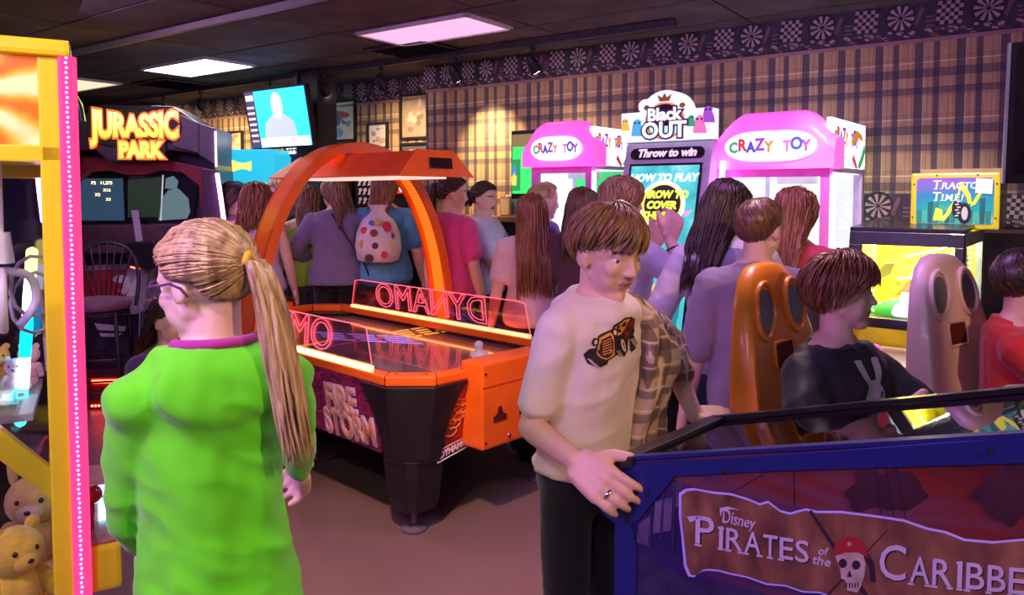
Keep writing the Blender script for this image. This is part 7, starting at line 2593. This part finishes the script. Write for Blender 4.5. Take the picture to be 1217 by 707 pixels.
# ---- boy in the white tee at the pinball machine
WTEE = cloth('white_tee', (.74, .64, .60), .85, .05, 600, .15)
B15 = (.195, 2.05)
wr_ = px(684, 548, 1.735)
DH = (px(735, 590, 1.655) - wr_).normalized()
b15 = person('brown-haired boy in white tee with hot-rod print, hands on the pinball machine', B15, -137, 1.575, .86, False,
             head=(-4, 13, 0), lean=7, twist=0, lod=.0043,
             arms=(dict(world=wr_, wpole=(-.35, .2, -.9), wdir=DH, wback=(-.50, -.72, .48), curl=24, spread=.6, wthumb=(.85, -.15, .12)),
                   dict(world=px(826, 494, 2.20), wpole=(.5, .8, -.3), wdir=(.95, .10, -.08), wback=(0, -.3, 1), curl=14)),
             skin=FAIR, hair=dict(style='swept', mat=H_LBROWN, args=dict(n=520, fringe=87, side=99, back=140, w=.024, off=.05, sweep=60)),
             top=dict(kind='tee', mat=WTEE, loose=.013, collar=WTEE, amp=.010, fr=8, fill=.75, sleeve=.72, hem=.012, flare=.6), bottom=dict(mat=cloth('black_jeans', (.010, .010, .016)), loose=.006, waist=.045), seed=31, hh=.152, eye=(.16, .12, .08))
r = b15['root']
SP, XR, FWD, UP_, HB = b15['sp'], b15['Xr'], b15['Fw'], b15['up'], b15['H']
# flannel shirt slung over his left shoulder and arm
b = NB('tan_flannel', .9)
x, y, z = b.sep()
k1 = b.math('ADD', b.math('ADD', x, b.math('MULTIPLY', y, .6)), b.math('MULTIPLY', b.noise(5, 2), .05))
k2 = b.math('ADD', z, b.math('MULTIPLY', b.noise(6, 2), .05))
c_ = b.mix(b.math('MULTIPLY', b.stripe(k1, .058, .022, .1), .8), (.52, .38, .26), (.13, .085, .065))
c_ = b.mix(b.math('MULTIPLY', b.stripe(k2, .064, .024, .2), .7), c_, (.12, .085, .075))
c_ = b.mix(b.math('MULTIPLY', b.stripe(k1, .058, .006, .65), .8), c_, (.70, .58, .45))
c_ = b.mix(b.math('MULTIPLY', b.stripe(k2, .064, .006, .75), .8), c_, (.68, .56, .44))
b.base(c_)
b.bump(b.noise(400, 2), .15, .002)
mb = MB()
for dx_, ph_ in ((-.052, 0), (-.080, 1.2), (-.106, 2.2)):
    pts = []
    for s_, yo in ((.14, -1.0), (.20, -1.05), (.255, -.95), (.288, -.35), (.292, .25), (.262, .85), (.22, 1.12), (.15, 1.18), (.08, 1.15), (.01, 1.12), (-.05, 1.15)):
        dpt = tor(max(s_, .05), False)[1] * HB * .95
        drop = .0 if dx_ > -.06 else .012 if dx_ > -.09 else .034
        kx = dx_ + (.006 * math.sin(s_ * 40 + ph_))
        pts.append(SP(s_ - (drop if s_ > .24 else 0)) + XR * kx * HB + FWD * (dpt * yo + .012 * math.copysign(1, yo)))
    pp = smoothpath(pts, 4)
    mb.tube(pp, [.024 + .005 * math.sin(i * .7 + ph_) for i in range(len(pp))], 10)
sl, el_, wl_ = b15['sh'][-1], b15['el'][-1], b15['wr'][-1]
mb.rc(sl, el_, .072, .068, 14)
mb.rc(el_, el_.lerp(wl_, .35), .066, .062, 14)
me = fuse(mb, 'flannel_shirt', .007, 3)
rnd = random.Random(5)
for v in me.vertices:
    p = v.co
    v.co = p + v.normal * (.010 * noise.noise(V((p.x * 22, p.y * 22, p.z * 7))) + .006 * noise.noise(V((p.x * 45, p.y * 45, p.z * 20))))
me.materials.append(b.m)
put('flannel_shirt', me, r)
# ring on his finger, belt rivet
# hot-rod print across the chest
tee = b15['top']
O_ = SP(.205) + UP_ * .065 + XR * .022 * HB
U_ = -XR                     # reading direction as seen from the front
TR = lambda pts: [((x - 412) / 884 * .25, (400 - y) / 707 * .20) for x, y in pts]
M_P1, M_P2, M_P3, M_P4 = mat('print_black', (.02, .012, .012), .7), mat('print_orange', (.72, .30, .04), .7), mat('print_white', (.70, .60, .56), .7), mat('print_dark_red', (.20, .02, .02), .7)
def ell2(cx, cy, rx, ry, rot=0, n=16):
    c, s = math.cos(rot), math.sin(rot)
    return [(cx + rx * math.cos(a) * c - ry * math.sin(a) * s, cy + rx * math.cos(a) * s + ry * math.sin(a) * c) for a in [2 * PI * i / n for i in range(n)]]
prints = [
    ('tee_print_tyres', M_P1, [[(95, 520), (130, 470), (190, 455), (290, 560), (280, 605), (200, 640), (130, 600)], [(340, 400), (390, 370), (450, 400), (500, 500), (470, 545), (400, 540), (345, 450)], [(545, 420), (600, 350), (660, 450), (640, 490), (560, 520), (530, 480)]], .0016),
    ('tee_print_body', M_P1, [[(180, 520), (200, 350), (330, 290), (335, 250), (440, 190), (540, 190), (620, 250), (640, 340), (560, 430), (500, 510), (380, 520), (270, 575), (220, 560)]], .0024),
    ('tee_print_orange', M_P2, [[(192, 510), (212, 368), (310, 318), (330, 340), (330, 420), (345, 520), (265, 558), (225, 545)], [(345, 275), (440, 205), (520, 205), (480, 240), (470, 300), (420, 340), (380, 350), (370, 310)]], .0032),
    ('tee_print_red', M_P4, [[(490, 240), (590, 200), (610, 300), (540, 370), (480, 390), (470, 330)]], .0034),
    ('tee_print_grille', M_P1, [[(205, 505), (228, 385), (308, 340), (322, 400), (318, 500), (270, 545), (228, 535)], ell2(380, 268, 18, 12), [(410, 270), (420, 235), (460, 220), (462, 268)]], .0040),
    ('tee_print_bars', M_P2, [[(236, 400 + 22 * k), (304, 362 + 24 * k), (306, 369 + 24 * k), (236, 408 + 22 * k)] for k in range(6)], .0048),
    ('tee_print_lamps', M_P1, [ell2(168, 400, 28, 38), ell2(350, 318, 30, 36)], .0042),
    ('tee_print_white', M_P3, [ell2(172, 402, 14, 22), ell2(350, 318, 15, 22), ell2(440, 440, 26, 66, -.45), [(520, 400), (532, 395), (530, 480), (500, 490)]] + [[(120 + 14 * k, 555 + 6 * k), (126 + 14 * k, 552 + 6 * k), (196 + 14 * k, 640 - 10 * k), (190 + 14 * k, 642 - 10 * k)] for k in range(2)] + [[(355 + 26 * k, 480), (361 + 26 * k, 478), (426 + 20 * k, 555), (418 + 20 * k, 556)] for k in range(2)] + [[(550 + 26 * k, 400), (556 + 26 * k, 398), (630 + 12 * k, 490), (622 + 12 * k, 492)] for k in range(3)], .0050),
    ('tee_print_hub', M_P4, [ell2(436, 428, 9, 22, -.45), ell2(452, 460, 8, 14, -.45)], .0058)]
for nm, m_, polys, of in prints:
    for pl in polys:
        decal(tee, nm, [TR(pl)], O_, U_, UP_, m_, of, 2)
# ring
f0, f1, fr_ = b15['tips'][1][2][3]
ax_ = (f1 - f0).normalized()
u1 = ax_.orthogonal().normalized()
u2 = ax_.cross(u1)
MB().tube([f0.lerp(f1, .45) + (u1 * math.cos(a) + u2 * math.sin(a)) * (fr_ + .001) for a in [2 * PI * k / 18 for k in range(18)]], .0028, 6, closed=True, flat=1.4).build('finger_ring', mat('silver_ring', (.7, .7, .72), .2, metal=1), r, 60)

# ---- boy in black in the orange racing seat
BLKT = cloth('black_jersey', (.014, .014, .016), .6, .1, 500, .1)
S19 = (1.0, 2.27)
b19 = person('boy with shaggy red-brown hair in black, seated in the orange racing seat', S19, -146, 1.66, .92, False,
             head=(27, -2, 0), lean=-2, twist=0, lod=.0050, sit=dict(z=.63, knee=.06, shin=.10),
             arms=(dict(world=px(1060, 520, 1.85), wpole=(-.6, -.3, -.8), curl=50), dict(world=px(1196, 470, 2.02), wpole=(.1, .6, -.9), wdir=(.95, -.3, .05), wback=(0, -.2, 1), curl=50)),
             skin=FAIR, hair=dict(style='swept', mat=hairmat('shaggy_red_brown', (.09, .03, .014), (.30, .115, .045)), args=dict(n=560, fringe=86, side=126, back=152, w=.026, off=.075, sweep=75, lift=.3)),
             top=dict(kind='long', mat=BLKT, loose=.014, sleeve=.22, amp=.007, fr=10), bottom=dict(mat=cloth('black_jeans')), seed=41, hh=.131, eye=(.2, .25, .3), mouth=.008)
def emblem(P, m_, cx, cz, s):
    top_ = P['top']
    O2, U2 = P['sp'](.175), -P['Xr']
    arcs = []
    # two interlocking arcs, one upright and one upside down
    A = [(-.5, 1), (-.24, 1), (-.17, .55), (-.10, .30), (.10, .30), (.17, .55), (.24, 1), (.5, 1), (.42, .5), (.26, .12), (.10, .0), (-.10, .0), (-.26, .12), (-.42, .5)]
    for sg, off_ in ((1, -.16), (-1, .16)):
        pl = [(cx + x * s * 1.25, cz + (z * sg + off_) * s) for x, z in A]
        arcs.append(pl)
    for pl in arcs:
        left = pl[:4] + pl[10:][:4] if False else pl
        decal(top_, 'chest_emblem', [pl], O2, U2, P['up'], m_, .002, 2)
emblem(b19, mat('emblem_grey', (.55, .50, .48), .6), .0, .105, .088)

# ---- boy in red at the right edge
b20 = person('dark-haired boy in a red tee at the right edge, cut by the frame', (1.765, 2.64), -118, 1.62, .95, False,
             head=(26, 2, 0), lean=2, lod=.006, sit=dict(z=.645, knee=.06, shin=.10),
             arms=(dict(wrist=(.12, .26, .60), pole=(.8, -.3, -.8)), dict(wrist=(-.12, .26, .60), pole=(-.8, -.3, -.8))),
             skin=FAIR, hair=dict(style='short', mat=H_DARK, args=dict(n=220, ln=38, off=.05, fringe=60, w=.03)), top=dict(kind='tee', mat=cloth('red_cotton', (.55, .025, .02)), loose=.018, sleeve=.8), bottom=dict(mat=DKJ), seed=42)
